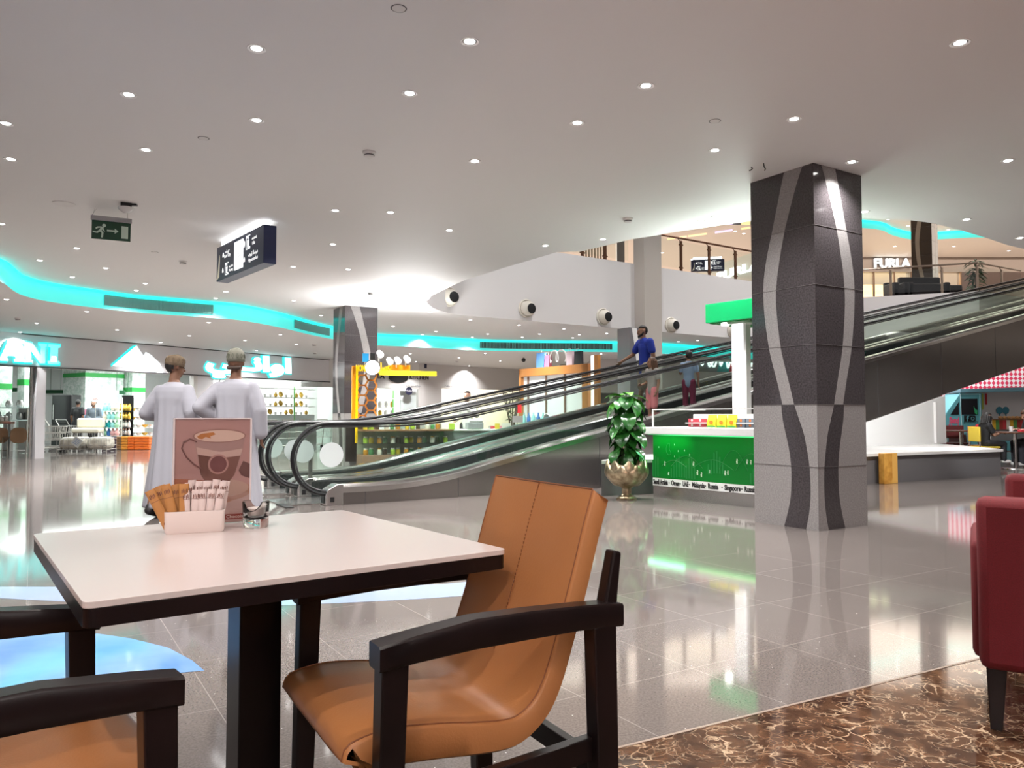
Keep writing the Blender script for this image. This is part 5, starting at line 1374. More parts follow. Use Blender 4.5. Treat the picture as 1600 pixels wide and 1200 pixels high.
for k in range(84):
    z = .50 + .80 * (k / 83.0); yaw = k * 2.399 + rl.uniform(-.6, .6)
    R0 = .03 + .12 * rl.random(); base = Vector((R0 * math.cos(yaw), R0 * math.sin(yaw), z + .05))
    top = k > 74
    leaf(mb2 if (top and k % 3 != 0) or (k > 62 and k % 9 == 0) else mb, base, yaw, (-.15 if top else -.65) + rl.uniform(-.55, .45), rl.uniform(.17, .27) if not top else .22, rl.uniform(.07, .11))
    mbs.tube([(0, 0, z), base * .6 + Vector((0, 0, z * .4 + .03)), base], .006, 5)
mbs.build('stem', mat('stem_green', (.05, .12, .03), .5), r); mb.build('foliage', m_leaf, r, smooth=60); mb2.build('young_foliage', m_leafl, r, smooth=60)
MB().lathe([(.001, .385), (.185, .385), (.185, .375), (.001, .375)]).build('soil', mat('soil', (.02, .015, .01), .9), r)
spot((1.2, 9.2, 3.42), 90, (1, .98, .94), .55, .5, .04, (1.45, 9.9, 1.3))  # unseen spot added to brighten the top of the plant

# ================================================================== honey stand against the far column
m_yel = mat('honey_yellow', (.85, .56, .0), .35, emit=(.9, .55, 0), es=.35); m_hor = mat('honey_orange', (.60, .22, .03), .45); m_bk = mat('stand_brown', (.10, .06, .035), .5)
HY = 15.6
hA = math.radians(20)
h0 = at(560, 640, HY); h0.z = 0
stand = empty('honey_stand', h0, hA, 'honey stand with hexagon lattice and yellow sign against the dark column', 'kiosk')
def hl(px, py):        # local (u, z) on the upright plane of the lattice
    q = on_plane(px, py, h0, Vector((math.cos(hA), math.sin(hA), 0))); return ((q - h0).dot(Vector((math.cos(hA), math.sin(hA), 0))), q.z)
u1, zt = hl(591, 584); u0, _ = hl(561, 584); zb = .95
mb = MB(); R = .118
for i in range(5):
    for j in range(11):
        cx_ = u0 + .07 + i * R * 1.5; cz = zb + .03 + j * R * 1.732 * .5 * 2 + (R * .866 if i % 2 else 0)
        if cx_ > u1 or cz > zt - .03: continue
        for k in range(6):
            a = (cx_ + R * math.cos(k * PI / 3), cz + R * math.sin(k * PI / 3)); b = (cx_ + R * math.cos((k + 1) * PI / 3), cz + R * math.sin((k + 1) * PI / 3))
            if max(a[0], b[0]) > u1 + .05: continue
            mb.bar((a[0], 0, a[1]), (b[0], 0, b[1]), .03, .045, (0, 1, 0))
tag(mb.build('hexagon_lattice', m_hor, stand, smooth=0), 'orange hexagon lattice')
MB().box(((u0 + u1) / 2, .05, .48), (u1 - u0, .04, .95)).build('lower_panel', m_bk, stand, smooth=0)
ua_, za_ = hl(557, 572); ub_, zb_ = hl(557.5, 692)
mb = MB(); mb.box((ua_, -.05, (za_ + zb_) / 2), (.045, .045, za_ - zb_)); mb.build('yellow_post', m_yel, stand, smooth=0)
MB().box((ua_ - .06, .0, (za_ + .95) / 2), (.06, .10, za_ - .95)).build('orange_edge', mat('amber_edge', (.75, .30, .0), .4), stand, smooth=0)
MB().box((ua_ - .08, .05, .55), (.24, .10, .80)).build('dark_side', mat('stand_dark', (.02, .01, .012), .4), stand, smooth=0)
uu0, zz0 = hl(556, 576); uu1, zz1 = hl(575, 577)
text('HONEY', .17, m_yel, ((uu0 + uu1) / 2, -.09, zz0), (1, 0, 0), (0, 0, 1), stand, 'honey_letters', .025, width=uu1 - uu0 + .03, bold=.006)
uu0, zz0 = hl(590, 574); uu1, zz1 = hl(607, 572)
text('\ufede\ufeb4\ufecb', .22, m_yel, ((uu0 + uu1) / 2, -.09, zz0), (1, 0, 0), (0, 0, 1), stand, 'arabic_letters', .025, width=uu1 - uu0 + .03, bold=.006)
uc_, zc_ = hl(580.5, 575)
MB().tube([(uc_, -.13, zc_), (uc_, -.06, zc_)], .145, 26).build('round_lamp', mat('round_lamp_glow', (1, 1, 1), .5, emit=(1, 1, 1), es=2.2), stand)
MB().tube([(uc_, -.06, zc_), (uc_, -.05, zc_)], .16, 26).build('lamp_rim', m_black, stand)
uu0, zz0 = hl(609, 574); uu1, _ = hl(641, 574)
MB().box(((uu0 + uu1) / 2, .1, zz0), (uu1 - uu0, .20, .11)).build('orange_beam', mat('amber_edge'), stand, smooth=0)
uu0, zz0 = hl(592, 583); uu1, zz1 = hl(679, 584.5)
MB().box(((uu0 + uu1) / 2, -.12, (zz0 + zz1) / 2), (uu1 - uu0, .10, .095)).build('yellow_beam', mat('lit_yellow', (.95, .75, .02), .4, emit=(1, .8, .02), es=.75), stand, smooth=0)
for px, py in ((606, 564), (618.5, 563), (633, 561), (591, 553)):
    u, z = hl(px, py); MB().tube([(u, -.05, z + .03), (u + .03, -.16, z - .04)], [.05, .065], 12).build('spot_lamp', mat('spot_white', (.85, .85, .85), .3, emit=(1, 1, 1), es=.8), stand)
    MB().cyl((u, -.05, z - .16), (u, -.05, z + .02), .012).build('lamp_stem', m_white, stand)
u, z = hl(571, 559); MB().box((u, -.02, z), (.12, .05, .17)).build('blue_box_sign', mat('box_blue', (.02, .25, .55), .4, emit=(0, .3, .6), es=.4), stand, smooth=0)
u, z = hl(582, 557); MB().box((u, .0, z), (.09, .05, .13)).build('black_box_sign', m_black, stand, smooth=0)
# counter with glass front full of jars
cL, cD, cH = 1.85, .7, .80
cn = empty('honey_counter', at(566, 640, 14.95), hA, 'brown based glass counter full of honey jars behind the walkway glass', 'counter'); cn.location.z = 0
MB().box((cL / 2, cD / 2, .15), (cL, cD, .30)).build('plank_base', mat('plank_brown', (.20, .12, .075), .5), cn, smooth=0)
MB().box((cL / 2, cD / 2, .785), (cL, cD, .03)).build('top', mat('counter_wood', (.22, .12, .06), .3), cn, smooth=0)
mb = MB(); mb.box((cL / 2, .01, .535), (cL, .012, .45)); mb.build('glass_front', m_pane, cn, smooth=0)
MB().box((cL / 2, cD / 2, .525), (cL - .05, cD - .1, .012)).build('shelf', m_pane, cn, smooth=0)
MB().box((cL / 2, cD - .02, .54), (cL, .03, .47)).build('back', mat('counter_back', (.45, .50, .40), .5), cn, smooth=0)
m_jar = {n: mat('jar_' + n, c, .2) for n, c in (('amber', (.55, .24, .02)), ('yellow', (.80, .62, .05)), ('lime', (.38, .58, .05)), ('dark', (.06, .035, .02)), ('white', (.8, .78, .72)), ('green', (.05, .25, .08)))}
def cnw(root, x, y, z): return root.location + Matrix.Rotation(root.rotation_euler.z, 3, 'Z') @ Vector((x, y, z))
jm = {}
def jar(p, colour, where, sc=1.0):
    if colour not in jm:
        b = MB(); b.lathe([(.001, 0), (.038, 0), (.042, .01), (.042, .075), (.03, .09), (.03, .095), (.001, .095)], seg=12); m1 = b; o = m1.build('jar', m_jar[colour])
        l = MB().lathe([(.001, .095), (.033, .095), (.033, .115), (.001, .115)], seg=12).build('lid', m_jar['white' if colour != 'white' else 'amber'], o); jm[colour] = o
        o.location = p
    else: o = copy_tree(jm[colour], None, p)
    o.scale = (sc, sc, sc); tag(o, '%s jar %s' % (colour, where), 'jar', '%s jars %s' % (colour, where)); return o
names_ = ('amber', 'yellow', 'lime', 'dark', 'white', 'green')
for row, z in ((0, .301), (1, .532)):
    for i in range(13):
        jar(cnw(cn, .10 + i * .135, .18 + .14 * (i % 2), z), names_[(i * 5 + row * 2) % 6], 'inside the honey counter', 1.15)
for i in range(12):
    jar(cnw(cn, .10 + i * .14, .25 + .12 * (i % 3), .801), names_[(i * 7 + 1) % 6], 'on top of the honey counter', 1.0 + .2 * (i % 2))

# ================================================================== grey till counter, booth person side
tc = at(745, 640, 16.2); tc.z = 0
till = empty('till_counter', tc, math.radians(14), 'grey and white till counter with a machine behind the walkway glass', 'counter')
MB().box((0, 0, .38), (1.5, .6, .76)).build('body', mat('grey_counter', (.18, .20, .20), .35), till, smooth=0); MB().box((.05, 0, .78), (1.6, .66, .03)).build('top', m_white, till, smooth=0)
q = cnw(till, -.05, .0, .795)
r = empty('till_machine', q, math.radians(14), 'grey till machine with white paper roll on the till counter', 'machine')
MB().box((0, 0, .07), (.34, .30, .14)).build('body', mat('machine_grey', (.25, .26, .27), .4), r, smooth=0, bevel=.02); MB().cyl((-.13, -.05, .17), (.16, -.05, .17), .045).build('paper_roll', m_white, r)
for k, (x, c_, w_) in enumerate(((-.55, 'lime', .12), (.42, 'yellow', .10), (.62, 'white', .2))):
    o = MB().box((0, 0, .06), (w_, .12, .12)).build('carton', m_jar[c_], loc=cnw(till, x, -.1, .796), smooth=0); tag(o, '%s carton on the till counter' % c_, 'box')
o = MB().box((0, 0, .09), (.20, .16, .18)).build('storage_box', mat('box_skyblue', (.30, .58, .80), .45), loc=at(695, 699, 14.6) * 1, smooth=0); o.location.z = .30; tag(o, 'light blue box standing on a low brown stand behind the walkway', 'box')
st_ = MB().box((0, 0, .15), (.5, .4, .30)).build('low_stand', m_bk, loc=(o.location.x, o.location.y, 0), smooth=0); tag(st_, 'low brown stand carrying the light blue box', 'stand')
# low display table with pink and red packets
dt = at(812, 640, 17.3); dt.z = 0
disp = empty('display_table', dt, math.radians(10), 'white display table of pink and red packets behind the walkway', 'table')
MB().box((0, 0, .74), (1.5, .7, .04)).build('top', m_white, disp, smooth=0)
for x in (-.7, .7):
    for y in (-.3, .3): MB().box((x, y, .36), (.05, .05, .72)).build('leg', m_steel, disp, smooth=0)
MB().box((0, 0, .35), (1.5, .66, .03)).build('lower_shelf', m_pane, disp, smooth=0)
for i in range(16):
    c_ = ('red', 'pink', 'white')[i % 3]
    o = MB().box((0, 0, .045), (.13, .10, .09)).build('packet', mat('packet_' + c_, {'red': (.6, .05, .07), 'pink': (.75, .25, .36), 'white': (.8, .78, .76)}[c_], .4), loc=cnw(disp, -.62 + .175 * (i % 8), -.15 + .28 * (i // 8), .761), smooth=0)
    tag(o, '%s packet on the white display table' % c_, 'packet', '%s packets on the display table' % c_)
r = empty('picture_frame', at(834, 668, 15.2), math.radians(5), 'white leaning picture frame behind the nearer walkway', 'picture frame'); r.location.z = .62
MB().box((0, 0, .16), (.20, .02, .32)).build('frame', m_white, r, smooth=0); MB().box((0, -.012, .16), (.14, .006, .26)).build('picture', mat('frame_picture', (.12, .14, .14), .4), r, smooth=0)
o = MB().box((0, 0, .31), (.9, .4, .62)).build('side_cabinet', mat('pale_cabinet'), loc=(r.location.x, r.location.y + .05, 0), smooth=0); tag(o, 'pale cabinet carrying the white picture frame', 'cabinet')

# ================================================================== orange framed booth
fA = at(813, 577, 21.9); fB = at(921, 568, 19.5); fA.z = fB.z = 0; fd = (fB - fA).normalized(); fang = math.atan2(fd.y, fd.x); FL_ = (fB - fA).length
HB = at(813, 577, 21.9).z
booth = empty('framed_booth', fA, fang, 'booth with orange wooden frame and white panels beyond the walkway', 'kiosk')
m_frame = mat('frame_orange', (.52, .22, .06), .4)
MB().box((FL_ / 2, 0, HB - .11), (FL_, .10, .22)).build('top_beam', m_frame, booth, smooth=0)
MB().box((.05, 0, HB / 2), (.10, .10, HB)).build('post', m_frame, booth, smooth=0); MB().box((FL_ - .12, 0, HB / 2), (.24, .10, HB)).build('post', m_frame, booth, smooth=0)
MB().box((FL_ + .10, .05, HB / 2 + .10), (.10, .10, HB + .2)).build('lit_post', mat('lit_post'), booth, smooth=0); MB().box((FL_ + .24, .05, HB / 2 + .10), (.14, .10, HB + .2)).build('post', m_frame, booth, smooth=0)
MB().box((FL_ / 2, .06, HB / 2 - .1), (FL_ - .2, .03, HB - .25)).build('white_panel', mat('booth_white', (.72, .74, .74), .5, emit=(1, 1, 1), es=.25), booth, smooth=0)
for t in (.115, .39, .66): MB().box((FL_ * t, .03, HB / 2 - .1), (.05, .05, HB - .25)).build('mullion', mat('mullion_brown', (.22, .14, .10), .4), booth, smooth=0)
MB().box((FL_ / 2, -.45, .40), (FL_ * .96, .5, .80)).build('display_counter', mat('booth_counter', (.42, .50, .48), .3), booth, smooth=0)
def bw(x, y, z): return cnw(booth, x, y, z)
for k, (t, w_, h_, c_, l) in enumerate(((.33, .34, .40, (.12, .30, .62), 'blue'), (.43, .20, .32, (.72, .22, .36), 'pink'), (.75, .24, .36, (.80, .62, .68), 'pale pink'), (.86, .26, .34, (.02, .02, .025), 'black'))):
    r = empty('gift_bag', bw(FL_ * t, 0, HB), fang, '%s gift bag standing on top of the orange frame' % l, 'bag')
    MB().loft([[(-w_ / 2, -.05, 0), (w_ / 2, -.05, 0), (w_ / 2, .05, 0), (-w_ / 2, .05, 0)], [(-w_ / 2, -.04, h_), (w_ / 2, -.04, h_), (w_ / 2, .04, h_), (-w_ / 2, .04, h_)]]).build('bag_body', mat('bag_' + l.replace(' ', '_'), c_, .5), r, smooth=0)
    MB().tube([(-.06, -.04, h_), (-.05, -.04, h_ + .07), (.05, -.04, h_ + .07), (.06, -.04, h_)], .006, 5).build('handle', m_white, r)
for t, w_ in ((.52, .36), (.62, .42)):
    r = MB().tube([(w_ / 2 * math.cos(a), 0, max(0.0, .2 + .2 * math.sin(a))) for a in [-.6 + 4.34 * k / 16 for k in range(17)]], .02, 6).build('hoop_frame', m_white, loc=bw(FL_ * t, 0, HB + .02)); r.rotation_euler.z = fang
    tag(r, 'thin white hoop ornament on the orange frame, %s one' % ('left' if t < .55 else 'right'), 'ornament')
for i in range(9):
    c_ = ('aqua', 'aqua', 'teal', 'blue')[i % 4]
    b = MB().lathe([(.001, 0), (.05, 0), (.055, .02), (.055, .22), (.02, .30), (.02, .36), (.001, .36)], seg=12).build('bottle', m_v[c_], loc=bw(FL_ * (.24 + .036 * i), -.40 - .08 * (i % 2), .801)); tag(b, '%s bottle on the framed booth counter' % c_, 'bottle', '%s bottles on the booth counter' % c_)
for i in range(6):
    b = MB().box((0, 0, .06), (.16, .12, .12)).build('gift_box', m_v[('white', 'cream', 'mint')[i % 3]], loc=bw(FL_ * (.12 + .02 * i) if i < 3 else FL_ * (.70 + .06 * (i - 3)), -.42 + (.13 * (i % 3) - .1 if i < 3 else 0), .801), rz=fang, smooth=0)
    tag(b, '%s gift box on the framed booth counter' % ('white', 'cream', 'mint')[i % 3], 'box', '%s gift boxes on the booth counter' % ('white', 'cream', 'mint')[i % 3])
r = empty('round_mirror', bw(FL_ * .60, -.45, .80), fang, 'small round mirror on the framed booth counter', 'mirror')
MB().tube([(.13 * math.cos(2 * PI * k / 20), 0, .2 + .13 * math.sin(2 * PI * k / 20)) for k in range(20)], .018, 6, closed=True).build('rim', m_white, r); MB().plate(circle(.125, 20, 0, .2), (0, -.004, 0), (1, 0, 0), (0, 0, 1), .01).build('mirror_glass', m_chrome, r, smooth=0); MB().box((0, 0, .035), (.10, .06, .07)).build('foot', m_white, r, smooth=0)
# tall potted twig plant beside the till
p = at(800, 640, 18.6)
r = empty('twig_plant', (p.x, p.y, 0), 0, 'thin twig plant in a white pot left of the framed booth', 'plant')
MB().lathe([(.001, 0), (.12, 0), (.16, .5), (.14, .5), (.001, .45)], seg=14).build('pot', m_white, r)
mb = MB(); mb2 = MB()
for k in range(7):
    a = k * 2.4; t = [(0, 0, .45), (.08 * math.cos(a), .08 * math.sin(a), 1.0), (.22 * math.cos(a), .22 * math.sin(a), 1.55 + .08 * (k % 3))]; mb.tube(t, .012, 5)
    for j in range(9): q = Vector(t[1]).lerp(Vector(t[2]), j / 8); leaf(mb2, q, a + j * 2.1, -.1, .11, .025)
mb.build('twigs', m_bk, r); mb2.build('foliage', mat('twig_leaf', (.06, .12, .05), .5), r)

# ================================================================== food truck stand on the right
FY = 23.4; TK = 1.258
def fp(px, py): return at(px, py, FY)
fo = fp(1475, 705); fo.z = 0
truck = empty('food_truck_stand', fo, 0, 'turquoise food truck shaped stand behind the dining tables', 'food stand')
def ft(px, py): q = fp(px, py); return (q.x - fo.x, q.z)
m_tq = mat('truck_turquoise', (.13, .42, .48), .35); m_tqd = mat('truck_blue', (.16, .34, .42), .4); m_pkt = mat('truck_pink', (.72, .10, .20), .5)
X, Z = Vector((1, 0, 0)), Vector((0, 0, 1))
bx = fp(1475, 640).y
cab = [(0, 0.02), ft(1533.5, 700)[0:1] + (0.02,), ft(1533.5, 614), ft(1501, 614), ft(1479, 645), ft(1476, 655)]
MB().plate(cab, (0, 0, 0), X, Z, -.8).build('cab', m_tq, truck, smooth=0)
MB().plate([ft(1499, 608), ft(1640, 604), ft(1640, 610.5), ft(1499, 613.5)], (0, -.06, 0), X, Z, -.9).build('roof_rail', m_tqd, truck, smooth=0)
MB().plate([(ft(1533, 700)[0], .02), (ft(1640, 700)[0], .02), ft(1640, 611), ft(1533, 611)], (0, .55, 0), X, Z, -.1).build('service_wall', mat('service_white', (.72, .72, .74), .5), truck, smooth=0)
MB().plate([(ft(1533, 700)[0], .02), (ft(1640, 700)[0], .02), ft(1640, 689), ft(1533, 689)], (0, .0, 0), X, Z, -.5).build('lower_body', m_tq, truck, smooth=0)
mb = MB(); mb.plate([ft(1502, 623), ft(1527, 623), ft(1528, 648), ft(1502, 648)], (0, -.004, 0), X, Z, .004); mb.build('door_window', mat('dark_window', (.015, .015, .018), .12), truck, smooth=0)
MB().plate([ft(1485, 648), ft(1498, 648), ft(1498, 628)], (0, -.004, 0), X, Z, .004).build('quarter_window', mat('dark_window'), truck, smooth=0)
mb = MB()
dr = [ft(1500, 616), ft(1531, 616), ft(1532, 684), ft(1520, 684), ft(1513, 676), ft(1503, 676)]
for a, b in zip(dr, dr[1:] + dr[:1]): mb.bar((a[0], -.006, a[1]), (b[0], -.006, b[1]), .012, .02, (0, 1, 0))
mb.build('door_outline', mat('outline_pale', (.55, .75, .78), .4), truck, smooth=0)
MB().plate([ft(1521, 634), ft(1524, 640), ft(1527, 641), ft(1527, 648), ft(1523, 646)], (0, -.009, 0), X, Z, .003).build('green_leaf_print', mat('leaf_print', (.03, .40, .16), .5), truck, smooth=0)
u, v = ft(1511, 654); s = .075 * TK
mb = MB(); mb.plate([(u - s, v - s), (u + s, v - s), (u + s, v + s), (u - s, v + s)], (0, -.004, 0), X, Z, .003); mb.build('social_badge', m_black, truck, smooth=0)
text('f', .19 * TK, m_tq, (u + .01, -.009, v - .01), X, Z, truck, 'badge_letter', .001, bold=.006)
u, v = ft(1519.5, 654)
mb = MB(); mb.plate([(u + s * math.copysign(min(1, 1.25 * abs(math.cos(t))), math.cos(t)), v + s * math.copysign(min(1, 1.25 * abs(math.sin(t))), math.sin(t))) for t in [2 * PI * k / 24 for k in range(24)]], (0, -.004, 0), X, Z, .003); mb.build('social_badge', m_black, truck, smooth=0)
MB().tube([(u + .047 * math.cos(2 * PI * k / 16), -.008, v + .047 * math.sin(2 * PI * k / 16)) for k in range(16)], .008, 5, closed=True).build('camera_ring', m_tq, truck)
text('@ FOODTRUCK', .07 * TK, m_black, (ft(1517, 660)[0], -.006, ft(1517, 660)[1]), X, Z, truck, 'lettering', .001, width=.36 * TK)
text('Send', .20 * TK, m_pkt, (ft(1491, 657)[0], -.006, ft(1491, 657)[1]), X, Z, truck, 'pink_script', .002, width=.24 * TK, bold=.012)
text('Hook', .22 * TK, m_pkt, (ft(1491, 668)[0], -.006, ft(1491, 668)[1]), X, Z, truck, 'pink_script', .002, width=.28 * TK, bold=.012)
u, v = ft(1521, 671); MB().plate([(u - .12, v - .06), (u + .12, v - .06), (u + .07, v - .01), (u + .055, v + .11), (u - .055, v + .11), (u - .07, v - .01)], (0, -.004, 0), X, Z, .003).build('hat_print', mat('hat_orange', (.75, .40, .12), .5), truck, smooth=0)
u, v = ft(1521, 676.5); MB().plate([(u - .06, v - .015), (u, v + .005), (u + .06, v - .015), (u + .02, v + .02), (u - .02, v + .02)], (0, -.004, 0), X, Z, .003).build('moustache_print', m_black, truck, smooth=0)
a, b = ft(1476, 700), ft(1512, 679); MB().plate([(a[0] + .08, .02), (b[0], .02), (b[0] - .06, b[1]), (a[0] + .14, b[1])], (0, -.006, 0), X, Z, .004).build('wheel_arch', mat('wheel_dark', (.05, .02, .02), .5), truck, smooth=0)
# menu strips, striped counter, signs inside the hatch
for k, (px, y0, y1, c_) in enumerate(((1541.5, 614, 650, (.16, .18, .55)), (1547.5, 614, 637, (.70, .62, .15)), (1552, 614, 640, (.55, .65, .15)), (1557.5, 614, 632, (.60, .05, .07)))):
    u, v0 = ft(px, y1); v1 = ft(px, y0)[1]
    MB().box((u, .52, (v0 + v1) / 2), (.055, .02, v1 - v0)).build('hanging_strip', mat('strip_%d' % k, c_, .5), truck, smooth=0)
nst = 18; u0 = ft(1540, 665)[0]; u1 = ft(1640, 665)[0]; z0 = ft(1540, 671)[1]; z1 = ft(1540, 656)[1]
for k in range(nst):
    c_ = ((.60, .05, .06), (.82, .78, .66), (.80, .50, .04), (.12, .35, .10), (.40, .05, .04))[k % 5]
    MB().box((u0 + (k + .5) * (u1 - u0) / nst, .06, (z0 + z1) / 2), ((u1 - u0) / nst * .98, .08, z1 - z0)).build('counter_stripe', mat('stripe_%d' % (k % 5), c_, .5), truck, smooth=0)
MB().box(((u0 + u1) / 2, .2, z1 + .01), (u1 - u0, .5, .03)).build('hatch_shelf', mat('counter_wood'), truck, smooth=0)
for px in (1579, 1589):
    u, v = ft(px, 641); MB().plate(circle(.105, 18, u, v, 1.1), (0, .535, 0), X, Z, .01).build('maraca_print', mat('maraca_teal', (.06, .26, .36), .5), truck, smooth=0)
    MB().box((u, .53, v - .13), (.03, .01, .1)).build('maraca_grip', mat('maraca_teal'), truck, smooth=0)
for i in range(6):
    q = Vector((fo.x + u0 + .55 + .13 * i, fo.y + .15, z1 + .026))
    o = MB().lathe([(.001, 0), (.04, 0), (.065, .04), (.055, .075), (.02, .09), (.001, .09)], seg=10).build('bread_roll', mat('bread', (.62, .34, .14), .6), loc=q); tag(o, 'golden bread roll on the striped food truck counter', 'bread', 'bread rolls on the food truck counter')
# red and white checked wall above the truck
m_chk = mat('red_check', (.7, .1, .15), .6)
def chk():
    nt, b = nodes(m_chk); tc = nt.nodes.new('ShaderNodeTexCoord'); mp = nt.nodes.new('ShaderNodeMapping'); mp.inputs['Rotation'].default_value = (0, math.radians(45), 0)
    c = nt.nodes.new('ShaderNodeTexChecker'); c.inputs['Scale'].default_value = 10; c.inputs['Color1'].default_value = (.66, .03, .09, 1); c.inputs['Color2'].default_value = (.80, .72, .74, 1)
    nt.links.new(tc.outputs['Object'], mp.inputs['Vector']); nt.links.new(mp.outputs['Vector'], c.inputs['Vector']); nt.links.new(c.outputs['Color'], b.inputs['Base Color'])
chk()
mb = MB(); mb.box((2.6, 1.1, 1.55), (7.5, .06, 3.1)); o = mb.build('wall_checked', m_chk, smooth=0, loc=(fo.x - .1, fo.y, 0)); struct(o, 'red and white checked wall behind the food truck stand')
area((fo.x + 1.6, fo.y - .05, 3.38), 4.0, .3, 90, (1, .96, .92), (math.radians(-12), 0, 0))
spot((fo.x - .6, fo.y - 4.8, 1.75), 35, (1, .97, .94), 1.6, .8, .1, (fo.x + 1.5, fo.y, 1.2))

# dining tables with the family
TP = flr(1583, 733)
def dtable(p, label, rz=0.0):
    r = empty('dining_table', (p.x, p.y, 0), rz, label, 'table')
    MB().box((0, 0, .735), (.80, .80, .03)).build('top', mat('table_brown', (.12, .06, .04), .25), r, bevel=.008); MB().cyl((0, 0, .02), (0, 0, .72), .035).build('column', m_steel, r); MB().lathe([(.001, 0), (.26, 0), (.25, .015), (.03, .03), (.001, .03)], seg=24).build('base', m_steel, r)
    return r
TB = Vector((TP.x + .12, TP.y + .1, 0))
dtable(TB, 'square brown pedestal table where the children sit')
def cafe_chair(p, rz, label, m_seat):
    r = empty('cafe_chair', (p.x, p.y, 0), rz, label, 'chair')
    MB().box((0, 0, .44), (.40, .40, .035)).build('seat', m_seat, r, bevel=.01); MB().box((0, .20, .70), (.38, .03, .30)).build('backrest', m_seat, r, bevel=.01)
    for x in (-.17, .17):
        MB().cyl((x, -.17, 0), (x, -.17, .43), .013, seg=8).build('leg', m_steel, r); MB().cyl((x, .19, 0), (x, .20, .84), .013, seg=8).build('leg', m_steel, r)
    return r
m_yseat = mat('seat_yellow', (.70, .52, .05), .5); m_oseat = mat('seat_orange', (.55, .20, .08), .5)
cafe_chair(TB + Vector((-.62, .0, 0)), math.radians(90), 'yellow cafe chair under the girl in black and white', m_yseat)
cafe_chair(TB + Vector((-.25, .66, 0)), 0.1, 'orange cafe chair under the child in red', m_oseat)
cafe_chair(TB + Vector((.62, .25, 0)), math.radians(-90), 'orange cafe chair at the right edge of the picture', m_oseat)
d2 = at(1502, 690, 17.3); dtable(Vector((d2.x, d2.y, 0)), 'empty dark pedestal table in front of the food truck cab')
for dx, rz, l in ((-.2, .2, 'dark red chair behind the empty table, left one'), (.25, -.2, 'dark red chair behind the empty table, right one')):
    cafe_chair(Vector((d2.x + dx, d2.y + .55, 0)), rz, l, mat('seat_darkred', (.18, .03, .03), .5))
for k, (dx, dy, c_, l) in enumerate(((-.15, -.12, (.80, .80, .80), 'white paper cup on the children table'), (.05, -.2, (.70, .06, .08), 'red food tray on the children table'), (.22, -.05, (.8, .8, .8), 'white food box on the children table'))):
    if k == 0: o = MB().lathe([(.001, 0), (.03, 0), (.04, .11), (.001, .11)], seg=12).build('paper_cup', mat('cup_%d' % k, c_, .5), loc=TB + Vector((dx, dy, .751)))
    else: o = MB().box((0, 0, .025), (.18, .13, .05)).build('food_tray' if k == 1 else 'food_box', mat('cup_%d' % k, c_, .5), loc=TB + Vector((dx, dy, .751)), smooth=0, bevel=.01)
    tag(o, l, 'cup' if k == 0 else 'tray')

# ================================================================== upper floor
W = Vector((11.0, 40.0, 0)); WU = dirv(4)
mfur = mat('upper_shop_wall', (.30, .25, .22), .5)
def uw(px, py=440): return on_plane(px, py, Vector((16, 40, 0)), Vector((1, 0, 0)))
def ubox(name, px0, px1, z0, z1, m, y=40.2, dy=.4, st=True, label=None):
    a = at(px0, 440, 40).x; b = at(px1, 440, 40).x
    o = MB().box(((a + b) / 2, y, (z0 + z1) / 2), (b - a, dy, z1 - z0)).build(name, m, smooth=0); struct(o, label); return o
zd = at(1400, 425, 40).z
ubox('wall_gallery', 1180, 1640, zd, H_TOP, mfur, label='brown grey shop front band on the upper floor')
ubox('wall_gallery', 1180, 1348, H_UP, zd, mfur); ubox('wall_gallery', 1422, 1466, H_UP, zd, mfur); ubox('wall_gallery', 1502, 1640, H_UP, zd, mat('upper_dark_wall', (.10, .06, .05), .4))
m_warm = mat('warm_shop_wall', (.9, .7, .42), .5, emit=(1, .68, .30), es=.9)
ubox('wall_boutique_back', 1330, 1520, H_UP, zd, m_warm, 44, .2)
for k, px in enumerate((1365, 1397, 1424, 1501)): ubox('trim_%d' % (20 + k), px - 1.2, px + 1.2, H_UP, zd, m_bronze, 40.0, .1)
pane('window_4', Vector((at(1348, 440, 40).x, 40.1, 0)), Vector((at(1422, 440, 40).x, 40.1, 0)), H_UP, zd)
area((at(1400, 440, 42).x, 42, zd + .1), 6, 2.5, 160, (1, .78, .5))
for k, (px0, px1) in enumerate(((1352, 1358), (1368, 1388))):
    a = at(px0, 440, 42).x; b = at(px1, 440, 42).x
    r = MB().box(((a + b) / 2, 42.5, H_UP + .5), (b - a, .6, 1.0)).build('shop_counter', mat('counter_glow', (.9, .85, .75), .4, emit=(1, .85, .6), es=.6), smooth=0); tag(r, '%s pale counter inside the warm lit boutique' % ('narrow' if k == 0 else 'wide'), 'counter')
c = at(1393, 412, 39.9)
r = empty('shop_sign', c, 0, 'white lit FURLA letters on the brown grey upper shop band', 'sign')
o = text('FURLA', .66, m_wl, (0, -.04, 0), (1, 0, 0), (0, 0, 1), r, 'lit_letters', .05, width=at(1421, 412, 39.9).x - at(1365, 412, 39.9).x, bold=.012)
text('FURLA', .66, mat('letter_side', (.25, .25, .27), .5), (0, .03, 0), (1, 0, 0), (0, 0, 1), r, 'letter_back', .03, width=at(1422, 412, 39.9).x - at(1364, 412, 39.9).x, bold=.03)
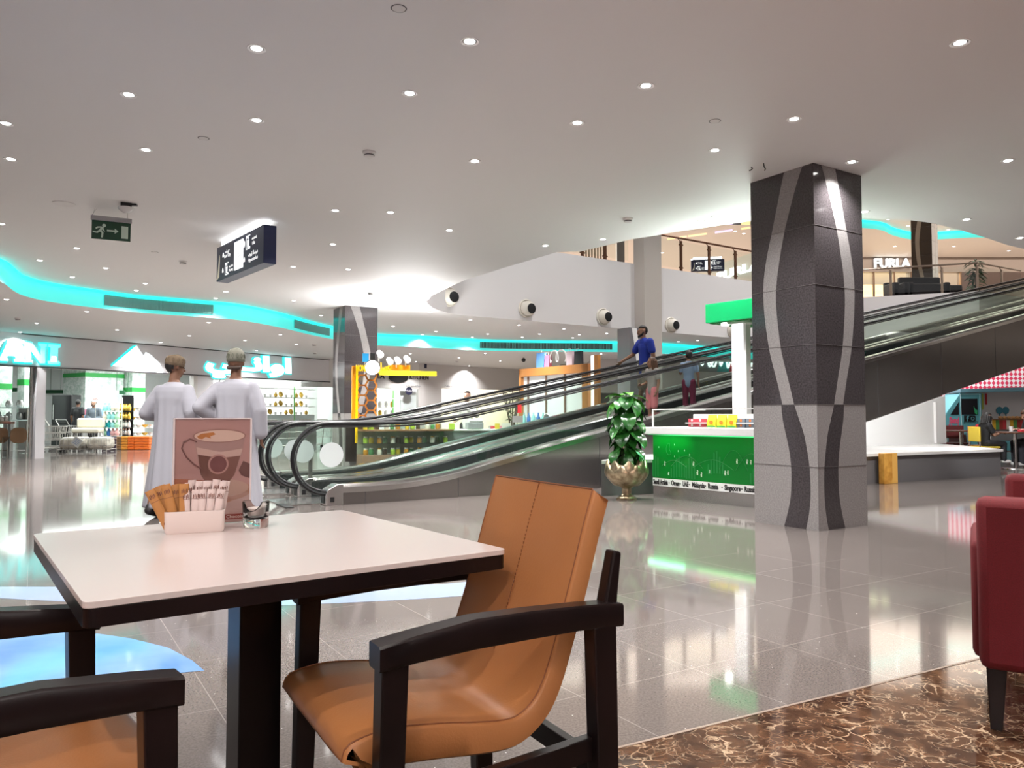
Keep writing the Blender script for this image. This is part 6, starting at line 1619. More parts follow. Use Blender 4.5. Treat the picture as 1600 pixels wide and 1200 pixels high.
# second boutique nearer, seen behind the bronze rail
va = at(1078, 434, 36.5); vb = at(1182, 416, 31.5); vd = Vector((vb.x - va.x, vb.y - va.y, 0)).normalized(); vang = math.atan2(vd.y, vd.x); vl = (Vector((vb.x, vb.y, 0)) - Vector((va.x, va.y, 0))).length
za = at(1108, 421, (va.y + vb.y) / 2 + 1.5).z
o = MB().box((vl / 2, .2, (H_UP + za) / 2), (vl, .3, za - H_UP)).build('wall_boutique', mat('boutique_band', (.45, .45, .40), .5), loc=(va.x, va.y, 0), rz=vang, smooth=0); struct(o, 'grey green boutique band behind the bronze glass rail')
c1_ = on_plane(1121, 430, Vector((va.x, va.y, 0)), vd); c2_ = on_plane(1190, 417, Vector((va.x, va.y, 0)), vd); c = (c1_ + c2_) / 2
r = empty('shop_sign', c, vang, 'white lit FURLA letters behind the bronze glass rail', 'sign')
text('FURLA', .50, m_wl, (0, -.05, 0), (1, 0, 0), (0, 0, 1), r, 'lit_letters', .04, width=(c2_ - c1_).length * .98, bold=.012)
# glass railings along the upper edge
m_rail = mat('rail_bronze', (.20, .10, .06), .3, .6)
def railing(pts, label, m_post, posts):
    r = empty('glass_railing', pts[0], 0, label, 'railing'); o = Vector(pts[0])
    for a, b in zip(pts, pts[1:]):
        MB().tube([a - o + Vector((0, 0, 1.0)), b - o + Vector((0, 0, 1.0))], .032, 8).build('top_rail', m_post, r)
        MB().bar(a - o + Vector((0, 0, .5)), b - o + Vector((0, 0, .5)), .014, .80).build('glass_panel', m_pane, r, smooth=0)
    for q in posts:
        q = q - o
        MB().box(q + Vector((0, 0, .46)), (.075, .05, .92), math.radians(34)).build('post', m_post, r, smooth=0)
        mb = MB(); mb.cyl(q + Vector((0, 0, .9)), q + Vector((-.10, -.0, 1.0)), .012, seg=6)
        for z in (.12, .8): mb.box(q + Vector((0, 0, z)), (.16, .04, .035), math.radians(34))
        mb.build('clamp', m_post, r, smooth=0)
    return r
up = lambda v: Vector((v.x, v.y, H_UP + .02))
Pp = L0 + Ld * 3.25; Lb = Vector((-Ld.y, Ld.x, 0)) * .12
def along(px): q = on_plane(px, 430, L0, Ld); return up(q + Lb)
railing([up(Pp + Lb), up(L1 + Lb)], 'glass railing with bronze posts on the upper floor edge', m_rail, [along(p) for p in (1023, 1069, 1113, 1154, 1200, 1250, 1300)])
m_rs = mat('rail_steel', (.45, .36, .30), .3, .8)
E1, E2, E3 = up(L1 + Lb), up(Vector((15.95, 26.15, 0))), up(Vector((18.4, 27.6, 0)))
railing([E1, E2, E3], 'steel topped glass railing above the walkway landing', m_rs, [E1.lerp(E2, .3), E1.lerp(E2, .72), E2, E2.lerp(E3, .55)])
railing([up(L0 - Ld * 1.1 + Lb), up(L0 + Ld * 2.4 + Lb)], 'short glass railing left of the pale pillar on the upper floor', m_rail, [up(L0 + Ld * t + Lb) for t in (-.6, .75, 1.55)])
# slatted timber screen and dark column behind that railing
for k in range(8):
    a = at(911 + 4.6 * k, 398, 25.5)
    o = MB().box((0, 0, 1.25), (.05, .06, 2.5)).build('timber_slat', mat('slat_pale', (.55, .42, .28), .5), loc=(a.x, a.y, H_UP), smooth=0); tag(o, 'upright pale timber slat of the screen on the upper floor', 'screen slat', 'timber slats on the upper floor')
a = at(969, 395, 30); o = MB().box((0, 0, (H_TOP - H_UP) / 2), (.30, .30, H_TOP - H_UP)).build('column', m_gran_l, loc=(a.x, a.y, H_UP), smooth=0); struct(o)
# sofas and plant
def sofa(px0, px1, Y, label, h=.45, bh=.75):
    a = at(px0, 460, Y); b = at(px1, 460, Y); w = b.x - a.x
    r = empty('sofa', ((a.x + b.x) / 2, Y, H_UP), 0, label, 'sofa'); ms = mat('sofa_dark', (.02, .016, .02), .6)
    MB().box((0, 0, h / 2 + .03), (w, .8, h)).build('seat_base', ms, r, bevel=.05); MB().box((0, .33, .45), (w, .2, bh)).build('backrest', ms, r, bevel=.05)
    for s in (-1, 1): MB().box((s * (w / 2 - .1), 0, .32), (.22, .8, .62)).build('armrest', ms, r, bevel=.05)
sofa(1388, 1412, 28.1, 'dark low sofa left of the brown upper column', .40, .55); sofa(1411, 1476, 28.1, 'long dark sofa in front of the brown upper column', .55, .95); sofa(1467, 1510, 30.5, 'dark sofa right of the brown upper column', .6, 1.2)
p = at(1525, 440, 30.5)
r = empty('hanging_plant', (p.x, p.y, H_UP), 0, 'tall dark green leafy plant behind the steel topped railing', 'plant')
MB().lathe([(.001, 0), (.3, 0), (.36, .7), (.32, .7), (.001, .6)], seg=16).build('pot', m_white, r)
mb = MB(); mbs = MB(); mbs.cyl((0, 0, .6), (0, 0, 1.3), .05)
for k in range(70):
    z = .75 + 1.25 * rl.random(); a = k * 2.4; leaf(mb, (.08 * math.cos(a), .08 * math.sin(a), z), a, .5 - 1.0 * rl.random(), .40, .06)
mbs.build('stem', m_bk, r); mb.build('foliage', mat('dark_foliage', (.015, .07, .02), .5), r)
# reflections in the shiny ceiling trim above the rail, put in as glowing coloured panels
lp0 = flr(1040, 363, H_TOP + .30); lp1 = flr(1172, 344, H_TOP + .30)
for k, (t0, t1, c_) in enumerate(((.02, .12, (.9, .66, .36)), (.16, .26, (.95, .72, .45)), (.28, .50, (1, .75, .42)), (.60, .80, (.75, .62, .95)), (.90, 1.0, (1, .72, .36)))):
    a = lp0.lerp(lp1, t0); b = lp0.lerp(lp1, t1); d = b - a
    o = MB().box((0, 0, 0), (d.length, .05, .50)).build('painted_reflection', mat('reflection_glow_%d' % k, c_, .4, emit=c_, es=.8), loc=(a + b) / 2 + Vector((0, 0, -.12)), rz=math.atan2(d.y, d.x), smooth=0)
    tag(o, '%s painted reflection in the row under the upper ceiling edge' % ('short amber', 'second amber', 'long orange', 'violet', 'last amber')[k], 'painted reflection')

# ================================================================== cafe table
TZ = .75
FLc, FRc, BLc = flr(130, 942, TZ), flr(793, 858, TZ), flr(52, 834, TZ)
te = (FRc - FLc); TL = te.length; te.normalize(); tn = Vector((-te.y, te.x, 0)); TD = (BLc - FLc).dot(tn); TANG = math.atan2(te.y, te.x)
table = empty('cafe_table', (FLc.x, FLc.y, 0), TANG, 'square cafe table with white glossy top and dark wooden edge', 'table')
m_ttop = mat('table_top_white', (.78, .70, .675), .20)
m_espr = mat('espresso_wood', (.012, .007, .007), .28, spec=.3)
noise_color(m_espr, 3, (.005, .003, .003), (.011, .006, .006))
def rounded(x0, y0, x1, y1, r, n=5):
    out = []
    for cx_, cy_, a0 in ((x1 - r, y1 - r, 0), (x0 + r, y1 - r, 90), (x0 + r, y0 + r, 180), (x1 - r, y0 + r, 270)):
        for k in range(n + 1): a = math.radians(a0 + 90 * k / n); out.append((cx_ + r * math.cos(a), cy_ + r * math.sin(a)))
    return out
MB().prism(rounded(.0, .0, TL, TD, .018), TZ - .012, TZ).build('white_top', m_ttop, table, smooth=0, bevel=.003)
MB().prism(rounded(.001, .001, TL - .001, TD - .001, .02), TZ - .046, TZ - .0125).build('wooden_edge', m_espr, table, smooth=0, bevel=.003)
pcx, pcy = TL / 2, TD / 2
MB().box((pcx, pcy, TZ - .06), (.45, .45, .025)).build('top_bracket', m_espr, table, smooth=0)
MB().box((pcx, pcy, (TZ - .06) / 2), (.105, .105, TZ - .06)).build('pedestal', m_espr, table, smooth=0, bevel=.004)
MB().box((pcx, pcy, .012), (.50, .50, .024)).build('base_plate', m_espr, table, smooth=0, bevel=.006)
def tw(x, y, z=TZ): return Vector((FLc.x, FLc.y, z)) + te * x + tn * y
# ------------------------------------------------------------------ things on the table
m_porc = mat('porcelain', (.80, .70, .66), .15)
ha = flr(256, 836, TZ); hb = flr(349, 831, TZ); hd = hb - ha; hang = math.atan2(hd.y, hd.x); hL = hd.length * 1.02
holder = empty('sachet_holder', ha, hang, 'white porcelain holder full of sugar sticks on the table', 'holder')
hD, hH = .052, .060
def rbox_shell(L, D, H, r, t):
    mb = MB()
    def ring(x0, y0, x1, y1, rr_, z): return [(p[0], p[1], z) for p in rounded(x0, y0, x1, y1, rr_)]
    mb.loft([ring(.004, .004, L - .004, D - .004, r * .8, 0), ring(0, 0, L, D, r, .006), ring(-.001, -.001, L + .001, D + .001, r, H), ring(t, t, L - t, D - t, r - t * .6, H), ring(t, t, L - t, D - t, r - t * .6, .006)])
    return mb
rbox_shell(hL, hD, hH, .012, .004).build('tray', m_porc, holder, smooth=50)
m_kraft = mat('kraft_paper', (.42, .19, .055), .6); m_sug = mat('white_paper', (.72, .60, .57), .6); m_print = mat('brown_print', (.16, .06, .04), .6)
rs = random.Random(3)
def stick(x, y, lean, back, ln, brown, lab):
    r = empty('sugar_stick', holder.matrix_basis @ Vector((x, y, .0065)), 0, lab, 'sugar stick', 'brown sugar sticks' if brown else 'white sugar sticks')
    r.rotation_euler = Euler((-back, lean, 0), 'XYZ').to_matrix().to_4x4().to_euler(); r.rotation_euler = (Matrix.Rotation(hang + rs.uniform(-.25, .25), 3, 'Z') @ Euler((-back, lean, 0)).to_matrix()).to_euler()
    w = .0105 if not brown else .0125; mb = MB()
    prof = [(0, .35), (.003, .6), (.012, 1), (ln * .5, 1.08), (ln - .012, 1), (ln - .006, .5), (ln, .30)]
    mb.loft([[(w * (1 if k > .99 else 1) * math.cos(a) * (1 if 0 else 1), w * .42 * k * math.sin(a), z) for a in [2 * PI * j / 10 for j in range(10)]] for z, k in prof])
    mb.build('paper', m_kraft if brown else m_sug, r, smooth=60)
    mb = MB()
    for z in ((ln * .72,) if brown else (ln * .78,)):
        mb.loft([[(w * 1.012 * math.cos(a), w * .43 * 1.05 * math.sin(a), z + dz) for a in [2 * PI * j / 10 for j in range(10)]] for dz in (0, .0012)], cap=False)
    for k in range(4): mb.box((-.006 + .004 * k, -w * .45, ln * .84 + .002 * (k % 2)), (.002, .0012, .010))
    mb.build('print', m_print, r, smooth=0)
    if brown: MB().plate(circle(.0055, 12, 0, ln * .2), (0, -w * .47, 0), (1, 0, 0), (0, 0, 1), .0006).build('round_logo', m_print, r, smooth=0)
n = 0
for i in range(7):
    t = i / 6; stick(.016 + .034 * t, .012 + .012 * (i % 3), -.42 + .40 * t + rs.uniform(-.05, .05), -.02 + .04 * (i % 3), .126 + rs.uniform(-.008, .006), True, 'brown sugar stick at the left end of the porcelain holder')
for i in range(15):
    t = i / 14; stick(.058 + (hL - .072) * t, .012 + .012 * (i % 3), -.02 + .14 * t + rs.uniform(-.05, .05), -.03 + .04 * (i % 3), .126 + (.008 if i % 3 else -.018) + rs.uniform(-.004, .004), False, 'white sugar stick in the right part of the porcelain holder')
# clear acrylic stand with the coffee picture
sa = flr(286, 812, TZ); sb_ = flr(391, 803, TZ)
a0 = at(284, 808, 1.99); 
SY = 1.93
sl_ = flr(269, 823, TZ); sr_ = flr(390, 815, TZ); sd2 = sr_ - sl_; sang = math.atan2(sd2.y, sd2.x); sw = sd2.length * 1.0
stand = empty('menu_stand', sl_, sang, 'clear acrylic stand with a pink coffee cup picture on the table', 'menu holder')
sh = at(272, 654, sl_.y).z - TZ
MB().box((sw / 2, 0, sh / 2), (sw * .985, .0012, sh * .985)).build('printed_card', mat('card_pink', (.52, .27, .26), .4), stand, smooth=0)
mb = MB(); mb.box((sw / 2, -.003, sh / 2), (sw, .002, sh)); mb.build('front_pane', m_pane, stand, smooth=0)
mb = MB(); mb.box((sw / 2, .003, sh / 2), (sw, .002, sh)); mb.build('back_pane', m_pane, stand, smooth=0)
MB().box((sw / 2, .035, .002), (sw, .075, .003)).build('foot_plate', m_pane, stand, smooth=0)
mb = MB()
for x, z, w_, h_ in ((sw / 2, sh, sw, .003), (0, sh / 2, .003, sh), (sw, sh / 2, .003, sh)): mb.box((x, 0, z), (w_ + .002, .009, h_))
mb.build('polished_edge', mat('acrylic_edge', (.80, .72, .72), .15), stand, smooth=0)
def cp(poly, nm, m_, lv): return MB().plate([(p[0] * sw, p[1] * sh) for p in poly], (0, -.0008 - .00022 * lv, 0), (1, 0, 0), (0, 0, 1), .0001).build(nm, m_, stand, smooth=0)
cc_ = lambda n_, c_: mat('card_' + n_, c_, .45)
cp([(.01, .02), (.99, .02), (.99, .36), (.7, .42), (.01, .40)], 'print_tablecloth', cc_('tan', (.50, .22, .16)), 0)
cp([(.0, .44), (.35, .42), (.99, .34), (.99, .28), (.3, .33), (0, .36)], 'print_brown_wave', cc_('brown', (.42, .13, .07)), 1)
cp([(.02, .02), (.99, .02), (.99, .27), (.55, .16), (.02, .22)], 'print_pink_base', cc_('pinklow', (.55, .33, .31)), 1)
cp([(.62 + .40 * math.cos(t), .31 + .10 * math.sin(t)) for t in [2 * PI * k / 28 for k in range(28)] if .62 + .40 * math.cos(t) < .99], 'print_saucer', cc_('saucer', (.42, .20, .16)), 2)
cp([(.62 + .36 * math.cos(t), .335 + .085 * math.sin(t)) for t in [2 * PI * k / 28 for k in range(28)] if .62 + .36 * math.cos(t) < .99], 'print_saucer_inner', cc_('saucer_in', (.56, .33, .28)), 3)
cp([(.25, .83), (.28, .70), (.34, .48), (.40, .41), (.55, .375), (.72, .40), (.79, .46), (.88, .66), (.92, .83)], 'print_glass_body', cc_('glass', (.46, .26, .25)), 4)
cp([(.305, .66), (.345, .47), (.40, .41), (.55, .375), (.72, .40), (.785, .46), (.86, .64), (.6, .62)], 'print_coffee', cc_('coffee', (.20, .085, .07)), 5)
cp([(.285, .73), (.30, .665), (.6, .625), (.865, .645), (.89, .71), (.6, .68)], 'print_milk', cc_('milk', (.55, .36, .32)), 6)
cp([(.585 + .345 * math.cos(t), .835 + .065 * math.sin(t)) for t in [2 * PI * k / 32 for k in range(32)]], 'print_rim', cc_('rim', (.33, .16, .14)), 7)
cp([(.585 + .33 * math.cos(t), .833 + .056 * math.sin(t)) for t in [2 * PI * k / 32 for k in range(32)]], 'print_foam', cc_('foam', (.66, .45, .38)), 8)
cp([(.29, .83), (.34, .855), (.44, .865), (.50, .87), (.53, .85), (.46, .83), (.47, .81), (.40, .825), (.36, .805), (.31, .81)], 'print_cinnamon', cc_('cinn', (.47, .17, .05)), 9)
cp([(.57 + .135 * math.cos(t), .565 + .095 * math.sin(t)) for t in [2 * PI * k / 28 for k in range(28)]], 'print_badge_ring', cc_('ring', (.42, .22, .20)), 9)
cp([(.57 + .11 * math.cos(t), .565 + .078 * math.sin(t)) for t in [2 * PI * k / 28 for k in range(28)]], 'print_badge', cc_('badge', (.17, .06, .06)), 10)
cp([(.84, .50), (.90, .59), (.99, .56), (.99, .42), (.88, .45)], 'print_chocolate', cc_('choc', (.13, .055, .05)), 6)
mb = MB(); hp = [(.29, .78), (.20, .81), (.12, .78), (.10, .72), (.16, .64), (.26, .57), (.345, .53)]
mb.tube([(p[0] * sw, -.0022, p[1] * sh) for p in hp], .0022, 6); o = mb.build('print_handle', cc_('handle', (.17, .07, .065)), stand)
cp([(.52, .035), (.985, .035), (.985, .085), (.52, .085)], 'print_red_label', cc_('label', (.30, .04, .03)), 4)
text('Hot Chocolate', .013, mat('card_script', (.8, .7, .66), .5), (sw * .76, -.0022, .06 * sh), (1, 0, 0), (0, 0, 1), stand, 'lettering', .0001, width=sw * .40)
# glass tealight holder with notched rim
gp = flr(394, 826, TZ) + Vector((0, .03, 0))
gl = empty('tealight_holder', gp, 0, 'small clear glass tealight holder beside the porcelain holder', 'candle holder')
m_cg = mat('clear_glass', (.95, .98, .97), .01, trans=1, ior=1.48)
def notch(a): return 1 + 0 * a
rings = []; sgm = 32
R_ = .036
for rr_, z, nt_ in ((R_ * .90, 0, 0), (R_, .004, 0), (R_ * 1.0, .034, 0), (R_ * 1.06, .074, 1), (R_ * .98, .076, 1), (R_ * .86, .068, 1), (R_ * .84, .034, 0), (R_ * .60, .0255, 0)):
    rings.append([(rr_ * math.cos(2 * PI * k / sgm), rr_ * math.sin(2 * PI * k / sgm), z - (nt_ * .026 * max(0, -math.cos(2 * (2 * PI * k / sgm))) ** .8)) for k in range(sgm)])
MB().loft(rings).build('glass_cup', m_cg, gl, smooth=50)
MB().lathe([(.001, .035), (.0265, .035), (.0268, .054), (.001, .054)], seg=24).build('tealight', mat('tealight_tin', (.55, .45, .42), .3, .5), gl)
MB().lathe([(.001, .0542), (.0255, .0542), (.024, .0565), (.001, .056)], seg=24).build('wax', mat('wax', (.80, .70, .64), .4), gl)

# ================================================================== tan leather chairs
m_tan = mat('tan_leather', (.43, .175, .05), .38, spec=.4)
noise_color(m_tan, 2.2, (.37, .150, .052), (.42, .175, .062), bump=.05, bscale=180)
m_seam = mat('dark_seam', (.20, .065, .022), .6)
def armchair(loc, rz, label):
    """front towards -y, width along x"""
    r = empty('leather_armchair', loc, rz, label, 'chair'); r.scale = (1, .84, 1)
    W2 = .235; th = .055
    # side profile (y, z) of the sitting surface: front edge -> seat -> bend -> back top
    prof = [(-.335, .430), (-.315, .460), (-.22, .472), (-.10, .462), (0, .448), (.08, .440), (.125, .447), (.165, .472), (.195, .515), (.222, .575), (.252, .65), (.282, .73), (.312, .815), (.342, .892), (.348, .904)]
    P = [Vector((0, p[0], p[1])) for p in prof]; P = [Vector((0, q.y, q.z)) for q in catmull(P, 3)]
    n = len(P); back = []
    for i, p in enumerate(P):
        d = (P[min(i + 1, n - 1)] - P[max(i - 1, 0)]).normalized(); nn = Vector((0, d.z, -d.y))
        t = th * (1 + .45 * max(0, 1 - i / (n * .45)))
        back.append(p + nn * t)
    mb = MB(); rings = []
    for p, q in zip(P, back):
        c_ = (p + q) / 2; h_ = (p - q) / 2
        rings.append([c_ + h_ * a + Vector((x * W2, 0, 0)) for x, a in ((-1, .82), (-.985, .94), (-.955, 1.0), (-.5, .97), (0, .96), (.5, .97), (.955, 1.0), (.985, .94), (1, .82), (1, -.82), (.97, -1), (0, -1), (-.97, -1), (-1, -.82))])
    c0 = sum(rings[0], Vector()) / len(rings[0]); fwd = (P[0] - P[1]).normalized() * .012; rings.insert(0, [c0 + (p - c0) * .55 + fwd for p in rings[0]]); rings.insert(0, [c0 + (p - c0) * .05 + fwd * 1.2 for p in rings[1]])
    mb.loft(rings); mb.build('upholstered_shell', m_tan, r, smooth=50)
    # stitched seams: centre of the back, both front edges (piping)
    mb = MB()
    for x in (-.962, .962):
        mb.tube([p + (p - q).normalized() * .0005 + Vector((x * W2, 0, 0)) for p, q in zip(P, back)], .0015, 6)
    mb.tube([P[-1] + (P[-1] - back[-1]) * 0 + Vector((x * W2, 0, .002)) for x in (-.96, -.5, 0, .5, .96)], .002, 6)
    mb.build('piping', m_seam, r)
    mb = MB()
    for i in range(int(n * .56), n - 1):
        for t in (.0, .33, .66):
            p = P[i].lerp(P[i + 1], t); q = back[i]; off = (p - q).normalized() * (-.0013)
            mb.box(p + off + Vector((0, 0, 0)), (.0022, .004, .007))
    tag(mb.build('stitching', m_seam, r, smooth=0), kind='stuff')
    # frame: front legs, rear posts, arms, rails
    X_ = .285
    for s in (-1, 1):
        MB().bar((s * X_, -.265, 0), (s * X_, -.245, .625), .046, .05, (0, 1, 0), .046, .062).build('front_leg', m_espr, r, smooth=0, bevel=.004)
        MB().bar((s * X_, .335, 0), (s * X_, .318, .625), .042, .058, (0, 1, 0), .042, .07).build('rear_leg', m_espr, r, smooth=0, bevel=.004)
        MB().bar((s * (X_ - .006), .322, .56), (s * (X_ - .014), .375, .775), .040, .05, (0, 1, 0), .034, .026).build('back_post', m_espr, r, smooth=0, bevel=.006)
        # arm: flat bar that swells in the middle and wraps to the rear
        pts = [(-.285, .632, .058, .046), (-.20, .640, .056, .050), (-.05, .650, .050, .058), (.10, .650, .046, .056), (.24, .648, .044, .052), (.325, .645, .044, .050), (.372, .642, .05, .048)]
        rings = []
        for y, z, w_, h_ in pts:
            rings.append([(s * X_ + a * w_ / 2, y, z + b * h_ / 2) for a, b in ((-1, -.8), (-.85, -1), (.85, -1), (1, -.8), (1, .8), (.85, 1), (-.85, 1), (-1, .8))])
        MB().loft(rings).build('armrest', m_espr, r, smooth=40)
        MB().bar((s * (X_ - .012), -.24, .335), (s * (X_ - .012), .32, .365), .026, .05).build('side_rail', m_espr, r, smooth=0, bevel=.003)
    MB().bar((-X_, .345, .30), (X_, .345, .30), .03, .05).build('rear_rail', m_espr, r, smooth=0, bevel=.003)
    MB().bar((-X_, -.21, .36), (X_, -.21, .36), .03, .045).build('front_rail', m_espr, r, smooth=0, bevel=.003)
    return r
# right chair: near arm from (570,1003) to (965,948) at arm height
a1 = flr(592, 1005, .655); a2 = flr(962, 948, .655); ad = (a2 - a1).normalized()        # direction front -> back of the near arm
CH = math.atan2(ad.y, ad.x) - PI / 2                                                     # local +y is towards the back
Rm = Matrix.Rotation(CH, 3, 'Z')
off = a1 - Rm @ Vector((.285, -.231, 0)); off.z = 0
chairR = armchair(off, CH, 'tan leather armchair with dark wooden arms pushed to the right of the table')
# left chair, mirrored position: its inner arm ends near (292,1050)
b1 = flr(272, 1052, .655); b0 = flr(0, 1108, .655); bd = (b0 - b1).normalized(); CH2 = math.atan2(bd.y, bd.x) - PI / 2
Rm2 = Matrix.Rotation(CH2, 3, 'Z'); off2 = b1 - Rm2 @ Vector((-.285, -.231, 0)); off2.z = 0
copy_tree(chairR, None, off2, CH2, 'tan leather armchair with dark arms at the lower left of the table')
# ================================================================== red upholstered armchairs
m_red = mat('red_fabric', (.33, .006, .012), .8, sheen=0)
noise_color(m_red, 260, (.085, .0008, .003), (.115, .001, .005), bump=.08)
def red_chair(loc, rz, label):
    r = empty('red_armchair', loc, rz, label, 'armchair')
    MB().box((0, 0, .50), (.76, .13, .58)).build('backrest', m_red, r, bevel=.03)
    for s in (-1, 1): MB().box((s * .34, -.36, .42), (.12, .60, .42)).build('armrest', m_red, r, bevel=.03)
    MB().box((0, -.34, .30), (.60, .56, .20)).build('seat', m_red, r, bevel=.03); MB().box((0, -.36, .43), (.56, .54, .09)).build('seat_cushion', m_red, r, bevel=.03)
    for sx_ in (-1, 1):
        for y in (-.60, .0): MB().bar((sx_ * .33, y, .22), (sx_ * .335, y, 0), .062, .062, (0, 1, 0), .036, .036).build('leg', m_espr, r, smooth=0, bevel=.003)
    return r
lg = flr(1557, 1139)
RA = math.radians(149)
q = lg - Matrix.Rotation(RA, 3, 'Z') @ Vector((.335, .0, 0)); q.z = 0
rc = red_chair(q, RA, 'red fabric armchair at the right edge of the picture on brown marble')
q2 = flr(1640, 1000); copy_tree(rc, None, (2.72, 3.55, 0), RA, 'second red armchair farther back, only its top corner in view')

# ================================================================== people
DEF = dict(head=(0, -.02, 1.635), neck=(0, .0, 1.47), chest=(0, 0, 1.30), waist=(0, 0, 1.10), pelvis=(0, 0, .96),
           sa=(-.175, 0, 1.42), ea=(-.235, .02, 1.13), wa=(-.245, -.06, .88), ha=(-.245, -.10, .80),
           sb=(.175, 0, 1.42), eb=(.235, .02, 1.13), wb=(.245, -.06, .88), hb=(.245, -.10, .80),
           pa=(-.09, 0, .93), ka=(-.10, -.02, .51), aa=(-.10, .02, .09), ta=(-.12, -.13, .035),
           pb=(.09, 0, .93), kb=(.10, -.02, .51), ab=(.10, .02, .09), tb=(.12, -.13, .035))
def hand(mb, w, h, inner, k=1.0):
    """palm with four unequal bent fingers and a thumb from its side; `inner` points to the thumb side"""
    w, h = Vector(w), Vector(h); d = (h - w).normalized(); s = Vector(inner); s = (s - d * s.dot(d)).normalized(); c = d.cross(s)
    mb.capsule(w, w + d * .075 * k, .030 * k, .036 * k, 10, .5, c)
    for i, (o, L) in enumerate(((.027, .068), (.009, .078), (-.009, .072), (-.026, .056))):
        b = w + d * .085 * k + s * o * k; m_ = b + (d * .9 + c * .30).normalized() * L * .55 * k; e = m_ + (d * .6 + c * .75).normalized() * L * .5 * k
        mb.capsule(b, m_, .0095 * k, .0090 * k, 7); mb.capsule(m_, e, .0090 * k, .0078 * k, 7)
    b = w + d * .03 * k + s * .03 * k; m_ = b + (d * .6 + s * .75).normalized() * .036 * k; e = m_ + (d * .9 + s * .2 + c * .3).normalized() * .032 * k
    mb.capsule(b, m_, .0125 * k, .0105 * k, 7); mb.capsule(m_, e, .0105 * k, .009 * k, 7)
def person(loc, rz, H, J, label, skin, hair, look=0.0, nod=0.0, voxel=.012, group=None, child=False, beard=None, longhair=False, bald=False):
    """body as one continuous skin; J overrides joints of a 1.75 m figure that faces -y"""
    k = H / 1.75; j = {n: Vector(v) for n, v in DEF.items()}
    for n, v in J.items(): j[n] = Vector(v)
    r = empty('person', loc, rz, label, 'person', group); r.scale = (k, k, k)
    hs = 1.18 if child else 1.0
    mb = MB()
    F = (0, 1, 0)
    mb.capsule(j['pelvis'], j['waist'], .125, .115, 14, .72, F); mb.capsule(j['waist'], j['chest'], .115, .145, 14, .70, F)
    up_ = (j['neck'] - j['chest']).normalized()
    mb.capsule(j['chest'], j['chest'] + up_ * .09, .145, .12, 14, .66, F)
    mb.capsule(j['sa'] * .75 + j['neck'] * .25 - Vector((0, 0, .03)), j['sb'] * .75 + j['neck'] * .25 - Vector((0, 0, .03)), .062, .062, 12)
    mb.capsule(j['neck'] - up_ * .04, j['head'] - (j['head'] - j['neck']).normalized() * .07, .060, .054, 12)
    for s in 'ab':
        mb.capsule(j['s' + s], j['e' + s], .056, .043, 12); mb.capsule(j['e' + s], j['w' + s], .042, .028, 12)
        side = Vector((0, -1, 0)) if 'i' + s not in j else j['i' + s]
        hand(mb, j['w' + s], j['h' + s], side, 1.0)
        mb.capsule(j['p' + s], j['k' + s], .086, .056, 12); mb.capsule(j['k' + s], j['a' + s], .054, .036, 12)
        mb.capsule(j['a' + s] + Vector((0, .01, -.03)), j['t' + s], .040, .032, 10)
    # head
    R = Matrix.Rotation(look, 3, 'Z') @ Matrix.Rotation(nod, 3, 'X'); c = j['head']
    def hp(x, y, z): return c + R @ (Vector((x, y, z)) * hs)
    for (x, y, z, r_, q) in ((0, .015, .03, .088, (.86, 1.06, 1.05)), (0, -.02, -.025, .070, (.86, .98, 1.15)), (0, -.045, -.075, .040, (1, .9, .8))):
        m0 = MB(); m0.ball((0, 0, 0), r_ * hs, q); 
        vm = {}
        for v in m0.bm.verts: vm[v] = mb.bm.verts.new(hp(x, y, z) + R @ v.co)
        for f in m0.bm.faces: mb._f([vm[v] for v in f.verts])
        m0.bm.free()
    mb.capsule(hp(0, -.088, .02), hp(0, -.108, -.018), .009 * hs, .014 * hs, 8)
    mb.capsule(hp(-.035, -.078, .028), hp(.035, -.078, .028), .010 * hs, .010 * hs, 8)
    mb.capsule(hp(-.02, -.088, -.052), hp(.02, -.088, -.052), .008 * hs, .008 * hs, 8)
    for s in (-1, 1): mb.capsule(hp(s * .082, .008, .018), hp(s * .080, .004, -.022), .014 * hs, .010 * hs, 8)
    mb.build('body', skin, r, remesh=voxel, relax=4)
    me_ = mat('eye_dark', (.02, .015, .012), .2)
    for s in (-1, 1): MB().ball(hp(s * .033, -.083, .010), .0105 * hs, (1, .6, .7), 8, 6).build('eye', me_, r)
    MB().capsule(hp(-.02, -.0955, -.047), hp(.02, -.0955, -.047), .0035, .0035, 6).build('mouth', mat('lip', (.25, .08, .07), .5), r)
    # hair: cap of the skull, open at the face
    if hair:
        hb_ = MB()
        def shell(grow, zc, yc):
            m0 = MB(); m0.ball((0, 0, 0), .092 * hs * grow, (.90, 1.06, 1.06), 18, 12); keep = {}
            for v in m0.bm.verts:
                if v.co.z > zc * hs or v.co.y > yc * hs: keep[v] = hb_.bm.verts.new(hp(0, .015, .03) + R @ v.co)
            for f in m0.bm.faces:
                if all(v in keep for v in f.verts): hb_._f([keep[v] for v in f.verts])
            m0.bm.free()
        shell(1.05, .052 if bald else .035, .028)
        if longhair:
            for a in range(-5, 6):
                t = a / 5 * 2.0; x, y = .085 * math.sin(t), .02 + .085 * math.cos(t)
                hb_.capsule(hp(x, y, .03), hp(x * 1.25, y * 1.15 + .01, -.14), .032, .028, 8)
        o = hb_.build('hair', hair, r, smooth=60)
        if not longhair:
            sol = o.modifiers.new('thick', 'SOLIDIFY'); sol.thickness = .012; sol.offset = -1
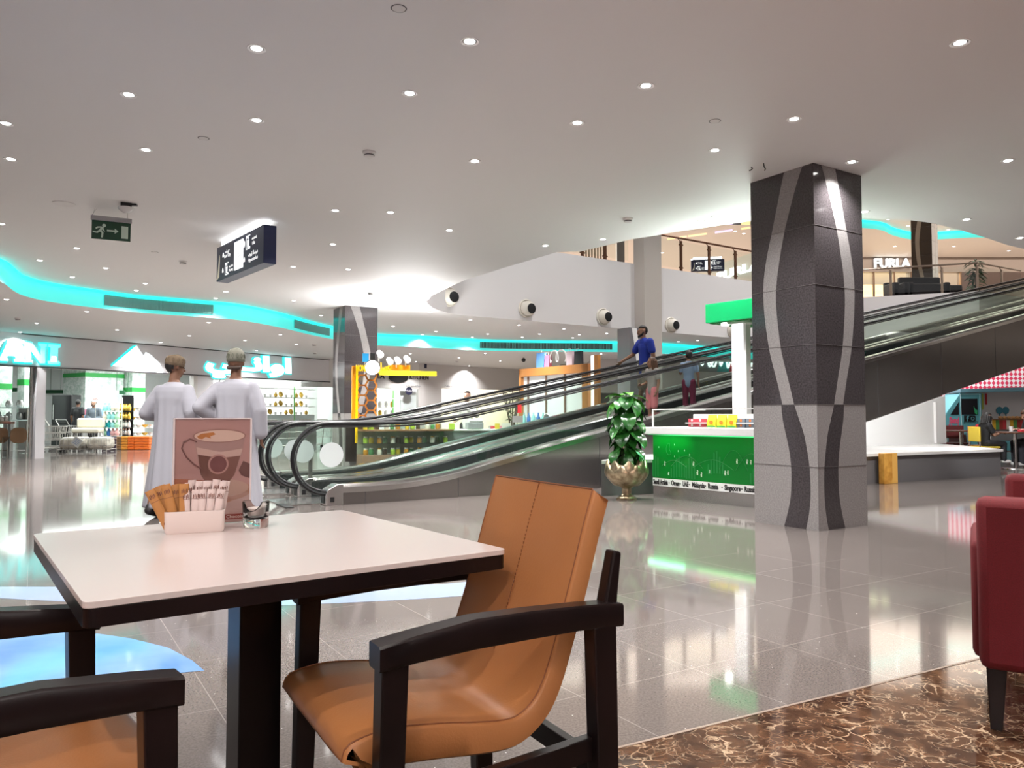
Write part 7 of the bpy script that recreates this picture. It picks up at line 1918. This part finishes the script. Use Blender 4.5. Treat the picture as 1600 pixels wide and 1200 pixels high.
    if beard:
        b2 = MB()
        b2.capsule(hp(-.062, -.03, -.055), hp(0, -.082, -.09), .020, .026, 10); b2.capsule(hp(.062, -.03, -.055), hp(0, -.082, -.09), .020, .026, 10)
        b2.capsule(hp(-.028, -.09, -.036), hp(.028, -.09, -.036), .008, .008, 8); b2.capsule(hp(-.07, -.005, -.01), hp(-.062, -.03, -.055), .013, .018, 8); b2.capsule(hp(.07, -.005, -.01), hp(.062, -.03, -.055), .013, .018, 8)
        b2.build('beard', beard, r, remesh=.008, relax=2)
    return r, j, hp
def shirt(r, j, m, sleeve='short', hem=None, voxel=.012, name='shirt', grow=.018, collar=None):
    mb = MB(); F = (0, 1, 0); g = grow; hem = hem if hem is not None else -.04
    pel = j['pelvis'] + (j['pelvis'] - j['waist']).normalized() * (-hem)
    mb.capsule(pel, j['waist'], .135 + g, .125 + g, 16, .74, F); mb.capsule(j['waist'], j['chest'], .125 + g, .148 + g, 16, .72, F)
    up_ = (j['neck'] - j['chest']).normalized()
    mb.capsule(j['chest'], j['chest'] + up_ * .08, .148 + g, .12 + g, 16, .68, F)
    mb.capsule(j['sa'] * .8 + j['neck'] * .2 - Vector((0, 0, .03)), j['sb'] * .8 + j['neck'] * .2 - Vector((0, 0, .03)), .062 + g, .062 + g, 12)
    mb.capsule(j['neck'] - up_ * .06, j['neck'] - up_ * .005, .078, .066, 12)
    for s in 'ab':
        S_, E, W = j['s' + s], j['e' + s], j['w' + s]
        if sleeve == 'short': mb.capsule(S_, S_.lerp(E, .62), .058 + g, .058 + g * .8, 12)
        else: mb.capsule(S_, E, .058 + g, .047 + g, 12); mb.capsule(E, E.lerp(W, .92), .047 + g, .036 + g * .8, 12)
    o = mb.build(name, m, r, remesh=voxel, relax=3)
    if collar:
        c = MB(); n = j['neck'] - up_ * .012
        c.tube([n + Vector((.068 * math.cos(t), .062 * math.sin(t) - .004, .010 * math.sin(t))) for t in [2 * PI * q / 20 for q in range(20)]], .014, 7, closed=True); c.build('collar', collar, r)
    return o
def trousers(r, j, m, length=1.0, voxel=.012, name='trousers', g=.016):
    mb = MB(); F = (0, 1, 0)
    mb.capsule(j['pelvis'] + Vector((0, 0, -.02)), j['waist'] - Vector((0, 0, .05)), .125 + g, .115 + g, 14, .74, F)
    for s in 'ab':
        P_, K, A = j['p' + s], j['k' + s], j['a' + s]
        if length <= .5: mb.capsule(P_, P_.lerp(K, length * 2), .090 + g, .075 + g, 12)
        else: mb.capsule(P_, K, .088 + g, .064 + g, 12); mb.capsule(K, K.lerp(A, (length - .5) * 2), .062 + g, .05 + g, 12)
    return mb.build(name, m, r, remesh=voxel, relax=3)
def shoes(r, j, m, sole=None):
    for s in 'ab':
        A, T = j['a' + s], j['t' + s]; mb = MB()
        mb.capsule(A + Vector((0, .015, -.045)), T, .048, .042, 12); mb.capsule(A + Vector((0, .0, -.01)), A + Vector((0, .015, -.045)), .046, .048, 10)
        mb.build('shoe', m, r, remesh=.010, relax=2)
sk_brown = mat('skin_brown', (.16, .075, .045), .5); sk_tan = mat('skin_tan', (.32, .17, .11), .5); sk_light = mat('skin_light', (.48, .28, .20), .5)
hr_black = mat('hair_black', (.012, .010, .010), .5); hr_brown = mat('hair_brown', (.09, .04, .02), .5); hr_light = mat('hair_light_brown', (.22, .12, .06), .5)

# ------------------------------------------------------------------ the two men in white robes walking away
m_robe = mat('white_robe', (.31, .305, .34), .8)
nt, b_ = nodes(m_robe)
def kumma(r, hp, m_cap, m_pat, peak):
    """embroidered round cap with a slightly dented crown"""
    mb = MB(); rings = []; sg = 28
    for rr_, z in ((.098, .022), (.1005, .03), (.1005, .06), (.098, .095), (.094, .118), (.075, .132 + peak * .4), (.04, .140 + peak * .8), (.004, .142 + peak)):
        rings.append([hp(rr_ * .90 * math.cos(2 * PI * k / sg), .012 + rr_ * 1.04 * math.sin(2 * PI * k / sg), z + (.006 * math.cos(4 * PI * k / sg) if z > .1 else 0)) for k in range(sg)])
    mb.loft(rings); cap = mb.build('embroidered_cap', m_cap, r, smooth=50)
    mb = MB()
    for z in (.034, .047): mb.tube([hp(.103 * .90 * math.cos(2 * PI * k / 24), .012 + .103 * 1.04 * math.sin(2 * PI * k / 24), z) for k in range(24)], .0022, 5, closed=True)
    for k in range(12):
        a = 2 * PI * k / 12
        pts = [(.101, .058), (.102, .075), (.099, .09), (.095, .108)]
        for da in (-.13, .13): mb.tube([hp(q * .915 * math.cos(a + da * math.sin(PI * i / 3)), .012 + q * 1.055 * math.sin(a + da * math.sin(PI * i / 3)), z) for i, (q, z) in enumerate(pts)], .0024, 5)
    tag(mb.build('embroidery', m_pat, r), kind='stuff')
def robe(r, j, folds, hem=.10, voxel=.011, sway=(0, 0)):
    mb = MB(); rings = []; sg = 72
    tab = [(1.475, .085, .075, 0), (1.45, .13, .09, 0), (1.42, .20, .112, 0), (1.37, .232, .13, .1), (1.30, .232, .14, .45), (1.22, .217, .140, .8), (1.05, .208, .145, 1.15), (.92, .217, .155, 1.3), (.70, .235, .17, 1.1), (.45, .262, .19, 1.25), (.25, .285, .205, 1.4), (hem + .02, .30, .215, 1.5), (hem, .298, .212, 1.5)]
    for z, a, b, f in tab:
        ring = []
        t = 1 - (z - hem) / 1.35
        for k in range(sg):
            th = 2 * PI * k / sg; w = 1 + f * (.030 * math.sin(5 * th + folds + .5 * z) + .030 * math.sin(9 * th + 2.1 * folds + z * 1.5) + .022 * math.sin(15 * th - folds + z * 2))
            ring.append((a * w * math.cos(th) + sway[0] * t * t, b * w * math.sin(th) + sway[1] * t * t, z))
        rings.append(ring)
    mb.loft(rings)
    for s in 'ab':
        S_, E, W = j['s' + s], j['e' + s], j['w' + s]
        mb.capsule(S_ - Vector((0, 0, .01)), S_.lerp(E, .5), .078, .082, 16); mb.capsule(S_.lerp(E, .5), E, .084, .080, 16); mb.capsule(E, E.lerp(W, .85), .080, .074, 16)
        # sleeve creases
        for q in (.25, .45, .65, .8):
            c = S_.lerp(E, q); d = (E - S_).normalized(); sd = d.cross(Vector((0, 1, 0))).normalized(); mb.capsule(c + sd * .066 - d * .03, c + Vector((0, .066, 0)) + d * .04, .020, .020, 8)
    o = mb.build('robe', m_robe, r, remesh=voxel, relax=2)
    return o
m_cap = mat('cap_cloth', (.15, .105, .065), .8); m_cap2 = mat('cap_cloth_pale', (.17, .165, .13), .8); m_emb = mat('cap_thread_brown', (.12, .08, .05), .8); m_emb2 = mat('cap_thread_green', (.10, .11, .08), .8)
m_sandal = mat('sandal_black', (.015, .012, .012), .5)
pL = flr(268, 806); pL.z = 0
r, j, hp = person(pL, math.radians(180 - 14), 1.70, dict(sa=(-.172, 0, 1.385), ea=(-.27, .05, 1.14), wa=(-.275, -.04, .90), ha=(-.275, -.08, .82), sb=(.172, 0, 1.385), eb=(.30, .06, 1.13), wb=(.22, -.20, 1.10), hb=(.16, -.26, 1.12),
     aa=(-.09, -.12, .09), ta=(-.10, -.28, .035), ka=(-.10, -.12, .50), ab=(.10, .22, .13), tb=(.11, .10, .04), kb=(.10, .06, .50)),
     'person in white robe and brown cap walking away, left of the two', sk_brown, hr_black, look=math.radians(-32), nod=.12)
robe(r, j, .6, sway=(0, .04)); kumma(r, hp, m_cap, m_emb, .006); shoes(r, j, m_sandal)
pR = flr(365, 808); pR.z = 0
r, j, hp = person(pR, math.radians(180), 1.735, dict(head=(0, -.01, 1.64), sa=(-.178, 0, 1.385), ea=(-.27, .03, 1.13), wa=(-.275, -.02, .86), ha=(-.272, -.05, .77), ia=(.6, -.8, 0), sb=(.178, .0, 1.385), eb=(.33, .12, 1.17), wb=(.19, -.06, 1.02), hb=(.13, -.10, .99),
     ab=(.10, .12, .10), tb=(.11, -.02, .035)), 'person in white robe and pale green cap with one arm akimbo, right of the two', sk_brown, None, look=0.0)
robe(r, j, 2.3); kumma(r, hp, m_cap2, m_emb2, .028); shoes(r, j, m_sandal)
MB().capsule(hp(-.055, .07, -.045), hp(.055, .07, -.045), .024, .024, 10).build('cropped_hair', mat('hair_grey', (.05, .03, .022), .7), r, remesh=.01, relax=3)

# ------------------------------------------------------------------ bearded man in the blue polo shirt on the far walkway
sM = 6.80; base = wk(sM, WID + .36 + .50); RZ = math.radians(-74)
k_ = 1.70 / 1.75
hand_t = wk(6.62, WID * 2 + .36, .99) - base; hl_ = (Matrix.Rotation(-RZ, 3, 'Z') @ hand_t) / k_
wl_ = hl_ + Vector((.07, .05, .075))
r, j, hp = person(base, RZ, 1.70, dict(head=(0, -.05, 1.62), neck=(0, -.02, 1.465), sa=(-.185, -.02, 1.41), ea=(-.33, -.10, 1.19), wa=tuple(wl_), ha=tuple(hl_), ia=(0, -1, .2), sb=(.19, .02, 1.41), eb=(.235, .07, 1.13), wb=(.225, -.02, .90), hb=(.215, -.05, .82),
     aa=(-.11, -.10, .09), ta=(-.12, -.25, .035), ab=(.10, .10, .09), tb=(.11, -.05, .035)), 'bearded person in blue polo shirt and beige shorts resting a hand on the walkway rail', sk_tan, hr_black, look=math.radians(-6), nod=.10, voxel=.009, beard=hr_black)
m_polo = mat('polo_blue', (.012, .035, .33), .75)
shirt(r, j, m_polo, 'short', -.10, .010, 'polo_shirt', .020, m_polo); trousers(r, j, mat('shorts_beige', (.40, .34, .27), .8), .46, .012, 'shorts'); shoes(r, j, mat('shoe_grey', (.2, .2, .2), .6))
# children on the nearer walkway
b1 = wk(6.55, .55)
r, j, hp = person(b1, math.radians(150), 1.13, dict(sb=(.17, 0, 1.40), eb=(.25, -.08, 1.18), wb=(.20, -.22, 1.40), hb=(.16, -.26, 1.47), ea=(-.24, -.05, 1.15)), 'child in pale blue shirt and maroon trousers standing on the walkway', sk_tan, hr_black, look=.5, child=True)
shirt(r, j, mat('shirt_paleblue', (.30, .42, .62), .8), 'short', -.04, .014); trousers(r, j, mat('trousers_maroon', (.20, .015, .06), .8), 1.0, .014); shoes(r, j, m_white)
b2 = wk(5.75, .62)
r, j, hp = person(b2, math.radians(-60), 1.15, dict(wa=(-.20, -.22, 1.05), ha=(-.17, -.28, 1.08)), 'child in grey printed shirt and pink shorts on the walkway', sk_tan, hr_brown, look=-.3, child=True, longhair=True)
shirt(r, j, mat('shirt_grey', (.36, .34, .32), .8), 'short', -.04, .014); trousers(r, j, mat('shorts_pink', (.62, .20, .22), .8), .5, .014, 'shorts'); shoes(r, j, m_white)

# ------------------------------------------------------------------ shop people
p = at(121.5, 640, 25.2)
r, j, hp = person((p.x, p.y, 0), math.radians(170), 1.60, {}, 'person in black shirt seen from behind beside the black fridge', sk_brown, hr_black, look=.3, voxel=.016)
shirt(r, j, mat('shirt_black', (.012, .012, .014), .7), 'short', -.08, .016); trousers(r, j, mat('trousers_black', (.015, .015, .018), .7), 1.0, .016); shoes(r, j, m_sandal)
p = at(146.5, 640, 25.6)
r, j, hp = person((p.x, p.y, 0), math.radians(8), 1.58, dict(ea=(-.24, .03, 1.13), wa=(-.06, -.20, 1.08), ha=(.02, -.22, 1.09), eb=(.24, .03, 1.13), wb=(.08, -.18, 1.05), hb=(0, -.21, 1.06)), 'bearded person in grey shirt holding his hands together inside the shop', sk_tan, hr_black, voxel=.016, beard=hr_black)
shirt(r, j, mat('shirt_slate', (.13, .16, .19), .7), 'long', -.08, .016); trousers(r, j, mat('trousers_black'), 1.0, .016); shoes(r, j, m_sandal)
p = at(730, 640, 17.1)
r, j, hp = person((p.x, p.y, 0), math.radians(-25), 1.62, dict(eb=(.26, .0, 1.17), wb=(.10, -.16, 1.32), hb=(.05, -.15, 1.40), ea=(-.24, .0, 1.12), wa=(-.18, -.24, 1.05), ha=(-.15, -.32, 1.04)), 'person with dark curly hair and white patterned shirt behind the till counter', sk_light, hr_black, voxel=.014, longhair=False)
shirt(r, j, mat('shirt_pattern', (.68, .66, .64), .8), 'long', -.04, .014); trousers(r, j, mat('trousers_black'), 1.0, .016); shoes(r, j, m_sandal)

# ------------------------------------------------------------------ family at the dining table (seated)
def seated(p, rz, H, label, skin, hair, seat, extra=None, **kw):
    k = H / 1.75; dz = seat / k - .86                      # pelvis bottom on the seat
    J = {}
    for n, v in DEF.items(): J[n] = Vector(v) + Vector((0, 0, dz))
    for s, x in (('a', -1), ('b', 1)):
        J['k' + s] = Vector((x * .11, -.43, seat / k + .06)); J['p' + s] = Vector((x * .09, -.02, seat / k + .08)); ay = max(.09, seat / k - .36)
        J['a' + s] = Vector((x * .11, -.42, ay)); J['t' + s] = J['a' + s] + Vector((x * .01, -.14, -.05))
        J['e' + s] = J['s' + s] + Vector((x * .05, -.12, -.26)); J['w' + s] = J['e' + s] + Vector((-x * .10, -.22, .06)); J['h' + s] = J['w' + s] + Vector((-x * .02, -.09, .0))
    for n, v in (extra or {}).items(): J[n] = J[n] + Vector(v)
    return person(p, rz, H, J, label, skin, hair, voxel=.014, **kw)
r, j, hp = seated(TB + Vector((-.60, 0, 0)), math.radians(90), 1.30, 'seated girl with dark curls in black top and white apron at the table', sk_tan, hr_black, .46, dict(head=(0, -.06, -.01)), nod=.15, child=True, longhair=True)
shirt(r, j, mat('shirt_black'), 'short', .0, .014); MB().capsule(j['waist'] + Vector((0, -.075, -.08)), j['chest'] + Vector((0, -.085, .0)), .10, .095, 12, .5, (0, 1, 0)).build('apron', mat('apron_white', (.68, .67, .66), .8), r, remesh=.014, relax=3); trousers(r, j, mat('trousers_black'), 1.0, .014); shoes(r, j, m_white)
r, j, hp = seated(TB + Vector((-.25, .64, 0)), 0.15, 1.22, 'seated child with short brown hair and red shirt behind the table', sk_light, hr_light, .46, dict(head=(0, -.05, -.01)), nod=.3, child=True, look=-.5)
shirt(r, j, mat('shirt_red', (.45, .02, .04), .8), 'short', .0, .014); trousers(r, j, mat('trousers_dark', (.03, .03, .04), .8), 1.0, .014); shoes(r, j, m_white)
r, j, hp = seated(TB + Vector((.60, .25, 0)), math.radians(-88), 1.62, 'seated person in dark top bending over the table at the right edge', sk_light, hr_brown, .46, dict(head=(0, -.20, -.10), neck=(0, -.12, -.05), chest=(0, -.06, -.02), sa=(0, -.08, -.04), sb=(0, -.08, -.04)), nod=.6)
shirt(r, j, mat('shirt_dark', (.03, .028, .032), .8), 'short', .0, .014); trousers(r, j, mat('trousers_dark'), 1.0, .014); shoes(r, j, m_white)
